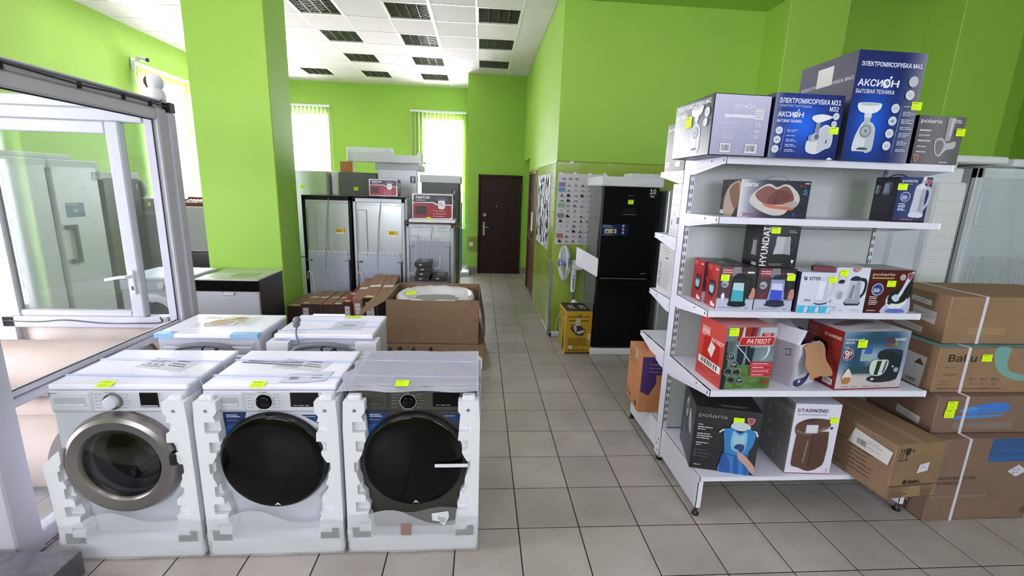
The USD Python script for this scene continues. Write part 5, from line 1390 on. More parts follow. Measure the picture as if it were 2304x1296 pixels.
def grinder_side(a, x, y, s):
    k = a.w / a.h
    P = lambda pts: [(x + p * s, y + q * s * k) for p, q in pts]
    a.smooth(P([(0.02, 0.0), (0.0, 0.35), (0.2, 0.42), (0.4, 0.75), (0.62, 0.95), (0.85, 0.9), (1.0, 0.6), (0.98, 0.2), (0.75, 0.08), (0.4, -0.1)]), '#cdd0da')
    a.smooth(P([(0.45, 0.0), (0.45, 0.6), (0.62, 0.88), (0.84, 0.84), (0.97, 0.55), (0.95, 0.22), (0.74, 0.1)]), '#b9bdca')
    a.poly(P([(0.26, 0.6), (0.44, 0.6), (0.44, 1.1), (0.26, 1.1)]), '#7f879a')
    a.smooth(P([(0.08, 1.22), (0.1, 1.12), (0.3, 1.02), (0.5, 1.06), (0.86, 1.2), (0.85, 1.26), (0.5, 1.32), (0.2, 1.28)]), '#dcdfe8')
    a.ell(x + 0.15 * s, y + 0.47 * s * k, 0.12 * s, 0.12 * s, '#8e97a8'); a.ell(x + 0.3 * s, y + 0.5 * s * k, 0.15 * s, 0.16 * s, '#aab2c2'); a.ell(x + 0.36 * s, y + 0.52 * s * k, 0.09 * s, 0.1 * s, '#5d6678')
    a.poly(P([(0.74, 0.3), (0.78, 0.3), (0.79, 0.42), (0.75, 0.42)]), '#2a2d38')


def kettle(a, x, y, s, body, trim, fill=None, handle=None, ratio=1.45):
    """A kettle s box widths wide standing at (x, y), spout to the left and handle to the right."""
    k = a.w / a.h
    P = lambda pts: [(x + p * s, y + q * s * k) for p, q in pts]
    H = ratio
    hd = handle or trim
    a.smooth(P([(0.62, H * 0.95), (0.9, H * 0.92), (1.0, H * 0.7), (0.95, H * 0.4), (0.72, H * 0.18), (0.7, H * 0.27), (0.84, H * 0.45), (0.88, H * 0.68), (0.82, H * 0.82), (0.64, H * 0.84)]), hd)
    a.smooth(P([(0.06, 0.05), (0.1, H * 0.5), (0.16, H * 0.9), (0.64, H * 0.9), (0.72, H * 0.5), (0.74, 0.05), (0.4, 0.0)]), body)
    if fill:
        a.poly(P([(0.13, H * 0.14), (0.17, H * 0.72), (0.62, H * 0.72), (0.67, H * 0.14)]), fill[0])
        a.poly(P([(0.13, H * 0.14), (0.16, H * 0.5), (0.64, H * 0.47), (0.67, H * 0.14)]), fill[1])
    else:
        a.smooth(P([(0.46, 0.06), (0.5, H * 0.86), (0.62, H * 0.86), (0.7, H * 0.5), (0.71, 0.07)]), tuple(int(c * 0.86) for c in (int(body[1:3], 16), int(body[3:5], 16), int(body[5:7], 16))))
    a.smooth(P([(0.04, 0.0), (0.05, H * 0.11), (0.4, H * 0.14), (0.75, H * 0.11), (0.76, 0.0), (0.4, -0.05)]), trim)
    a.smooth(P([(0.13, H * 0.87), (0.2, H * 0.97), (0.4, H * 1.02), (0.6, H * 0.97), (0.66, H * 0.87), (0.4, H * 0.85)]), trim)


def shield(a, x, y, r, col='#8d3a44'):
    k = a.w / a.h
    a.smooth([(x - r, y + r * k), (x, y + 1.15 * r * k), (x + r, y + r * k), (x + 0.8 * r, y - 0.3 * r * k), (x, y - 1.1 * r * k), (x - 0.8 * r, y - 0.3 * r * k)], '#b98d94')
    a.smooth([(x - 0.8 * r, y + 0.8 * r * k), (x, y + 0.95 * r * k), (x + 0.8 * r, y + 0.8 * r * k), (x + 0.6 * r, y - 0.2 * r * k), (x, y - 0.85 * r * k), (x - 0.6 * r, y - 0.2 * r * k)], col)


# ---- top shelf
def a_b1_front(a):
    a.field(0.015, 0.012, 0.985, 0.985, lambda u, v: (150 + 38 * v ** 1.2, 152 + 36 * v ** 1.2, 178 + 36 * v), 8, 10)
    wordmark(a, 0.35, 0.78, 0.71, 0.055, '#d2d4ea'); a.text('СДЕЛАНО В РОССИИ', 0.35, 0.725, 0.7, 0.028, '#cfd1e6', True)
    a.rect(0.2, 0.62, 0.72, 0.675, '#d5d6e6')
    a.rect(0.72, 0.6, 0.88, 0.79, '#cfd1dc'); a.lines(0.735, 0.87, (0.77, 0.72, 0.68, 0.64), 0.01, '#8a8ea2', 2)
    a.lines(0.2, 0.5, (0.53, 0.51, 0.46, 0.41, 0.36, 0.33, 0.31, 0.29), 0.008, '#c3c5dc', 5); a.lines(0.55, 0.66, (0.53, 0.46, 0.41, 0.29), 0.008, '#c3c5dc', 6)
    for k, m in enumerate(('20', 'о', 'EAC')):
        a.text(m, 0.75, 0.485 - 0.095 * k, 0.84, 0.06, '#d9daea', True)
    a.barcode(0.18, 0.05, 0.36, 0.2, 3, '#d2d2dc'); a.barcode(0.62, 0.05, 0.83, 0.2, 5, '#d2d2dc')


def a_b1_left(a):
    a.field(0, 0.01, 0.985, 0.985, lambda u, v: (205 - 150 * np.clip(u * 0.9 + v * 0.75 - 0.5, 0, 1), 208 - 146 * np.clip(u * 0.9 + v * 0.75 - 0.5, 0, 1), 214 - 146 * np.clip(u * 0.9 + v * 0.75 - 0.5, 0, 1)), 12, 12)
    a.text('ЭЛЕКТРОМЯСОРУБКА М41', 0.06, 0.87, 0.93, 0.075, '#e2e4ea', True)
    wordmark(a, 0.04, 0.72, 0.34, 0.08, '#f0f1f4'); a.text('БЫТОВАЯ ТЕХНИКА', 0.05, 0.64, 0.33, 0.05, '#eceef2', True)
    grinder_front(a, 0.62, 0.1, 0.26)
    badge(a, 0.88, 0.72, 0.06); badge(a, 0.86, 0.56, 0.05)


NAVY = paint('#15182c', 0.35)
carton('grinder_box', 'pale lilac backed meat grinder package at the left end of the top shelf', (1.118, 2.25, TOP), 1.5, (0.295, 0.41, 0.288), NAVY, {'front': a_b1_front, 'left': a_b1_left}, group='meat grinder packages on the top shelf', tags=(('left', 0.42, 0.63, 0.075, 0.055),))


def a_b2_front(a):
    a.field(0, 0, 1, 1, glow((19, 26, 92), (22, 96, 226), 0.46, 0.52, 0.36, (120, 124, 150, -0.14)), 24, 20)
    a.text('ЭЛЕКТРОМЯСОРУБКА М31', 0.06, 0.85, 0.95, 0.072, '#e6e8f4', True); a.text('М32', 0.8, 0.755, 0.93, 0.066, '#e6e8f4', True)
    a.text('ЭЛЕКТРЕТТАРТҚЫШЫ', 0.07, 0.79, 0.53, 0.035, '#9fb0dc', True)
    wordmark(a, 0.06, 0.64, 0.43, 0.075); a.text('БЫТОВАЯ ТЕХНИКА', 0.06, 0.555, 0.42, 0.042, '#dfe2f0', True)
    for k, m in enumerate((None, 'AI', None)):
        badge(a, 0.11 - 0.012 * k, 0.425 - 0.145 * k, 0.052, m)
    a.line([(0.195, 0.48), (0.165, 0.1)], 0.0016, '#a9b3dc')
    a.lines(0.22, 0.42, (0.44, 0.415, 0.35, 0.29, 0.265, 0.21, 0.185, 0.13, 0.105), 0.013, '#a8b6e4', 9)
    grinder_side(a, 0.53, 0.12, 0.37)
    badge(a, 0.9, 0.675, 0.048); badge(a, 0.885, 0.555, 0.042)
    a.smooth([(0.86, 0.0), (0.9, 0.03), (0.94, 0.0)], '#dfe2f0')


carton('grinder_box', 'blue meat grinder package showing the grinder from the side, second on the top shelf', (1.425, 2.252, TOP), 1.0, (0.36, 0.4, 0.304), paint('#12163a', 0.3), {'front': a_b2_front, 'left': lambda a: a.rect(0, 0, 1, 1, '#171b34')}, group='meat grinder packages on the top shelf', tags=(('front', 0.905, 0.455, 0.047, 0.034),))


def a_b3_front(a):
    a.field(0, 0, 1, 1, glow((20, 28, 92), (20, 92, 214), 0.33, 0.36, 0.3, (126, 126, 142, 0.66)), 24, 26)
    a.text('ЭЛЕКТРОМЯСОРУБКА М41', 0.06, 0.865, 0.95, 0.038, '#e6e8f2', True)
    wordmark(a, 0.05, 0.69, 0.65, 0.058); a.text('БЫТОВАЯ ТЕХНИКА', 0.04, 0.625, 0.61, 0.034, '#dfe2f0', True)
    grinder_front(a, 0.28, 0.1, 0.31)
    for k, m in enumerate((None, 'AI', None, None)):
        badge(a, 0.665 - 0.01 * k, 0.5 - 0.115 * k, 0.062, m)
    a.line([(0.755, 0.52), (0.725, 0.09)], 0.0016, '#b3bce0')
    a.lines(0.78, 0.97, (0.52, 0.47, 0.455, 0.44, 0.4, 0.385, 0.37, 0.33, 0.315, 0.275, 0.26, 0.245, 0.2, 0.185, 0.17, 0.125, 0.11), 0.007, '#c5c9da', 4)
    badge(a, 0.85, 0.745, 0.07, None, '#b9b9c0'); badge(a, 0.835, 0.625, 0.065, None, '#c9c9d0')


def a_b3_left(a):
    a.field(0, 0, 1, 1, lambda u, v: (78 - 14 * u, 78 - 14 * u, 98 - 12 * u), 4, 4)
    a.text('ЭЛЕКТРОМЯСОРУБКА М41', 0.05, 0.75, 0.98, 0.032, '#b9b9c6', True)
    a.rect(0.34, 0.75, 0.62, 0.93, '#c9c9c4'); wordmark(a, 0.1, 0.5, 0.75, 0.05, '#d4d4de'); a.text('БЫТОВАЯ ТЕХНИКА', 0.08, 0.45, 0.72, 0.03, '#a9a9ba', True)
    a.rect(0.4, 0.36, 0.72, 0.41, '#d6d6d6')


carton('grinder_box', 'tall blue meat grinder package, the highest thing on the top shelf', (1.842, 2.29, TOP), 0.7, (0.365, 0.4, 0.526), paint('#12163a', 0.3), {'front': a_b3_front, 'left': a_b3_left}, group='meat grinder packages on the top shelf', tags=(('front', 0.97, 0.53, 0.056, 0.038),))


def a_b4_front(a):
    a.field(0, 0, 1, 1, lambda u, v: (92 + 26 * np.exp(-((u - 0.45) / 0.3) ** 2), 88 + 25 * np.exp(-((u - 0.45) / 0.3) ** 2), 98 + 26 * np.exp(-((u - 0.45) / 0.3) ** 2)), 10, 4)
    a.text('polaris', 0.05, 0.855, 0.5, 0.07, '#d8d6de', True)
    for y, t in ((0.7, '#cfcdd6'), (0.6, '#b9b7c2'), (0.49, '#cfcdd6'), (0.37, '#b9b7c2'), (0.26, '#b9b7c2')):
        a.lines(0.06, 0.36, (y,), 0.03, t, int(y * 50)); a.line([(0.05, y - 0.04), (0.3, y - 0.04)], 0.001, '#9a98a4')
    a.poly([(0.62, 0.5), (0.62, 0.98), (0.78, 0.98), (0.74, 0.5)], '#a09ea8'); a.poly([(0.7, 0.6), (0.7, 0.96), (0.74, 0.96), (0.73, 0.6)], '#c9c8d0')
    a.smooth([(0.42, 0.5), (0.56, 0.56), (0.68, 0.46), (0.86, 0.5), (0.86, 0.36), (0.7, 0.32), (0.58, 0.18), (0.46, 0.24)], '#b4b2bc')
    a.smooth([(0.45, 0.48), (0.56, 0.51), (0.63, 0.4), (0.57, 0.22), (0.48, 0.27)], '#7f7d88')
    for i in range(4):
        for j in range(4):
            a.ell(0.48 + 0.033 * i, 0.3 + 0.05 * j, 0.01, 0.007, '#504e58', True)
    a.lines(0.74, 0.95, (0.93, 0.89), 0.03, '#c2c0ca', 3); shield(a, 0.08, 0.12, 0.06, '#8a6258'); a.lines(0.6, 0.82, (0.06,), 0.025, '#c2c0ca', 5)


carton('grinder_box', 'small grey meat grinder package at the right end of the top shelf', (2.253, 2.318, TOP), 4.0, (0.283, 0.3, 0.245), paint('#1b1a20', 0.35), {'front': a_b4_front, 'left': lambda a: a.rect(0, 0, 1, 1, '#141318')}, group=None, tags=(('front', 0.92, 0.69, 0.055, 0.038),))


def a_back_top(a):
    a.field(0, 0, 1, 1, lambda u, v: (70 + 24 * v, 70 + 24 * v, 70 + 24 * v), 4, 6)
    a.text('polaris', 0.06, 0.86, 0.62, 0.06, '#cfcfd0', True)
    a.ell(0.45, 0.4, 0.1, 0.14, '#8d8d8e'); a.rect(0.4, 0.25, 0.52, 0.42, '#a0a0a0'); a.ell(0.75, 0.62, 0.05, 0.12, '#a8a8a8')
    a.rect(0.06, 0.1, 0.26, 0.2, '#cfcfcf'); a.rect(0.55, 0.1, 0.8, 0.2, '#cfcfcf'); a.rect(0.12, 0.125, 0.2, 0.175, '#5a5a5a')


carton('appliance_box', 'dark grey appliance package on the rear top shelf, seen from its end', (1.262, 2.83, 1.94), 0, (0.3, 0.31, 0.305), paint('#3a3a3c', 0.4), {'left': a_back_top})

# ---- second shelf
def a_massage(a):
    a.field(0, 0, 1, 1, lambda u, v: (205 - 180 * np.clip(u * 2.6, 0, 1) + 30 * np.exp(-((u - 0.28) / 0.08) ** 2 - ((v - 0.1) / 0.12) ** 2), 205 - 178 * np.clip(u * 2.6, 0, 1), 210 - 160 * np.clip(u * 2.4, 0, 1)), 20, 8)
    a.text('CENTEK', 0.05, 0.82, 0.25, 0.085, '#e4e4ea', True)
    a.smooth([(0.15, 0.42), (0.2, 0.66), (0.33, 0.86), (0.42, 0.9), (0.52, 0.82), (0.62, 0.9), (0.72, 0.86), (0.84, 0.66), (0.87, 0.46), (0.82, 0.3), (0.74, 0.26), (0.66, 0.1), (0.5, 0.07), (0.3, 0.2)], '#c2bcb6')
    a.smooth([(0.22, 0.6), (0.32, 0.8), (0.42, 0.84), (0.52, 0.76), (0.62, 0.85), (0.7, 0.8), (0.78, 0.58), (0.76, 0.44), (0.6, 0.36), (0.36, 0.38)], '#7a4440')
    a.smooth([(0.4, 0.5), (0.52, 0.72), (0.64, 0.74), (0.74, 0.56), (0.6, 0.38), (0.44, 0.38)], '#63302e')
    a.poly([(0.51, 0.38), (0.525, 0.74), (0.535, 0.74), (0.53, 0.38)], '#42201f')
    a.smooth([(0.34, 0.38), (0.55, 0.33), (0.78, 0.3), (0.77, 0.22), (0.58, 0.24), (0.42, 0.28)], '#c26a58')
    a.smooth([(0.62, 0.36), (0.78, 0.46), (0.85, 0.42), (0.8, 0.28), (0.68, 0.32)], '#a59d90')
    a.lines(0.84, 0.98, (0.87,), 0.05, '#7a2a26', 3); a.rect(0.91, 0.92, 0.985, 0.95, '#b9b9bc')
    a.line([(0.905, 0.72), (0.94, 0.78)], 0.004, '#3f90c8'); a.line([(0.93, 0.78), (0.955, 0.7), (0.9, 0.66)], 0.004, '#3f90c8'); a.line([(0.92, 0.66), (0.96, 0.64)], 0.004, '#3f90c8')
    a.ell(0.81, 0.1, 0.022, 0.022, '#2f5f9e'); a.ell(0.81, 0.1, 0.011, 0.011, '#16182a'); a.rect(0.84, 0.1, 0.975, 0.108, '#7a4a40')
    a.lines(0.04, 0.14, (0.22, 0.17), 0.02, '#c9c9ce', 3); a.lines(0.08, 0.3, (0.1, 0.06), 0.03, '#8a5a60', 5)


def a_massage_side(a):
    a.rect(0, 0, 1, 1, '#352a2a'); a.smooth([(0.25, 0.0), (0.2, 0.5), (0.45, 0.85), (0.95, 0.95), (0.98, 0.6), (0.7, 0.0)], '#a8988a'); a.smooth([(0.45, 0.7), (0.9, 0.9), (0.98, 0.3), (0.75, 0.25)], '#7a5a44')
    a.rect(0.02, 0.04, 0.24, 0.16, '#c9c9c6'); a.lines(0.03, 0.15, (0.85, 0.8, 0.45, 0.4, 0.35, 0.3), 0.01, '#8a8a8a', 4)


t = carton('massager_box', 'long dark package with a picture of a reddish neck massager on the second shelf', (1.395, 2.40, SH2), -2.0, (0.385, 0.2, 0.2), paint('#17141c', 0.35), {'front': a_massage, 'left': a_massage_side})
put('carry_handle', curve([(0.18, 0.1, 0.2), (0.22, 0.1, 0.222), (0.26, 0.1, 0.228), (0.3, 0.1, 0.222), (0.33, 0.1, 0.2)], 0.0025, 6), mat('clear_handle', '#8d9499', 0.3), t, True)


def a_pk_front(a):
    a.field(0, 0, 1, 1, lambda u, v: (58 - 30 * np.abs(u - 0.5) * 1.4, 66 - 30 * np.abs(u - 0.5) * 1.4, 108 - 10 * np.abs(u - 0.5)), 8, 4)
    a.rect(0, 0.0, 1, 0.04, '#1a1c3a'); a.rect(0, 0.04, 1, 0.09, '#4a3048'); a.lines(0.25, 0.8, (0.065,), 0.02, '#8d7a94', 3)
    a.text('polaris', 0.08, 0.89, 0.55, 0.055, '#c6c9da', True); a.lines(0.1, 0.55, (0.845,), 0.012, '#9aa0bc', 3)
    kettle(a, 0.45, 0.13, 0.58, '#b9bdcc', '#c6cad8', handle='#a9aec2', ratio=1.75)
    a.rect(0.74, 0.28, 0.79, 0.56, '#8d93a8'); a.smooth([(0.66, 0.78), (0.7, 0.98), (0.8, 1.0), (0.74, 0.78)], '#d3d6e2')
    a.ell(0.25, 0.565, 0.155, 0.155, '#b4bad2'); a.ell(0.25, 0.565, 0.13, 0.13, '#39447e'); a.lines(0.15, 0.36, (0.58, 0.55, 0.52), 0.02, '#c9cede', 3)
    a.lines(0.08, 0.36, (0.41, 0.37, 0.34, 0.3, 0.27), 0.02, '#c3c8da', 7); shield(a, 0.88, 0.89, 0.08, '#9a5058'); a.ell(0.74, 0.9, 0.06, 0.06, '#a9aec2')


def a_pk_left(a):
    a.rect(0, 0, 1, 1, '#131219'); a.rect(0, 0.03, 1, 0.1, '#2a1420'); a.lines(0.1, 0.4, (0.93,), 0.015, '#6a6a74', 3)
    kettle(a, 0.38, 0.6, 0.38, '#8a98a4', '#4a545e', ratio=1.1); kettle(a, 0.06, 0.62, 0.24, '#9aa6ae', '#7a868e', ratio=1.2)
    for y in np.arange(0.18, 0.54, 0.03):
        a.lines(0.1, 0.95, (y,), 0.009, '#3c3c46', int(y * 100))


t = carton('kettle_box', 'blue package with a white kettle picture at the right of the second shelf', (2.245, 2.345, SH2), -6.0, (0.17, 0.17, 0.24), paint('#17172a', 0.35), {'front': a_pk_front, 'left': a_pk_left}, tags=(('front', 0.1, 0.78, 0.05, 0.034),))
put('carry_handle', curve([(0.0, 0.08, 0.24), (0.03, 0.08, 0.252), (0.07, 0.08, 0.253), (0.1, 0.08, 0.24)], 0.003, 6), BLACKPLASTIC, t, True)
put('shelf_label', rb(1.84, 1.88, 2.33, 2.37, SH2, SH2 + 0.006, 0.001), paint('#8fa3cf', 0.5)) if False else None

# ---- third shelf
def a_red_side(a):
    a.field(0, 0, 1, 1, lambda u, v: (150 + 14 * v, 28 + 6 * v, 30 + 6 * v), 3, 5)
    a.lines(0.08, 0.42, (0.94, 0.905, 0.86), 0.012, '#d8a0a0', 3); a.lines(0.68, 0.97, (0.92, 0.9), 0.016, '#e2c9c9', 4)
    a.smooth([(0.3, 0.3), (0.3, 0.58), (0.5, 0.64), (0.78, 0.6), (0.8, 0.36), (0.6, 0.24)], '#1b1218'); a.smooth([(0.34, 0.36), (0.36, 0.52), (0.66, 0.54), (0.64, 0.34)], '#8fb6cc'); a.rect(0.38, 0.5, 0.62, 0.57, '#5a3436')
    for x, y in ((0.12, 0.66), (0.12, 0.38), (0.35, 0.2), (0.62, 0.22), (0.8, 0.7)):
        a.ell(x, y, 0.06, 0.05, '#8a2024', True); 
    a.rect(0.55, 0.04, 0.72, 0.14, '#cfcfd2'); a.rect(0.74, 0.04, 0.9, 0.11, '#cfcfd2')


def kettle_front(led):
    def fn(a):
        a.field(0, 0, 1, 1, lambda u, v: (np.where(v < 0.27, 176, 44 + 34 * np.exp(-((u - 0.2) / 0.25) ** 2)), np.where(v < 0.27, 184, 38 + 20 * np.exp(-((u - 0.2) / 0.25) ** 2)), np.where(v < 0.27, 204, 46 + 22 * np.exp(-((u - 0.2) / 0.25) ** 2))), 16, 22)
        a.poly([(0.06, 0.8), (0.06, 0.98), (0.4, 0.98), (0.4, 0.8)], '#8a3a4a'); a.lines(0.08, 0.45, (0.92, 0.87), 0.02, '#d9c3c9', 3)
        a.rect(0.74, 0.86, 0.93, 0.9, '#d9d9de'); a.lines(0.55, 0.74, (0.88,), 0.03, '#8a2a30', 5)
        a.poly([(0.34, 0.78), (0.36, 1.0), (0.56, 1.0), (0.6, 0.78)], '#7a7a84'); a.smooth([(0.86, 0.3), (0.9, 0.5), (1.0, 0.5), (1.0, 0.28)], '#b98478')
        if led:
            kettle(a, 0.3, 0.17, 0.6, '#8a93c4', '#252840', ('#c3c9e8', '#3a4fc9'), '#343448', 1.25); a.text('LED', 0.06, 0.33, 0.32, 0.07, '#a32a36', True)
            a.smooth([(0.28, 0.16), (0.3, 0.12), (0.55, 0.09), (0.76, 0.12), (0.78, 0.17), (0.5, 0.2)], '#2c2c4a')
        else:
            kettle(a, 0.3, 0.1, 0.62, '#20222a', '#14151a', ('#a9c9d4', '#3fa3b4'), '#1a1a20', 1.42); a.smooth([(0.1, 0.32), (0.16, 0.4), (0.2, 0.3), (0.15, 0.24)], '#e4e2e6')
        a.ell(0.17, 0.6, 0.1, 0.1, '#9aa3b4'); a.lines(0.09, 0.26, (0.6, 0.57), 0.02, '#3a424e', 3)
        a.lines(0.05, 0.7, (0.05,), 0.02, '#8d93a4', 6); a.lines(0.78, 0.88, (0.05,), 0.03, '#8d93a4', 2)
    return fn


RED = paint('#7a1c20', 0.35)
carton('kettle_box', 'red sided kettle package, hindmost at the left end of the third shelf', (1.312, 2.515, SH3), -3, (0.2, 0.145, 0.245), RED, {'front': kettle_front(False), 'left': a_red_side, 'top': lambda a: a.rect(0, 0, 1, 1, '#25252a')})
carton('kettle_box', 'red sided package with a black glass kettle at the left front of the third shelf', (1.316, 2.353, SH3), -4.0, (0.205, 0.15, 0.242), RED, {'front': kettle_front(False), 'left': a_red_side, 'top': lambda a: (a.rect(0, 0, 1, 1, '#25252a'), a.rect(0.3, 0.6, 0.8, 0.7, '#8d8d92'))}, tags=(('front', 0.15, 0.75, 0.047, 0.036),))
carton('kettle_box', 'package with a blue lit glass kettle under the black kettle package', (1.527, 2.341, SH3), -2.8, (0.215, 0.2, 0.24), paint('#17141a', 0.35), {'front': kettle_front(True), 'top': lambda a: a.rect(0, 0, 1, 1, '#25252a')}, tags=(('front', 0.86, 0.8, 0.047, 0.036),))


def a_hy_front(a):
    a.field(0, 0, 1, 1, glow((14, 14, 18), (40, 44, 62), 0.5, 0.6, 0.3), 10, 8)
    a.text('HYUNDAI', 0.03, 0.03, 0.2, 0.94, '#d6d6da', True, up=True)
    kettle(a, 0.33, 0.25, 0.62, '#a6abb6', '#16161a', handle='#202026', ratio=1.05)
    a.lines(0.7, 0.95, (0.9, 0.86), 0.018, '#9a9aa0', 3); a.lines(0.28, 0.75, (0.06, 0.09), 0.02, '#6a6a70', 4); a.ell(0.88, 0.07, 0.03, 0.03, '#44444a'); a.poly([(0.85, 0.2), (0.93, 0.2), (0.91, 0.12), (0.87, 0.12)], '#d3d3d8')


def a_hy_left(a):
    a.rect(0, 0, 1, 1, '#121114'); kettle(a, 0.5, 0.2, 0.4, '#8d8f94', '#2a2a2e', ratio=1.6); a.rect(0.62, 0.02, 0.9, 0.1, '#a9aca4'); a.lines(0.1, 0.4, (0.95,), 0.015, '#6a6a70', 3)
    for y in np.arange(0.55, 0.85, 0.05):
        a.lines(0.1, 0.4, (y,), 0.008, '#3c3c40', int(y * 100))


carton('kettle_box', 'black package with a steel kettle, standing on top of other kettle packages', (1.53, 2.36, SH3 + 0.2425), -4.5, (0.205, 0.18, 0.226), paint('#101013', 0.3), {'front': a_hy_front, 'left': a_hy_left}, tags=(('front', 0.33, 0.9, 0.05, 0.034),))


def a_vitek(a):
    a.rect(0, 0, 1, 1, '#cdd0e4')
    a.ell(0.13, 0.85, 0.055, 0.055, '#1f2f6e'); a.line([(0.08, 0.82), (0.13, 0.86), (0.19, 0.9)], 0.004, '#cdd0e4'); a.text('VITEK', 0.23, 0.81, 0.57, 0.08, '#2a3050', True)
    kettle(a, 0.48, 0.25, 0.52, '#dcdff0', '#c3c7dc', handle='#b9bed6', ratio=1.4); a.smooth([(0.46, 0.25), (0.6, 0.2), (0.8, 0.22), (0.86, 0.27), (0.66, 0.24)], '#4a5070')
    a.smooth([(0.18, 0.3), (0.2, 0.34), (0.34, 0.34), (0.36, 0.29)], '#8d9a9e'); a.ell(0.95, 0.3, 0.035, 0.035, '#5a6080'); a.ell(0.955, 0.3, 0.02, 0.02, '#cdd0e4')
    for k in range(3):
        a.rect(0.02 + 0.325 * k, 0.0, 0.33 + 0.325 * k, 0.18, '#45b4dc'); a.smooth([(0.22 + 0.325 * k, 0.03), (0.24 + 0.325 * k, 0.15), (0.32 + 0.325 * k, 0.15), (0.3 + 0.325 * k, 0.02)], '#c4d2e6'); a.text(str(k + 1), 0.05 + 0.325 * k, 0.11, 0.075 + 0.325 * k, 0.045, '#d8eaf4', True)


def a_steel_kettle(a):
    a.rect(0, 0, 1, 1, '#d3d5e6')
    kettle(a, 0.36, 0.19, 0.62, '#b9bece', '#262c42', handle='#23283c', ratio=1.28)
    a.rect(0.4, 0.2, 0.82, 0.31, '#9aa0b2'); a.rect(0.39, 0.17, 0.82, 0.21, '#262c42'); a.poly([(0.46, 0.32), (0.54, 0.62), (0.62, 0.62), (0.58, 0.32)], '#7f879e')
    for y in (0.72, 0.42):
        a.ell(0.2, y, 0.13, 0.13, '#b4b9cc'); a.ell(0.2, y, 0.115, 0.115, '#d0d3e2')
    a.smooth([(0.1, 0.66), (0.12, 0.73), (0.26, 0.73), (0.25, 0.66)], '#2a3046'); a.smooth([(0.14, 0.32), (0.13, 0.46), (0.26, 0.46), (0.25, 0.32)], '#9aa1b6')
    a.smooth([(0.46, 0.99), (0.5, 0.92), (0.6, 0.91), (0.7, 0.99)], '#b0606c'); a.text('SALE', 0.52, 0.945, 0.64, 0.03, '#e6c9cf', True)
    a.lines(0.03, 0.18, (0.14, 0.1, 0.06), 0.012, '#8a90a6', 3); a.lines(0.25, 0.36, (0.06,), 0.015, '#6a7088', 4); a.lines(0.6, 0.95, (0.08, 0.05), 0.015, '#b4b9cc', 4)


WHITEBOX = paint('#cfd2e4', 0.4)
carton('kettle_box', 'white package with a white kettle and three light blue squares along its foot', (1.752, 2.305, SH3), -1.0, (0.198, 0.17, 0.228), WHITEBOX, {'front': a_vitek, 'top': lambda a: a.rect(0, 0, 1, 1, '#b9bccc'), 'left': lambda a: a.rect(0, 0, 1, 1, '#1c1f34')}, tags=(('front', 0.9, 0.83, 0.047, 0.034),))
carton('kettle_box', 'white package with a steel and black kettle, left of the dark red kettle package', (1.956, 2.309, SH3), 2.0, (0.2, 0.17, 0.257), WHITEBOX, {'front': a_steel_kettle, 'top': lambda a: a.rect(0, 0, 1, 1, '#a9acb8')}, tags=(('front', 0.2, 0.88, 0.05, 0.034),))
t = thing('dark_red_booklet', 'flat dark red box lying on the white kettle packages of the third shelf', 'box', (1.845, 2.345, SH3 + 0.2285), -20)
put('body', rb(0, 0.105, 0, 0.04, 0.0, 0.03, 0.002), paint('#5a1a22', 0.45), t)


def a_darkred(a):
    a.field(0, 0, 1, 1, lambda u, v: (66 + 8 * v + 0 * u, 16 + 0 * u, 28 + 0 * u), 3, 3)
    a.smooth([(0.4, 0.0), (0.5, 0.24), (0.7, 0.42), (0.9, 0.5), (1.0, 0.4), (1.0, 0.0)], '#b4b9d4'); a.smooth([(0.66, 0.5), (0.72, 0.62), (0.9, 0.72), (1.0, 0.72), (1.0, 0.4), (0.8, 0.3)], '#1c1c28')
    a.text('polaris', 0.06, 0.87, 0.56, 0.055, '#d0b8a0', True); a.rect(0.05, 0.8, 0.55, 0.825, '#c9a878')
    a.ell(0.7, 0.3, 0.24, 0.2, '#d6d8e2'); a.smooth([(0.5, 0.3), (0.56, 0.5), (0.76, 0.56), (0.92, 0.42), (0.88, 0.28), (0.7, 0.22)], '#17171e'); a.smooth([(0.58, 0.36), (0.64, 0.44), (0.74, 0.42), (0.76, 0.32), (0.68, 0.27)], '#b9c3dc')
    a.smooth([(0.7, 0.4), (0.78, 0.6), (0.86, 0.85), (0.95, 0.98), (0.98, 0.9), (0.86, 0.62), (0.78, 0.4)], '#c9cfe4'); a.smooth([(0.5, 0.24), (0.54, 0.3), (0.62, 0.26), (0.56, 0.2)], '#22263c')
    a.ell(0.22, 0.55, 0.135, 0.135, '#b9c0d6'); a.ell(0.22, 0.55, 0.115, 0.115, '#2c3a7c'); a.lines(0.13, 0.32, (0.56, 0.53, 0.5), 0.02, '#c9cfe2', 3)
    a.lines(0.07, 0.33, (0.38, 0.34, 0.29, 0.25, 0.21), 0.022, '#c9b4bc', 8); a.lines(0.06, 0.34, (0.06,), 0.02, '#c9b4bc', 3); a.ell(0.74, 0.84, 0.07, 0.07, '#a99aa4'); shield(a, 0.9, 0.86, 0.07, '#8a4a5a')
    a.smooth([(0.52, 0.02), (0.56, 0.1), (0.86, 0.1), (0.9, 0.02)], '#5a6ec0')


carton('kettle_box', 'dark red package with a kettle being filled, right end of the third shelf', (2.163, 2.32, SH3), -0.3, (0.26, 0.21, 0.247), paint('#2a121a', 0.35), {'front': a_darkred, 'top': lambda a: a.rect(0, 0, 1, 1, '#6a666a')}, tags=(('front', 0.5, 0.69, 0.052, 0.035),))

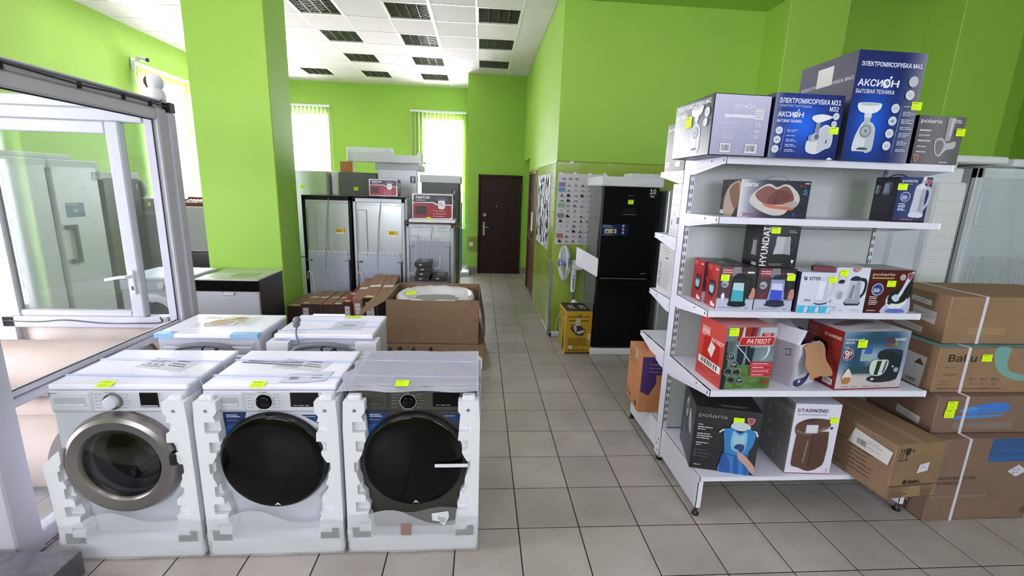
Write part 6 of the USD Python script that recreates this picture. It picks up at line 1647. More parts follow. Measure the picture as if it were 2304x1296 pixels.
# ---- fourth shelf
def a_trimmer(a):
    r = np.random.default_rng(3)
    def bg(u, v):
        n = meshkit.noise(np.stack([u * 14, v * 22, 0 * u], -1)); n2 = meshkit.noise(np.stack([u * 5, v * 4, 0 * u + 4], -1))
        up = np.clip((v - 0.34) / 0.12, 0, 1)
        return (62 + 44 * n) * (1 - up) + (92 + 40 * n2) * up, (98 + 40 * n) * (1 - up) + (110 + 36 * n2) * up, (44 + 26 * n) * (1 - up) + (118 + 40 * n2) * up
    a.field(0, 0, 1, 1, bg, 30, 40)
    a.field(0.0, 0.0, 0.09, 0.78, lambda u, v: (26 + 10 * v, 32 + 8 * v, 36 + 8 * v), 3, 3)
    a.poly([(0.22, 0.78), (0.24, 1.0), (0.62, 1.0), (0.58, 0.8)], '#8a2c2c'); a.poly([(0.3, 0.8), (0.32, 1.0), (0.36, 1.0), (0.36, 0.8)], '#c9c3c0'); a.poly([(0.46, 0.8), (0.5, 1.0), (0.56, 1.0), (0.5, 0.8)], '#5a1a1e')
    a.poly([(0.64, 0.8), (0.66, 1.0), (1.0, 1.0), (1.0, 0.86)], '#a9b4c0'); a.poly([(0.04, 0.78), (0.04, 0.6), (0.16, 0.6), (0.2, 0.78)], '#4e6066')
    for x in (0.26, 0.44):
        a.poly([(x, 0.4), (x - 0.005, 0.74), (x + 0.16, 0.74), (x + 0.14, 0.52), (x + 0.12, 0.4)], '#1e2838')
    a.line([(0.22, 0.72), (0.4, 0.58), (0.56, 0.42)], 0.005, '#c3cad2'); a.smooth([(0.74, 0.46), (0.86, 0.54), (0.9, 0.66), (0.86, 0.7), (0.84, 0.56)], '#d0d8e0')
    a.poly([(0.25, 0.71), (0.29, 0.855), (0.98, 0.855), (0.95, 0.71)], '#d9c9c9'); a.poly([(0.265, 0.72), (0.3, 0.845), (0.965, 0.845), (0.94, 0.72)], '#b3222c')
    a.text('PATRIOT', 0.41, 0.745, 0.87, 0.07, '#eadfdf', True, slant=0.2); a.poly([(0.69, 0.86), (0.7, 0.91), (0.93, 0.91), (0.92, 0.86)], '#b3222c'); a.text('PT553', 0.75, 0.87, 0.87, 0.03, '#e0cfcf', True)
    a.text('БЕНЗИНОВЫЙ ТРИММЕР', 0.5, 0.68, 0.9, 0.022, '#c9ccd2', True)
    for x, y, m in ((0.13, 0.53, '2T'), (0.215, 0.4, 'EASY'), (0.11, 0.29, ''), (0.28, 0.28, ''), (0.185, 0.155, ''), (0.36, 0.15, 'AVS')):
        a.ell(x, y, 0.087, 0.087, '#b9c6c9', sides=6); a.ell(x, y, 0.08, 0.08, '#1c2a2e', sides=6)
        if m:
            a.text(m, x - 0.045, y, x + 0.045, 0.032, '#d9e0e2', True)
        a.lines(x - 0.05, x + 0.05, (y - 0.025, y - 0.045), 0.01, '#8da0a4', int(x * 99))
    a.poly([(0.52, 0.42), (0.5, 0.455), (0.97, 0.45), (0.97, 0.21), (0.56, 0.22)], '#b3263a')
    for k in range(4):
        a.lines(0.58, 0.92, (0.425 - 0.06 * k,), 0.016, '#e0b4ba', k); a.line([(0.53, 0.395 - 0.06 * k), (0.96, 0.395 - 0.06 * k)], 0.002, '#d98a94')
    a.smooth([(0.8, 0.09), (0.82, 0.14), (0.92, 0.14), (0.94, 0.09)], '#8a3a2e')


def a_trimmer_left(a):
    a.field(0, 0, 1, 1, lambda u, v: (176 + 14 * v, 60 + 14 * v, 54 + 14 * v), 3, 4)
    a.poly([(0.1, 0.86), (0.1, 0.7), (0.42, 0.7), (0.42, 0.86)], '#c88a84'); a.text('PT553', 0.14, 0.75, 0.4, 0.05, '#e6cfcc', True)
    a.poly([(0.2, 0.66), (0.3, 0.72), (0.75, 0.7), (0.85, 0.6), (0.85, 0.3), (0.6, 0.22), (0.2, 0.3)], '#ab1f1c')
    a.text('PATRIOT', 0.5, 0.66, 0.96, 0.06, '#eadcda', True, slant=0.1); a.poly([(0.4, 0.48), (0.5, 0.66), (0.68, 0.6), (0.58, 0.4)], '#cfcbc4')
    a.barcode(0.08, 0.22, 0.95, 0.34, 4, '#d6d3ce'); a.line([(0.3, 0.2), (0.6, 0.12), (0.9, 0.2)], 0.002, '#d8938c')


PATB = paint('#a8443e', 0.35)
t = carton('trimmer_box', 'red and green package with a grass trimmer picture at the left of the fourth shelf', (1.312, 2.198, SH4), 2.6, (0.288, 0.26, 0.352), PATB, {'front': a_trimmer, 'left': a_trimmer_left, 'top': lambda a: a.rect(0, 0, 1, 1, '#b06a6c')}, tags=(('front', 0.13, 0.93, 0.055, 0.045),))
put('clear_wrap', bx(-0.004, 0.292, -0.0045, 0.264, 0.0, 0.356), glass_mat('carton_film', (0.99, 0.99, 0.99), 0.05, '#e6e6ea', 0.06, 1.4), t) if False else None

t = thing('opened_kettle_box', 'opened white package with a torn brown flap and a black kettle inside', 'box', (1.742, 2.215, SH4), 24)
w, d, h = 0.2, 0.2, 0.25
put('body', [rb(0, w, 0, 0.004, 0, h, 0.001), rb(0, w, d - 0.004, d, 0, h * 0.8, 0.001), rb(0, 0.004, 0, d, 0, h, 0.001), rb(w - 0.004, w, 0, d, 0, h * 0.85, 0.001), bx(0, w, 0, d, 0, 0.004)], WHITEBOX, t)
put('side_flap', sheet(lambda u, v: np.stack([0.0 + 0.05 * v + 0 * u, d * (1 - u) * (1 - 0.2 * v) + 0.0, h + 0.075 * v], -1), 6, 6, 0.003), WHITEBOX, t)
fp = sheet(lambda u, v: np.stack([0.03 + 0.17 * u - 0.03 * v + 0.012 * np.sin(9 * v), -0.005 - 0.075 * v - 0.02 * u * v, 0.235 + 0.02 * u - 0.16 * v + 0.01 * np.sin(5 * u)], -1), 10, 10, 0.004)
put('torn_flap', fp, mat('kraft_inside', '#a87f5c', 0.8, vary=0.06), t)
a = Art(d, h)
a.rect(0, 0, 1, 1, '#a9a6b4'); a.line([(0.62, 0.82), (0.78, 0.86), (0.8, 0.72), (0.66, 0.7)], 0.004, '#23222c'); a.lines(0.1, 0.6, np.arange(0.1, 0.8, 0.06), 0.006, '#96939f', 4)
a.on('left_print', t, (0, d, 0), (0, -1, 0), (0, 0, 1))
a = Art(w, h)
a.smooth([(0.02, 0.06), (0.04, 0.18), (0.5, 0.2), (0.72, 0.36), (0.76, 0.28), (0.6, 0.08), (0.3, 0.0)], '#252c5e'); a.rect(0.2, 0.09, 0.32, 0.16, '#c9cde0'); a.rect(0.78, 0.1, 0.95, 0.25, '#b9b6cc'); a.lines(0.1, 0.8, (0.9, 0.85), 0.01, '#9a9cb4', 3)
a.on('front_print', t, (0, 0, 0), (1, 0, 0), (0, 0, 1))
put('kettle_inside', lathe([(0, 0.02), (0.07, 0.02), (0.072, 0.1), (0.062, 0.24), (0.05, 0.262), (0.02, 0.275), (0.012, 0.29), (0, 0.29)], 32, at=(0.11, 0.1, 0.0)), BLACKPLASTIC, t, 50)
put('handle_inside', curve([(0.16, 0.1, 0.25), (0.19, 0.1, 0.28), (0.15, 0.1, 0.3), (0.1, 0.1, 0.285)], 0.009, 8), BLACKPLASTIC, t, True)
put('plastic_bag', sheet(lambda u, v: np.stack([0.02 + 0.16 * u, 0.08 + 0.09 * v + 0.02 * np.sin(7 * u), h - 0.03 + 0.13 * np.sin(np.pi * u) * (0.5 + 0.5 * v) + 0.015 * np.sin(17 * u + 11 * v)], -1), 20, 14, 0), FILM_CLEAR, t, True)


def a_mixer(a):
    def bg(u, v):
        n = meshkit.noise(np.stack([u * 4 + 3, v * 3.5, 0 * u], -1)); m = meshkit.noise(np.stack([u * 6, v * 2, 0 * u + 9], -1))
        t = np.clip((0.3 - v) / 0.08, 0, 1)
        e = np.clip((u - 0.8) / 0.2, 0, 1)
        c = [60 + 120 * (n - 0.25), 84 + 110 * (n - 0.25) + 12 * m, 108 + 110 * (n - 0.25) + 20 * m]
        f = [196 - 16 * u, 186 - 16 * u, 184 - 10 * u]
        return [(c[i] * (1 - t) + f[i] * t) * (1 - e * 0.6) + (186, 184, 206)[i] * e * 0.6 for i in range(3)]
    a.field(0, 0.02, 1, 1, bg, 26, 26)
    a.rect(0, 0, 1, 0.022, '#7a2234'); a.rect(0.14, 0.28, 0.5, 0.4, '#2f4652'); a.rect(0.3, 0.5, 0.48, 0.7, '#8fa3b0'); a.poly([(0.34, 0.62), (0.36, 0.74), (0.48, 0.8), (0.46, 0.62)], '#2f5f9e')
    a.ell(0.7, 0.775, 0.03, 0.035, '#7a3a34'); a.ell(0.81, 0.785, 0.035, 0.035, '#74804a'); a.ell(0.75, 0.76, 0.02, 0.02, '#8a5a3e')
    a.text('STAR', 0.6, 0.84, 0.77, 0.045, '#8e2430', True); a.text('WIND', 0.77, 0.84, 0.94, 0.045, '#e0e0ea', True)
    a.text('ПЛАНЕТАРНЫЙ', 0.03, 0.855, 0.3, 0.03, '#d9dce4', True); a.text('МИКСЕР', 0.03, 0.805, 0.17, 0.03, '#d9dce4', True); a.lines(0.03, 0.13, (0.74,), 0.02, '#b9bfca', 3)
    a.ell(0.1, 0.62, 0.082, 0.082, '#d0cdd4'); a.ell(0.1, 0.62, 0.075, 0.075, '#7a2a3c')
    for x, y in ((0.075, 0.655), (0.125, 0.64), (0.085, 0.585)):
        a.ell(x, y, 0.03, 0.03, '#d6d3da', sides=8); a.ell(x, y, 0.012, 0.012, '#7a2a3c')
    B, B2 = '#1a2030', '#2c3448'
    a.smooth([(0.55, 0.6), (0.6, 0.68), (0.75, 0.7), (0.9, 0.68), (0.93, 0.6), (0.92, 0.24), (0.86, 0.15), (0.6, 0.12), (0.46, 0.17), (0.5, 0.23), (0.72, 0.3), (0.74, 0.5), (0.6, 0.52)], B)
    a.smooth([(0.6, 0.66), (0.75, 0.69), (0.9, 0.66), (0.92, 0.6), (0.76, 0.66)], B2); a.smooth([(0.48, 0.5), (0.46, 0.36), (0.5, 0.26), (0.62, 0.24), (0.7, 0.3), (0.73, 0.5), (0.6, 0.52)], '#c3cfc4'); a.poly([(0.54, 0.26), (0.56, 0.5), (0.63, 0.5), (0.6, 0.25)], '#1f3026'); a.poly([(0.66, 0.28), (0.69, 0.5), (0.715, 0.5), (0.69, 0.3)], '#3a3a66')
    a.ell(0.87, 0.34, 0.035, 0.035, '#9aa3b4'); a.ell(0.81, 0.4, 0.014, 0.014, '#c9cfd8'); a.ell(0.53, 0.185, 0.025, 0.018, '#b9bfc9')
    a.smooth([(0.07, 0.2), (0.1, 0.32), (0.14, 0.38), (0.19, 0.3), (0.21, 0.2)], '#d8cfc9'); a.smooth([(0.09, 0.22), (0.1, 0.12), (0.18, 0.12), (0.2, 0.22)], '#a87848'); 
    for k in range(4):
        a.lines(0.08 + 0.17 * k, 0.2 + 0.17 * k, (0.06,), 0.012, '#8a7a80', k)


def a_mixer_left(a):
    a.field(0, 0, 1, 1, lambda u, v: (112 + 12 * v, 24 + 6 * v, 24 + 4 * v), 3, 3)
    a.text('STARWIND', 0.5, 0.84, 0.96, 0.05, '#d8c3bf', True); a.lines(0.05, 0.4, (0.92, 0.87, 0.8), 0.014, '#a86a66', 3)
    a.smooth([(0.2, 0.66), (0.3, 0.76), (0.6, 0.72), (0.64, 0.6), (0.62, 0.4), (0.3, 0.42), (0.24, 0.5)], '#14090a'); a.smooth([(0.2, 0.66), (0.22, 0.52), (0.4, 0.5), (0.43, 0.64)], '#8d9088'); a.poly([(0.3, 0.5), (0.31, 0.66), (0.36, 0.66), (0.35, 0.5)], '#14090a'); a.ell(0.55, 0.48, 0.04, 0.04, '#b49a84')
    a.ell(0.32, 0.34, 0.1, 0.1, '#b9a49a'); a.ell(0.32, 0.34, 0.06, 0.06, '#7a6a60'); a.ell(0.62, 0.26, 0.115, 0.115, '#c9c3b4'); a.ell(0.62, 0.26, 0.06, 0.06, '#a8a494')
    a.rect(0.35, 0.06, 0.55, 0.18, '#a49a94'); a.barcode(0.66, 0.06, 0.92, 0.16, 4, '#cfc9c6'); a.lines(0.68, 0.95, (0.6, 0.55, 0.5, 0.45), 0.01, '#8d4a48', 5)


def a_mixer_top(a):
    a.field(0, 0, 1, 1, lambda u, v: (178 + 0 * u, 172 + 0 * u, 184 + 0 * u), 3, 3)
    a.smooth([(0.1, 0.5), (0.3, 0.7), (0.7, 0.9), (0.9, 0.7), (0.6, 0.6), (0.3, 0.45)], '#7a5a54'); a.smooth([(0.4, 0.2), (0.6, 0.35), (0.9, 0.4), (0.8, 0.2)], '#9a938c')


carton('mixer_box', 'big dark red package with a stand mixer picture at the right of the fourth shelf', (1.966, 2.19, SH4), 4.0, (0.412, 0.25, 0.336), paint('#5a1a22', 0.35), {'front': a_mixer, 'left': a_mixer_left, 'top': a_mixer_top}, tags=(('front', 0.28, 0.8, 0.058, 0.044),))

# ---- bottom shelf
def a_steamer(a):
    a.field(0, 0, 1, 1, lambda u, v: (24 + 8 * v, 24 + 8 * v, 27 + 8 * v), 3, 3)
    a.text('polaris', 0.055, 0.845, 0.49, 0.055, '#96979a'); shield(a, 0.845, 0.845, 0.055, '#9a4450')
    for y, w_ in ((0.72, 0.1), (0.68, 0.22), (0.645, 0.13), (0.575, 0.28), (0.54, 0.21), (0.505, 0.21), (0.43, 0.27), (0.395, 0.1)):
        a.lines(0.06, 0.06 + w_ * 1.15, (y,), 0.018, '#aeb0b4', int(y * 100))
    for y in (0.62, 0.475, 0.36):
        a.line([(0.05, y), (0.4, y - 0.012)], 0.001, '#4a4b4e')
    for y in (0.315, 0.265, 0.215):
        a.ell(0.06, y, 0.02, 0.02, '#6f7174'); a.ell(0.06, y, 0.014, 0.014, '#202124'); a.lines(0.1, 0.32, (y,), 0.008, '#74767a', int(y * 100))
    a.lines(0.06, 0.22, (0.075,), 0.02, '#9a9c9f', 3)
    a.line([(0.4, 0.64), (0.44, 0.68), (0.6, 0.72), (0.7, 0.78), (0.8, 0.72), (0.94, 0.7), (0.965, 0.64)], 0.009, '#c9cbd0')
    a.smooth([(0.56, 0.73), (0.58, 0.8), (0.7, 0.83), (0.82, 0.8), (0.84, 0.73), (0.7, 0.69)], '#b9c3c9')
    D1, D2, D3 = '#2a74b4', '#1c4f9a', '#6fb0d0'
    a.smooth([(0.46, 0.68), (0.58, 0.72), (0.7, 0.66), (0.82, 0.73), (0.93, 0.68), (0.92, 0.5), (0.86, 0.32), (0.92, 0.02), (0.7, 0.0), (0.44, 0.02), (0.5, 0.3), (0.48, 0.5)], D1)
    a.smooth([(0.48, 0.3), (0.47, 0.02), (0.62, 0.0), (0.6, 0.2)], D2); a.smooth([(0.66, 0.26), (0.68, 0.0), (0.76, 0.0), (0.72, 0.24)], D2); a.smooth([(0.8, 0.3), (0.84, 0.02), (0.9, 0.03), (0.86, 0.3)], D2)
    a.smooth([(0.6, 0.68), (0.7, 0.63), (0.8, 0.68), (0.82, 0.5), (0.78, 0.36), (0.62, 0.38), (0.58, 0.5)], D3); a.smooth([(0.62, 0.62), (0.7, 0.6), (0.78, 0.62), (0.76, 0.44), (0.64, 0.45)], '#8fb9c9')
    a.line([(0.49, 0.31), (0.7, 0.29), (0.88, 0.33)], 0.007, '#174488')
    a.smooth([(0.64, 0.42), (0.68, 0.48), (0.78, 0.48), (0.79, 0.4), (0.74, 0.33), (0.72, 0.33), (0.72, 0.38)], '#26356e')
    a.smooth([(0.7, 0.34), (0.74, 0.36), (0.86, 0.28), (0.99, 0.14), (0.99, 0.02), (0.84, 0.16), (0.73, 0.25)], '#b3918a')


def a_steamer_left(a):
    a.rect(0, 0, 1, 1, '#1c1c22'); a.smooth([(0.3, 0.6), (0.26, 0.78), (0.4, 0.9), (0.46, 0.84), (0.44, 0.6)], '#b9bac4'); a.smooth([(0.62, 0.5), (0.56, 0.72), (0.66, 0.8), (0.8, 0.6), (0.82, 0.46)], '#b9bac4'); a.rect(0.14, 0.2, 0.4, 0.5, '#3a4a72'); a.ell(0.36, 0.74, 0.05, 0.08, '#23273e')


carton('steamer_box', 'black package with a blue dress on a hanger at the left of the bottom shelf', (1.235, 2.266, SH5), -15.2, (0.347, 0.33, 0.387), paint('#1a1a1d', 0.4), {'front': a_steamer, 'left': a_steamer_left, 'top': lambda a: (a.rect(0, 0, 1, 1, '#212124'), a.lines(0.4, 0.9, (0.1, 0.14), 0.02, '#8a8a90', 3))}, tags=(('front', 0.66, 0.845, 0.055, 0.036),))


def a_pot(a):
    a.rect(0, 0, 1, 1, '#cfcfe0'); a.rect(0, 0, 1, 0.012, '#8a2a48')
    a.text('STAR', 0.05, 0.885, 0.38, 0.045, '#5a2434', True); a.text('WIND', 0.38, 0.885, 0.72, 0.045, '#20203a', True); a.line([(0.04, 0.86), (0.72, 0.86)], 0.001, '#5a5a70'); a.text('Термопот электрический', 0.05, 0.84, 0.7, 0.015, '#5a5a6e')
    B, B2, B3 = '#5a4038', '#46302a', '#7d6256'
    a.poly([(0.12, 0.62), (0.1, 0.3), (0.1, 0.15), (0.13, 0.11), (0.3, 0.085), (0.42, 0.05), (0.52, 0.04), (0.66, 0.065), (0.8, 0.13), (0.83, 0.18), (0.85, 0.4), (0.82, 0.62)], B)
    a.poly([(0.5, 0.045), (0.66, 0.07), (0.79, 0.13), (0.82, 0.2), (0.84, 0.4), (0.81, 0.58), (0.52, 0.58)], '#513932'); a.smooth([(0.07, 0.68), (0.1, 0.58), (0.3, 0.56), (0.5, 0.6), (0.78, 0.66), (0.82, 0.74), (0.76, 0.79), (0.4, 0.8), (0.16, 0.75)], B); a.smooth([(0.1, 0.64), (0.3, 0.6), (0.5, 0.63), (0.8, 0.7), (0.8, 0.68), (0.5, 0.58), (0.3, 0.57), (0.1, 0.61)], B3)
    a.smooth([(0.22, 0.76), (0.4, 0.79), (0.56, 0.78), (0.4, 0.75)], B2); a.ell(0.86, 0.67, 0.03, 0.03, B2); a.rect(0.48, 0.1, 0.505, 0.58, B2); a.poly([(0.34, 0.16), (0.37, 0.48), (0.41, 0.48), (0.38, 0.16)], '#8a7066')
    a.rect(0.3, 0.595, 0.56, 0.71, '#c9cbdc'); a.text('5', 0.9, 0.055, 0.935, 0.035, '#4a4a6a'); a.lines(0.86, 0.97, (0.04,), 0.008, '#8a8aa0', 3)


def a_pot_left(a):
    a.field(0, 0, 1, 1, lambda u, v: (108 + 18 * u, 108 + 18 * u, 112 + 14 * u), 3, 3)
    a.text('STARWIND', 0.35, 0.9, 0.98, 0.05, '#3a3a40', True); a.lines(0.4, 0.95, (0.87,), 0.01, '#55555a', 3); a.rect(0.1, 0.88, 0.22, 0.93, '#38383e')
    for x, y in ((0.2, 0.7), (0.55, 0.74), (0.8, 0.68), (0.25, 0.5), (0.75, 0.46), (0.3, 0.34), (0.7, 0.28), (0.55, 0.14)):
        a.ell(x, y, 0.05, 0.06, '#8a8b90', True)


carton('thermopot_box', 'white package with a brown thermopot picture in the middle of the bottom shelf', (1.768, 2.197, SH5), -4.0, (0.258, 0.275, 0.434), paint('#c6c6d8', 0.4), {'front': a_pot, 'left': a_pot_left, 'top': lambda a: (a.rect(0, 0, 1, 1, '#bfc0d0'), a.text('STARWIND', 0.2, 0.4, 0.85, 0.1, '#2a2a4a', True))}, tags=(('front', 0.87, 0.785, 0.045, 0.034),))


def a_long_front(a):
    K = '#2a211c'
    a.line([(0.08, 0.72), (0.18, 0.72)], 0.006, K)
    for x in (0.1, 0.15):
        a.line([(x, 0.75), (x + 0.012, 0.9)], 0.004, K); a.poly([(x - 0.005, 0.9), (x + 0.03, 0.9), (x + 0.013, 0.94)], K)
    a.smooth([(0.2, 0.93), (0.29, 0.93), (0.28, 0.84), (0.24, 0.81), (0.2, 0.84)], K); a.line([(0.235, 0.82), (0.225, 0.73)], 0.004, K); a.line([(0.2, 0.72), (0.25, 0.72)], 0.005, K); a.line([(0.31, 0.9), (0.36, 0.9), (0.34, 0.86)], 0.004, K)
    a.poly([(0.5, 0.46), (0.53, 0.62), (0.72, 0.66), (0.71, 0.5)], '#c6c5cc'); a.lines(0.55, 0.68, (0.6, 0.56), 0.012, '#8a8a94', 3)
    a.smooth([(0.28, 0.27), (0.27, 0.31), (0.31, 0.36), (0.34, 0.31), (0.32, 0.27)], K); a.lines(0.36, 0.66, (0.325, 0.305, 0.285), 0.014, K, 12)
    a.line([(0.0, 0.245), (0.95, 0.245)], 0.0025, K); a.rect(0.0, 0.03, 0.95, 0.23, '#8d6f54')
    for k in range(9):
        a.lines(0.02, 0.43, (0.215 - 0.021 * k,), 0.008, '#4a3a2e', k); a.lines(0.66, 0.93, (0.215 - 0.021 * k,), 0.008, '#4a3a2e', k + 20)


def a_long_left(a):
    K = '#3a2c22'
    a.lines(0.14, 0.45, (0.735, 0.71, 0.685), 0.018, K, 13); a.line([(0.12, 0.64), (0.92, 0.64)], 0.003, K)
    for k in range(18):
        a.lines(0.12, 0.62, (0.6 - 0.03 * k,), 0.012, '#5a4636', k)
    for k in range(6):
        a.lines(0.66, 0.9, (0.58 - 0.08 * k,), 0.014, '#4a3a2e', k + 30)
    a.poly([(0.64, 0.62), (0.68, 0.92), (0.99, 0.86), (0.97, 0.6)], '#c2c2bc'); a.barcode(0.7, 0.64, 0.8, 0.8, 3, '#c2c2bc'); a.lines(0.8, 0.95, (0.82, 0.78, 0.7), 0.012, '#8a8a88', 3)


carton('long_carton', 'long brown cardboard box sticking out at the right end of the bottom shelf', (2.165, 1.957, SH5), 5.5, (0.315, 0.72, 0.317), CARD, {'front': a_long_front, 'left': a_long_left, 'top': lambda a: a.rect(0.44, 0.0, 0.6, 1, '#8f7358')}, gloss=False)

# ---- things on the back shelves
def a_manual(a):
    a.rect(0, 0, 1, 1, '#c6c5c8'); a.lines(0.2, 0.8, (0.92, 0.86), 0.01, '#9a9a9e', 3); a.line([(0.35, 0.78), (0.5, 0.84), (0.65, 0.78)], 0.002, '#8a8a90'); a.rect(0.42, 0.72, 0.58, 0.745, '#55555a')
    for k in range(10):
        a.lines(0.28, 0.92, (0.64 - 0.055 * k, 0.625 - 0.055 * k), 0.005, '#9c9ca0', k); a.rect(0.08, 0.615 - 0.055 * k, 0.2, 0.65 - 0.055 * k, '#8d8d92' if k % 3 else '#b0b0b4')


carton('white_carton', 'white package with black printed instructions on the rear shelf beside the black refrigerator', (1.28, 2.84, 1.12), 0, (0.3, 0.28, 0.335), paint('#c3c2c6', 0.5), {'left': a_manual})
def a_manual2(a):
    a.rect(0, 0, 1, 1, '#c9c8cc'); a.rect(0.55, 0.24, 0.75, 0.36, '#2e2e32'); a.rect(0.12, 0.2, 0.2, 0.3, '#6a6a6e'); a.ell(0.3, 0.42, 0.03, 0.03, '#55555a'); a.lines(0.1, 0.9, (0.9, 0.85, 0.6, 0.1, 0.05), 0.01, '#9a9aa2', 3)
carton('white_carton', 'narrow white package on the rear shelf, under the dark grey appliance package', (1.285, 2.82, 1.525), 0, (0.28, 0.19, 0.335), paint('#c3c2c6', 0.5), {'left': a_manual2})


def a_purple(a):
    a.poly([(0.02, 0.37), (0.02, 0.97), (1, 0.97), (1, 0.68), (0.25, 0.66), (0.265, 0.52), (0.155, 0.3)], '#3d2160')
    a.text('С мен', 0.14, 0.83, 0.29, 0.036, '#8d7fa0', True); a.text('складн', 0.135, 0.77, 0.33, 0.03, '#8d7fa0', True); a.text('гладин', 0.13, 0.705, 0.33, 0.03, '#8d7fa0', True)
    for k in range(3):
        a.lines(0.5, 0.98, (0.2 - 0.04 * k,), 0.012, '#5a3c26', k)


def a_purple_left(a):
    for k in range(4):
        a.lines(0.1, 0.7, (0.9 - 0.06 * k,), 0.02, '#6a4626', k)
    a.rect(0.55, 0.85, 0.7, 1.0, '#b99a70'); a.rect(0.1, 0.1, 0.2, 0.15, '#6a4626'); a.rect(0.3, 0.08, 0.4, 0.14, '#6a4626'); a.rect(0.75, 0.06, 0.9, 0.16, '#6a4626')


carton('moving_box', 'brown cardboard box with a purple printed front on the rear bottom shelf', (1.152, 2.925, SH5), -3.5, (0.45, 0.315, 0.436), mat('orange_cardboard', '#b3764a', 0.75, vary=0.08), {'front': a_purple, 'left': a_purple_left, 'top': lambda a: (a.lines(0.1, 0.6, (0.3, 0.5), 0.04, '#6a4626', 2), a.lines(0.3, 0.9, (0.12,), 0.05, '#4a2f1c', 3))}, gloss=False)

# ---------------------------------------------------------------- by the tiled corner: machine package, fan, posters
def a_yellow_front(a):
    K = '#2a2010'
    a.rect(0, 0.0, 1, 0.035, '#4a1c12'); a.text('M2200PW-PRO', 0.1, 0.845, 0.9, 0.045, K, True); a.poly([(0.48, 0.86), (0.52, 0.93), (0.58, 0.87)], K)
    a.lines(0.12, 0.95, (0.775,), 0.02, K, 6); a.lines(0.12, 0.3, (0.69,), 0.015, K, 4)
    a.smooth([(0.18, 0.6), (0.3, 0.68), (0.5, 0.7), (0.6, 0.64), (0.72, 0.58), (0.8, 0.6), (0.7, 0.52), (0.68, 0.44), (0.44, 0.44), (0.32, 0.5)], '#2c2a26'); a.smooth([(0.28, 0.62), (0.34, 0.68), (0.42, 0.6), (0.4, 0.5), (0.34, 0.54)], '#a8a59a'); a.smooth([(0.44, 0.52), (0.6, 0.55), (0.72, 0.56), (0.64, 0.49), (0.46, 0.47)], '#b4b1a6'); a.rect(0.68, 0.5, 0.84, 0.515, '#7a3a18')
    a.poly([(0.36, 0.66), (0.36, 0.83), (0.56, 0.84), (0.54, 0.66)], '#b4ae8c'); a.poly([(0.82, 0.36), (0.86, 0.5), (0.98, 0.46), (0.95, 0.3)], '#b8b49c')
    a.lines(0.1, 0.95, (0.36, 0.32, 0.28, 0.245, 0.21), 0.014, '#5a430e', 5)
    a.rect(0.14, 0.12, 0.28, 0.2, '#cfc9a8')
    for k in range(7):
        a.rect(0.12 + 0.11 * k, 0.06, 0.18 + 0.11 * k, 0.1, '#5a3a10') if k % 2 else a.ell(0.15 + 0.11 * k, 0.08, 0.03, 0.03, '#4a300e')


def a_yellow_left(a):
    K = '#2e2a0e'
    a.text('HUTER', 0.04, 0.82, 0.82, 0.11, K, True)
    for k in range(5):
        a.lines(0.06, 0.5, (0.76 - 0.07 * k,), 0.022, K, k)
    for k in range(6):
        a.lines(0.06, 0.5, (0.36 - 0.055 * k,), 0.01, '#6a6214', k + 9)
    a.line([(0.72, 0.76), (0.7, 0.36)], 0.008, K); a.smooth([(0.64, 0.36), (0.62, 0.12), (0.72, 0.04), (0.8, 0.12), (0.78, 0.36)], '#4a4630'); a.rect(0.68, 0.4, 0.8, 0.55, '#8d8a6a')


def a_yellow_top(a):
    a.rect(0, 0, 1, 1, '#1c1a16'); a.text('2200', 0.2, 0.3, 0.4, 0.4, '#c9c7bc', True, up=True); a.text('2200', 0.62, 0.3, 0.82, 0.4, '#c9c7bc', True, up=True)


carton('machine_box', 'yellow and black packaged pressure washer on the floor left of the black refrigerator', (0.972, 4.762, 0), 1.5, (0.296, 0.375, 0.497), mat('yellow_carton', '#b08a1a', 0.55), {'front': a_yellow_front, 'left': lambda a: (a.rect(0, 0, 1, 1, '#c6a81c'), a_yellow_left(a)), 'top': a_yellow_top}, gloss=False)

t = thing('power_strip', 'small white plastic block with a black end on the floor behind the yellow package', 'block', (0.885, 5.36, 0))
put('block', rb(0.02, 0.16, 0, 0.05, 0, 0.06, 0.008), WHITE_PVC, t)
put('end', rb(0.0, 0.03, 0.0, 0.05, 0.0, 0.055, 0.006), BLACKPLASTIC, t)

t = thing('standing_fan', 'white standing fan with a blue hub facing left, behind the yellow package', 'fan', (1.135, 5.29, 0))
FANW = mat('fan_white', '#dfe1e6', 0.35)
FANB = glass_mat('fan_blade', (0.72, 0.78, 0.95), 0.6, '#c9d2ec', 0.1, 1.4)
put('base', lathe([(0, 0.03), (0.05, 0.03), (0.12, 0.015), (0.125, 0.0), (0, 0)], 36), FANW, t, 40)
put('pole', [cyl((0, 0, 0.03), (0, 0, 0.52), 0.012), cyl((0, 0, 0.5), (0, 0, 0.60), 0.016)], GREYPLASTIC, t, 40)
put('height_knob', [lathe([(0, 0.05), (0.025, 0.048), (0.04, 0.03), (0.042, 0.0), (0.03, -0.03), (0, -0.034)], 24, 'y', (0.02, -0.03, 0.47))], FANW, t, 40)
put('neck', lathe([(0, 0.60), (0.026, 0.6), (0.03, 0.63), (0.036, 0.78), (0.036, 0.86), (0.02, 0.89), (0, 0.89)], 28), FANW, t, 40)
a = Art(0.05, 0.2)
a.line([(0.35, 0.05), (0.42, 0.3), (0.4, 0.55), (0.5, 0.62), (0.42, 0.7), (0.34, 0.66)], 0.009, '#26262a'); a.line([(0.42, 0.78), (0.5, 0.9)], 0.007, '#26262a')
a.on('neck_lettering', t, (-0.026, -0.038, 0.63), (1, 0, 0), (0, 0, 1))
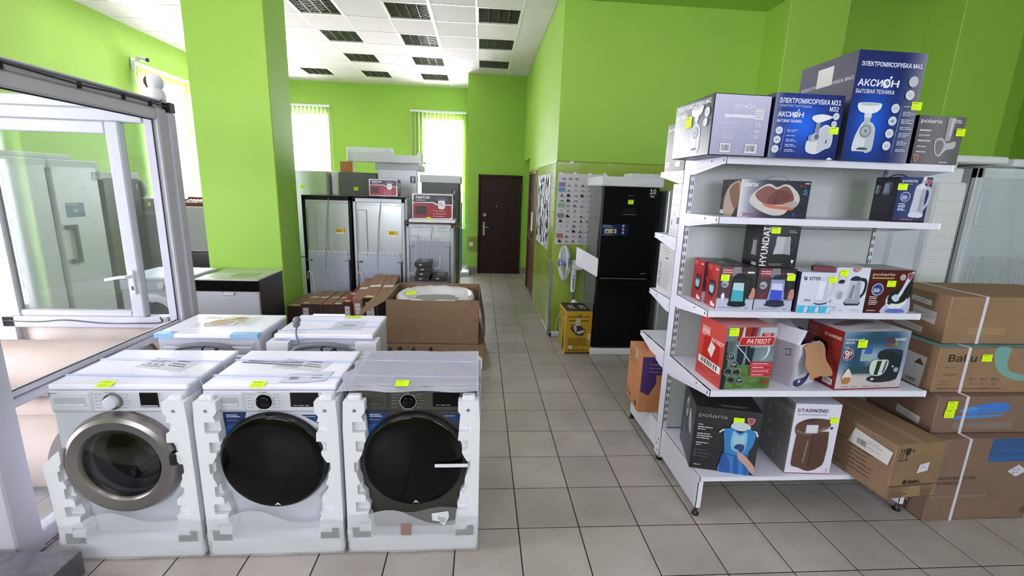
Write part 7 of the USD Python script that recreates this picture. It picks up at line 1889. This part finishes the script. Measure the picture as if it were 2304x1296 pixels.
put('motor_housing', [rb(-0.03, 0.1, -0.055, 0.055, 0.87, 0.99, 0.025, 3), rb(0.085, 0.13, -0.045, 0.045, 0.89, 0.975, 0.015, 2)], FANW, t, 40)
hd = (-0.13, 0.0, 0.95)
rings = []
for rr, xx in ((0.205, 0.0), (0.205, 0.012)):
    gg = np.linspace(0, 2 * np.pi, 61)
    rings.append(tube(np.c_[np.full(61, hd[0] + xx), hd[1] + rr * np.cos(gg), hd[2] + rr * np.sin(gg)], 0.005, 6))
put('grille_rim', rings, FANW, t, True)
gr = put('grille', [tube([(hd[0] - 0.055 * math.cos(f * 1.5), hd[1] + 0.205 * math.sin(f * math.pi / 2) * math.cos(a_), hd[2] + 0.205 * math.sin(f * math.pi / 2) * math.sin(a_)) for f in (0.18, 0.45, 0.75, 1.0)], 0.0012, 4) for a_ in np.linspace(0, 2 * np.pi, 60, endpoint=False)] + [tube([(hd[0] + 0.012 + 0.06 * math.cos(f * 1.5), hd[1] + 0.205 * math.sin(f * math.pi / 2) * math.cos(a_), hd[2] + 0.205 * math.sin(f * math.pi / 2) * math.sin(a_)) for f in (0.2, 0.5, 0.8, 1.0)], 0.0012, 4) for a_ in np.linspace(0, 2 * np.pi, 60, endpoint=False)], FANW, t, kind='stuff')
put('grille_badge', lathe([(0, 0.062), (0.03, 0.06), (0.036, 0.05)], 24, 'x', hd), mat('fan_blue', '#3a56b8', 0.3), t, 40)
put('hub', lathe([(0, 0.03), (0.03, 0.028), (0.038, 0.0), (0.036, -0.03), (0, -0.03)], 28, 'x', hd), mat('fan_blue', '#3a56b8', 0.3), t, 40)
for k in range(3):
    a0 = k * 2 * math.pi / 3 + 0.4
    def blade(u, v):
        rr = 0.03 + 0.15 * v
        ang = a0 + (u - 0.5) * (0.9 + 0.7 * v)
        return np.stack([hd[0] + 0.03 * (u - 0.5), hd[1] + rr * np.cos(ang), hd[2] + rr * np.sin(ang)], -1)
    put('blade', sheet(blade, 10, 8, 0.002), FANB, t, True)
put('power_cord', curve([(0.0, 0.04, 0.6), (0.03, 0.08, 0.4), (-0.1, 0.1, 0.35), (-0.16, 0.12, 0.1), (-0.12, 0.1, 0.02)], 0.004, 6), FANW, t, True)


def poster_shapes(a):
    """Chart of household goods: coloured headings and rows of small black pictures."""
    a.rect(0, 0, 1, 1, '#c9c9cd')
    r = random.Random(11)
    for k in range(3):
        a.ell(0.1 + 0.13 * k, 0.925, 0.018, 0.018, '#77777c'); a.ell(0.135 + 0.13 * k, 0.925, 0.025, 0.024, '#55555a'); a.ell(0.135 + 0.13 * k, 0.925, 0.014, 0.013, '#c9c9cd')
    rows = [('#8d6aa0', 0), ('#5f8cc0', 0), (None, 1), (None, 1), ('#7fae88', 0), (None, 0), ('#8d7568', 0), (None, 0), (None, 0), (None, 0), ('#b0585e', 0), (None, 0)]
    for i, (c, dark) in enumerate(rows):
        y = 0.84 - 0.072 * i
        a.line([(0.04, y - 0.03), (0.97, y - 0.03)], 0.0012, '#a9a9ae')
        for j in range(7):
            x = 0.09 + 0.137 * j
            if j == 0 and c:
                a.rect(x - 0.07, y - 0.022, x + 0.06, y + 0.036, c); continue
            q = r.random()
            ink = '#1c1c20' if q < (0.55 if dark else 0.3) else '#6d6d74' if q < 0.75 else '#a3a3aa'
            kind = r.randrange(4)
            if kind == 0:
                a.smooth([(x - 0.04, y - 0.012), (x - 0.02, y + 0.0), (x + 0.03, y + 0.002), (x + 0.05, y - 0.014), (x, y - 0.006)], ink)
            elif kind == 1:
                a.poly([(x - 0.04, y - 0.016), (x - 0.01, y - 0.004), (x - 0.008, y + 0.022), (x + 0.01, y + 0.022), (x + 0.012, y - 0.004), (x + 0.045, y - 0.016)], ink)
            elif kind == 2:
                a.smooth([(x - 0.03, y - 0.016), (x - 0.034, y + 0.006), (x - 0.008, y + 0.026), (x + 0.012, y + 0.008), (x + 0.034, y + 0.004), (x + 0.03, y - 0.016)], ink)
            else:
                a.poly([(x - 0.02, y - 0.014), (x, y + 0.02), (x + 0.02, y - 0.014)], ink); a.rect(x - 0.045, y - 0.018, x + 0.05, y - 0.012, ink)
    for i in range(1, 7):
        a.line([(0.0215 + 0.137 * i, 0.04), (0.0215 + 0.137 * i, 0.88)], 0.0008, '#b4b4b9')


def poster_scatter(a):
    a.rect(0, 0, 1, 1, '#c3c7d2')
    r = random.Random(5)
    for k in range(330):
        x, y = r.uniform(0.02, 0.98), r.uniform(0.02, 0.98)
        w, h = r.uniform(0.006, 0.022), r.uniform(0.012, 0.05)
        a.rect(x - w, y - h, min(x + w, 1), min(y + h, 1), r.choice(['#15161c', '#1c1f2a', '#23283a', '#3a4460', '#c6cad6', '#dcdee4', '#2a2e3a', '#454c60', '#d0d2d8']), True)
    for k in range(10):
        a.rect(0.46, 0.12 + 0.08 * k, 0.52, 0.15 + 0.08 * k, '#15161c')
    for x in (0.2, 0.62, 0.82):
        a.rect(x, 0.05, x + 0.012, 0.95, '#cfd2da')


t = thing('poster', 'white poster chart with coloured headings and small black pictures, left of the black refrigerator', 'poster', (0.912, 5.449, 1.156))
put('sheet', bx(0, 0.6, -0.0025, -0.0005, 0, 0.84), PAPER, t)
a = Art(0.6, 0.84); poster_shapes(a); a.on('poster_print', t, (0, -0.0026, 0), (1, 0, 0), (0, 0, 1))
for x, z in ((0.03, 0.83), (0.2, 0.835), (0.38, 0.83), (0.56, 0.835)):
    put('tape', bx(x - 0.02, x + 0.02, -0.005, -0.003, z - 0.012, z + 0.022), PAPER, t)
t = thing('poster', 'poster crowded with small dark pictures on the corridor wall beside the brown door', 'poster', (0.881, 7.06, 1.035), -90)
put('sheet', bx(0, 1.24, -0.0025, -0.0005, 0, 0.965), PAPER, t)
a = Art(1.24, 0.965); poster_scatter(a); a.on('poster_print', t, (0, -0.0026, 0), (1, 0, 0), (0, 0, 1), False)
t = thing('wall_hook', 'tiny white hook above the poster chart at the top of the wall tiles', 'hook', (1.045, 5.45, 2.1))
put('plate', rb(0, 0.045, -0.012, 0, 0, 0.04, 0.004), WHITE_PVC, t)
put('hook', curve([(0.022, -0.012, 0.03), (0.022, -0.025, 0.026), (0.022, -0.026, 0.01), (0.022, -0.018, 0.006)], 0.003, 6), WHITE_PVC, t, True)

# ---------------------------------------------------------------- the stack of big cardboard boxes on the right
CARD2 = mat('cardboard_pinkish', '#775d51', 0.75, vary=0.07, vscale=7.0, bump=(260.0, 0.12, 0.002))
CARD3 = mat('cardboard_light', '#8a6c52', 0.75, vary=0.07, vscale=7.0, bump=(260.0, 0.12, 0.002))


def strap_on(t, w, d, h, x):
    put('strap', [rb(x, x + 0.016, -0.004, 0.0, 0.0, h, 0.001), rb(x, x + 0.016, -0.004, d, h, h + 0.003, 0.001)], mat('white_strap', '#c9c9d2', 0.45), t)


def r4_front(a):
    a.rect(0.3, 0.72, 0.62, 1.0, '#2a4f86'); a.poly([(0.3, 0.72), (0.31, 0.78), (0.61, 0.8), (0.62, 0.74)], '#2f5a96'); a.lines(0.36, 0.58, (0.86,), 0.04, '#35588f', 3)
    a.poly([(0.44, 0.6), (0.5, 0.53), (0.56, 0.6), (0.5, 0.68)], '#c3c6d0'); a.lines(0.47, 0.53, (0.62, 0.58), 0.015, '#8a8f9c', 3)
    a.lines(0.01, 0.36, (0.535,), 0.035, '#5a473d', 3); a.lines(0.01, 0.26, (0.475,), 0.035, '#5a473d', 4); a.rect(0.0, 0.29, 0.35, 0.33, '#7d665a'); a.ell(0.62, 0.1, 0.03, 0.02, '#5a483e')


def side_labels(*ls):
    def fn(a):
        for x, y, w, h, sl in ls:
            a.poly([(x, y), (x + w, y - sl), (x + w, y + h - sl), (x, y + h)], '#c2c2bf'); a.lines(x + 0.02, x + w - 0.02, (y + h * 0.6 - sl / 2, y + h * 0.35 - sl / 2), 0.012, '#86868a', 3)
    return fn


t = carton('cardboard_box', 'biggest brown cardboard box with a blue tape patch, at the bottom of the right stack', (2.566, 2.084, 0), 1.6, (1.05, 0.5, 0.517), CARD2, {'front': r4_front, 'left': side_labels((0.45, 0.14, 0.35, 0.12, 0.03))}, group='big cardboard boxes stacked at the right', gloss=False)
for x in (0.165, 0.66):
    strap_on(t, 1.05, 0.5, 0.517, x)


def r3_front(a):
    a.smooth([(0.2, 0.52), (0.22, 0.74), (0.38, 0.84), (0.44, 0.8), (0.46, 0.62), (0.34, 0.55), (0.26, 0.52)], '#3a6fc4'); a.smooth([(0.12, 0.4), (0.14, 0.48), (0.3, 0.5), (0.42, 0.52), (0.4, 0.46), (0.22, 0.4)], '#3f7fc0'); a.smooth([(0.14, 0.6), (0.2, 0.72), (0.26, 0.7), (0.22, 0.6)], '#4a86c8')
    a.rect(0.12, 0.12, 0.5, 0.3, '#7b6a66')


t = carton('cardboard_box', 'brown cardboard box smeared with bright blue paint, third from the top of the right stack', (2.56, 2.15, 0.5205), 0.5, (0.98, 0.5, 0.222), CARD2, {'front': r3_front, 'left': side_labels((0.55, 0.12, 0.3, 0.2, 0.05), (0.3, 0.7, 0.25, 0.3, 0.08))}, group='big cardboard boxes stacked at the right', gloss=False, tags=(('front', 0.085, 0.78, 0.062, 0.05), ('front', 0.08, 0.55, 0.062, 0.05)))
strap_on(t, 0.98, 0.5, 0.222, 0.165)


def r2_front(a):
    a.text('Ballu', 0.06, 0.7, 0.235, 0.15, '#221d1c', True)
    a.smooth([(0.34, 1.0), (0.35, 0.7), (0.4, 0.45), (0.52, 0.28), (0.6, 0.3), (0.56, 0.4), (0.46, 0.5), (0.43, 0.7), (0.43, 1.0)], '#6f9a96')
    a.line([(0.56, 0.3), (0.66, 0.36), (0.8, 0.42), (0.98, 0.5)], 0.002, '#5a4a42'); a.line([(0.6, 0.56), (0.72, 0.64), (0.98, 0.7)], 0.002, '#5a4a42'); a.smooth([(0.56, 0.28), (0.6, 0.22), (0.9, 0.26), (0.98, 0.32), (0.8, 0.32)], '#7d685a')
    a.lines(0.05, 0.16, (0.58, 0.42, 0.4), 0.02, '#6a564a', 3); a.lines(0.03, 0.5, (0.1,), 0.02, '#5f4c42', 5); a.lines(0.03, 0.12, (0.26, 0.18), 0.02, '#6a564a', 4)
    for k in range(3):
        a.rect(0.22 + 0.07 * k, 0.28, 0.26 + 0.07 * k, 0.34, '#75604f'); a.rect(0.23 + 0.07 * k, 0.18, 0.25 + 0.07 * k, 0.22, '#75604f')
    a.lines(0.5, 0.58, (0.86, 0.8), 0.015, '#6a564a', 3)


def r2_left(a):
    a.poly([(0.12, 0.12), (0.12, 0.75), (0.88, 0.7), (0.86, 0.0)], '#c0bfc2'); a.poly([(0.74, 0.5), (0.8, 0.64), (0.86, 0.5)], '#5a3a1c')
    for k in range(9):
        a.lines(0.18, 0.68, (0.62 - 0.05 * k,), 0.012, '#96969c', k)
    a.barcode(0.66, 0.06, 0.82, 0.18, 3, '#c0bfc2')


t = carton('cardboard_box', 'brown cardboard box with black lettering and a teal swoosh, second from top of its stack', (2.555, 2.2, 0.745), 0.0, (0.98, 0.5, 0.267), CARD3, {'front': r2_front, 'left': r2_left, 'top': lambda a: a.rect(0, 0, 1, 1, '#5f8f8a')}, group='big cardboard boxes stacked at the right', gloss=False, tags=(('front', 0.29, 0.79, 0.062, 0.042),))
strap_on(t, 0.98, 0.5, 0.267, 0.165)


def r1_front(a):
    a.rect(0.6, 0.7, 1.0, 1.0, '#8f8f98'); a.rect(0.15, 0.2, 0.4, 0.36, '#95795a')


t = carton('cardboard_box', 'light brown cardboard box with a grey tape patch, topmost of the right stack', (2.62, 2.26, 1.0155), 0.0, (0.92, 0.42, 0.274), CARD3, {'front': r1_front, 'left': side_labels((0.45, 0.75, 0.3, 0.11, 0.04), (0.5, 0.4, 0.35, 0.26, 0.06), (0.25, 0.14, 0.45, 0.13, 0.05))}, group='big cardboard boxes stacked at the right', gloss=False)
strap_on(t, 0.92, 0.42, 0.274, 0.2)

# film wrapped appliances behind the stack
WRAP = glass_mat('bluish_film', (0.93, 0.95, 0.99), 0.3, '#f0f2fb', 0.15, 1.45, (6.0, 0.3, 0.01))
t = thing('wrapped_appliance', 'white film wrapped upright appliance with foam corners behind the cardboard stack', 'appliance', (2.98, 3.3, 0))
put('cabinet', rb(0.0, 0.72, 0.03, 0.6, 0.02, 2.06, 0.01), FR_WHITE, t)
put('foam_corner', [rb(-0.01, 0.09, 0.0, 0.07, 0.0, 2.0, 0.01)], FOAM, t)
put('foam_corner', [rb(0.2, 0.33, -0.03, 0.04, 0.0, 2.03, 0.01)], FOAM, t)
put('foam_corner', [rb(0.46, 0.7, -0.035, 0.05, 0.0, 1.95 , 0.012)] + [rb(0.47, 0.69, -0.0385, -0.03, 0.1 + 0.09 * k, 0.187 + 0.09 * k, 0.002) for k in range(20)], FOAM, t)
put('foam_cap', rb(0.13, 0.96, -0.06, 0.6, 2.09, 2.145, 0.012), FOAM, t)
put('foam_block', rb(0.16, 0.6, -0.02, 0.5, 2.05, 2.095, 0.008), FOAM, t)
put('packing_film', sheet(lambda u, v: np.stack([-0.02 + 0.48 * u, -0.045 - 0.012 * np.sin(9 * u + 17 * v) ** 2 + 0.01 * np.sin(40 * v), 0.1 + 1.9 * v], -1), 20, 60, 0), WRAP, t, True)
t = thing('refrigerator', 'film wrapped white refrigerator with a wire condenser back at the right edge', 'refrigerator', (3.80, 3.32, 0))
put('cabinet', [rb(0, 0.8, 0.03, 0.6, 0.02, 2.07, 0.008), rb(0, 0.06, 0, 0.05, 0.02, 2.07, 0.006), rb(0.74, 0.8, 0, 0.05, 0.02, 2.07, 0.006), rb(0, 0.8, 0, 0.05, 1.99, 2.07, 0.006)], FR_WHITE, t)
put('back_plate', [rb(0.06, 0.74, 0.012, 0.035, 0.02, 2.0, 0.004), rb(0.07, 0.17, -0.005, 0.03, 1.62, 1.9, 0.025, 3)], mat('bluish_back', '#bcc5d2', 0.35, 0.2), t)
for k in range(8):
    xa = 0.1 + 0.078 * k
    put('condenser_tube', tube([(xa, -0.01, 0.2), (xa, -0.01, 1.36), (xa + 0.012, -0.01, 1.385), (xa + 0.03, -0.01, 1.385), (xa + 0.042, -0.01, 1.36), (xa + 0.042, -0.01, 0.2)], 0.005, 6), mat('condenser_wire', '#7f8a96', 0.4), t)
put('packing_film', sheet(lambda u, v: np.stack([-0.02 + 0.84 * u, -0.035 - 0.015 * np.sin(11 * u + 5 * v) ** 2, 0.1 + 1.96 * v], -1), 40, 30, 0), WRAP, t, True)
put('film_top', sheet(lambda u, v: np.stack([-0.01 + 0.82 * u, -0.03 + 0.6 * v, 2.073 + 0.008 * np.sin(9 * u + 7 * v)], -1), 20, 14, 0), WRAP, t, True)
t = thing('foam_slab', 'white foam slab on top of the film wrapped refrigerator at the right edge', 'foam', (4.12, 3.35, 2.085))
put('slab', rb(0, 0.4, 0, 0.4, 0, 0.06, 0.01), FOAM, t)
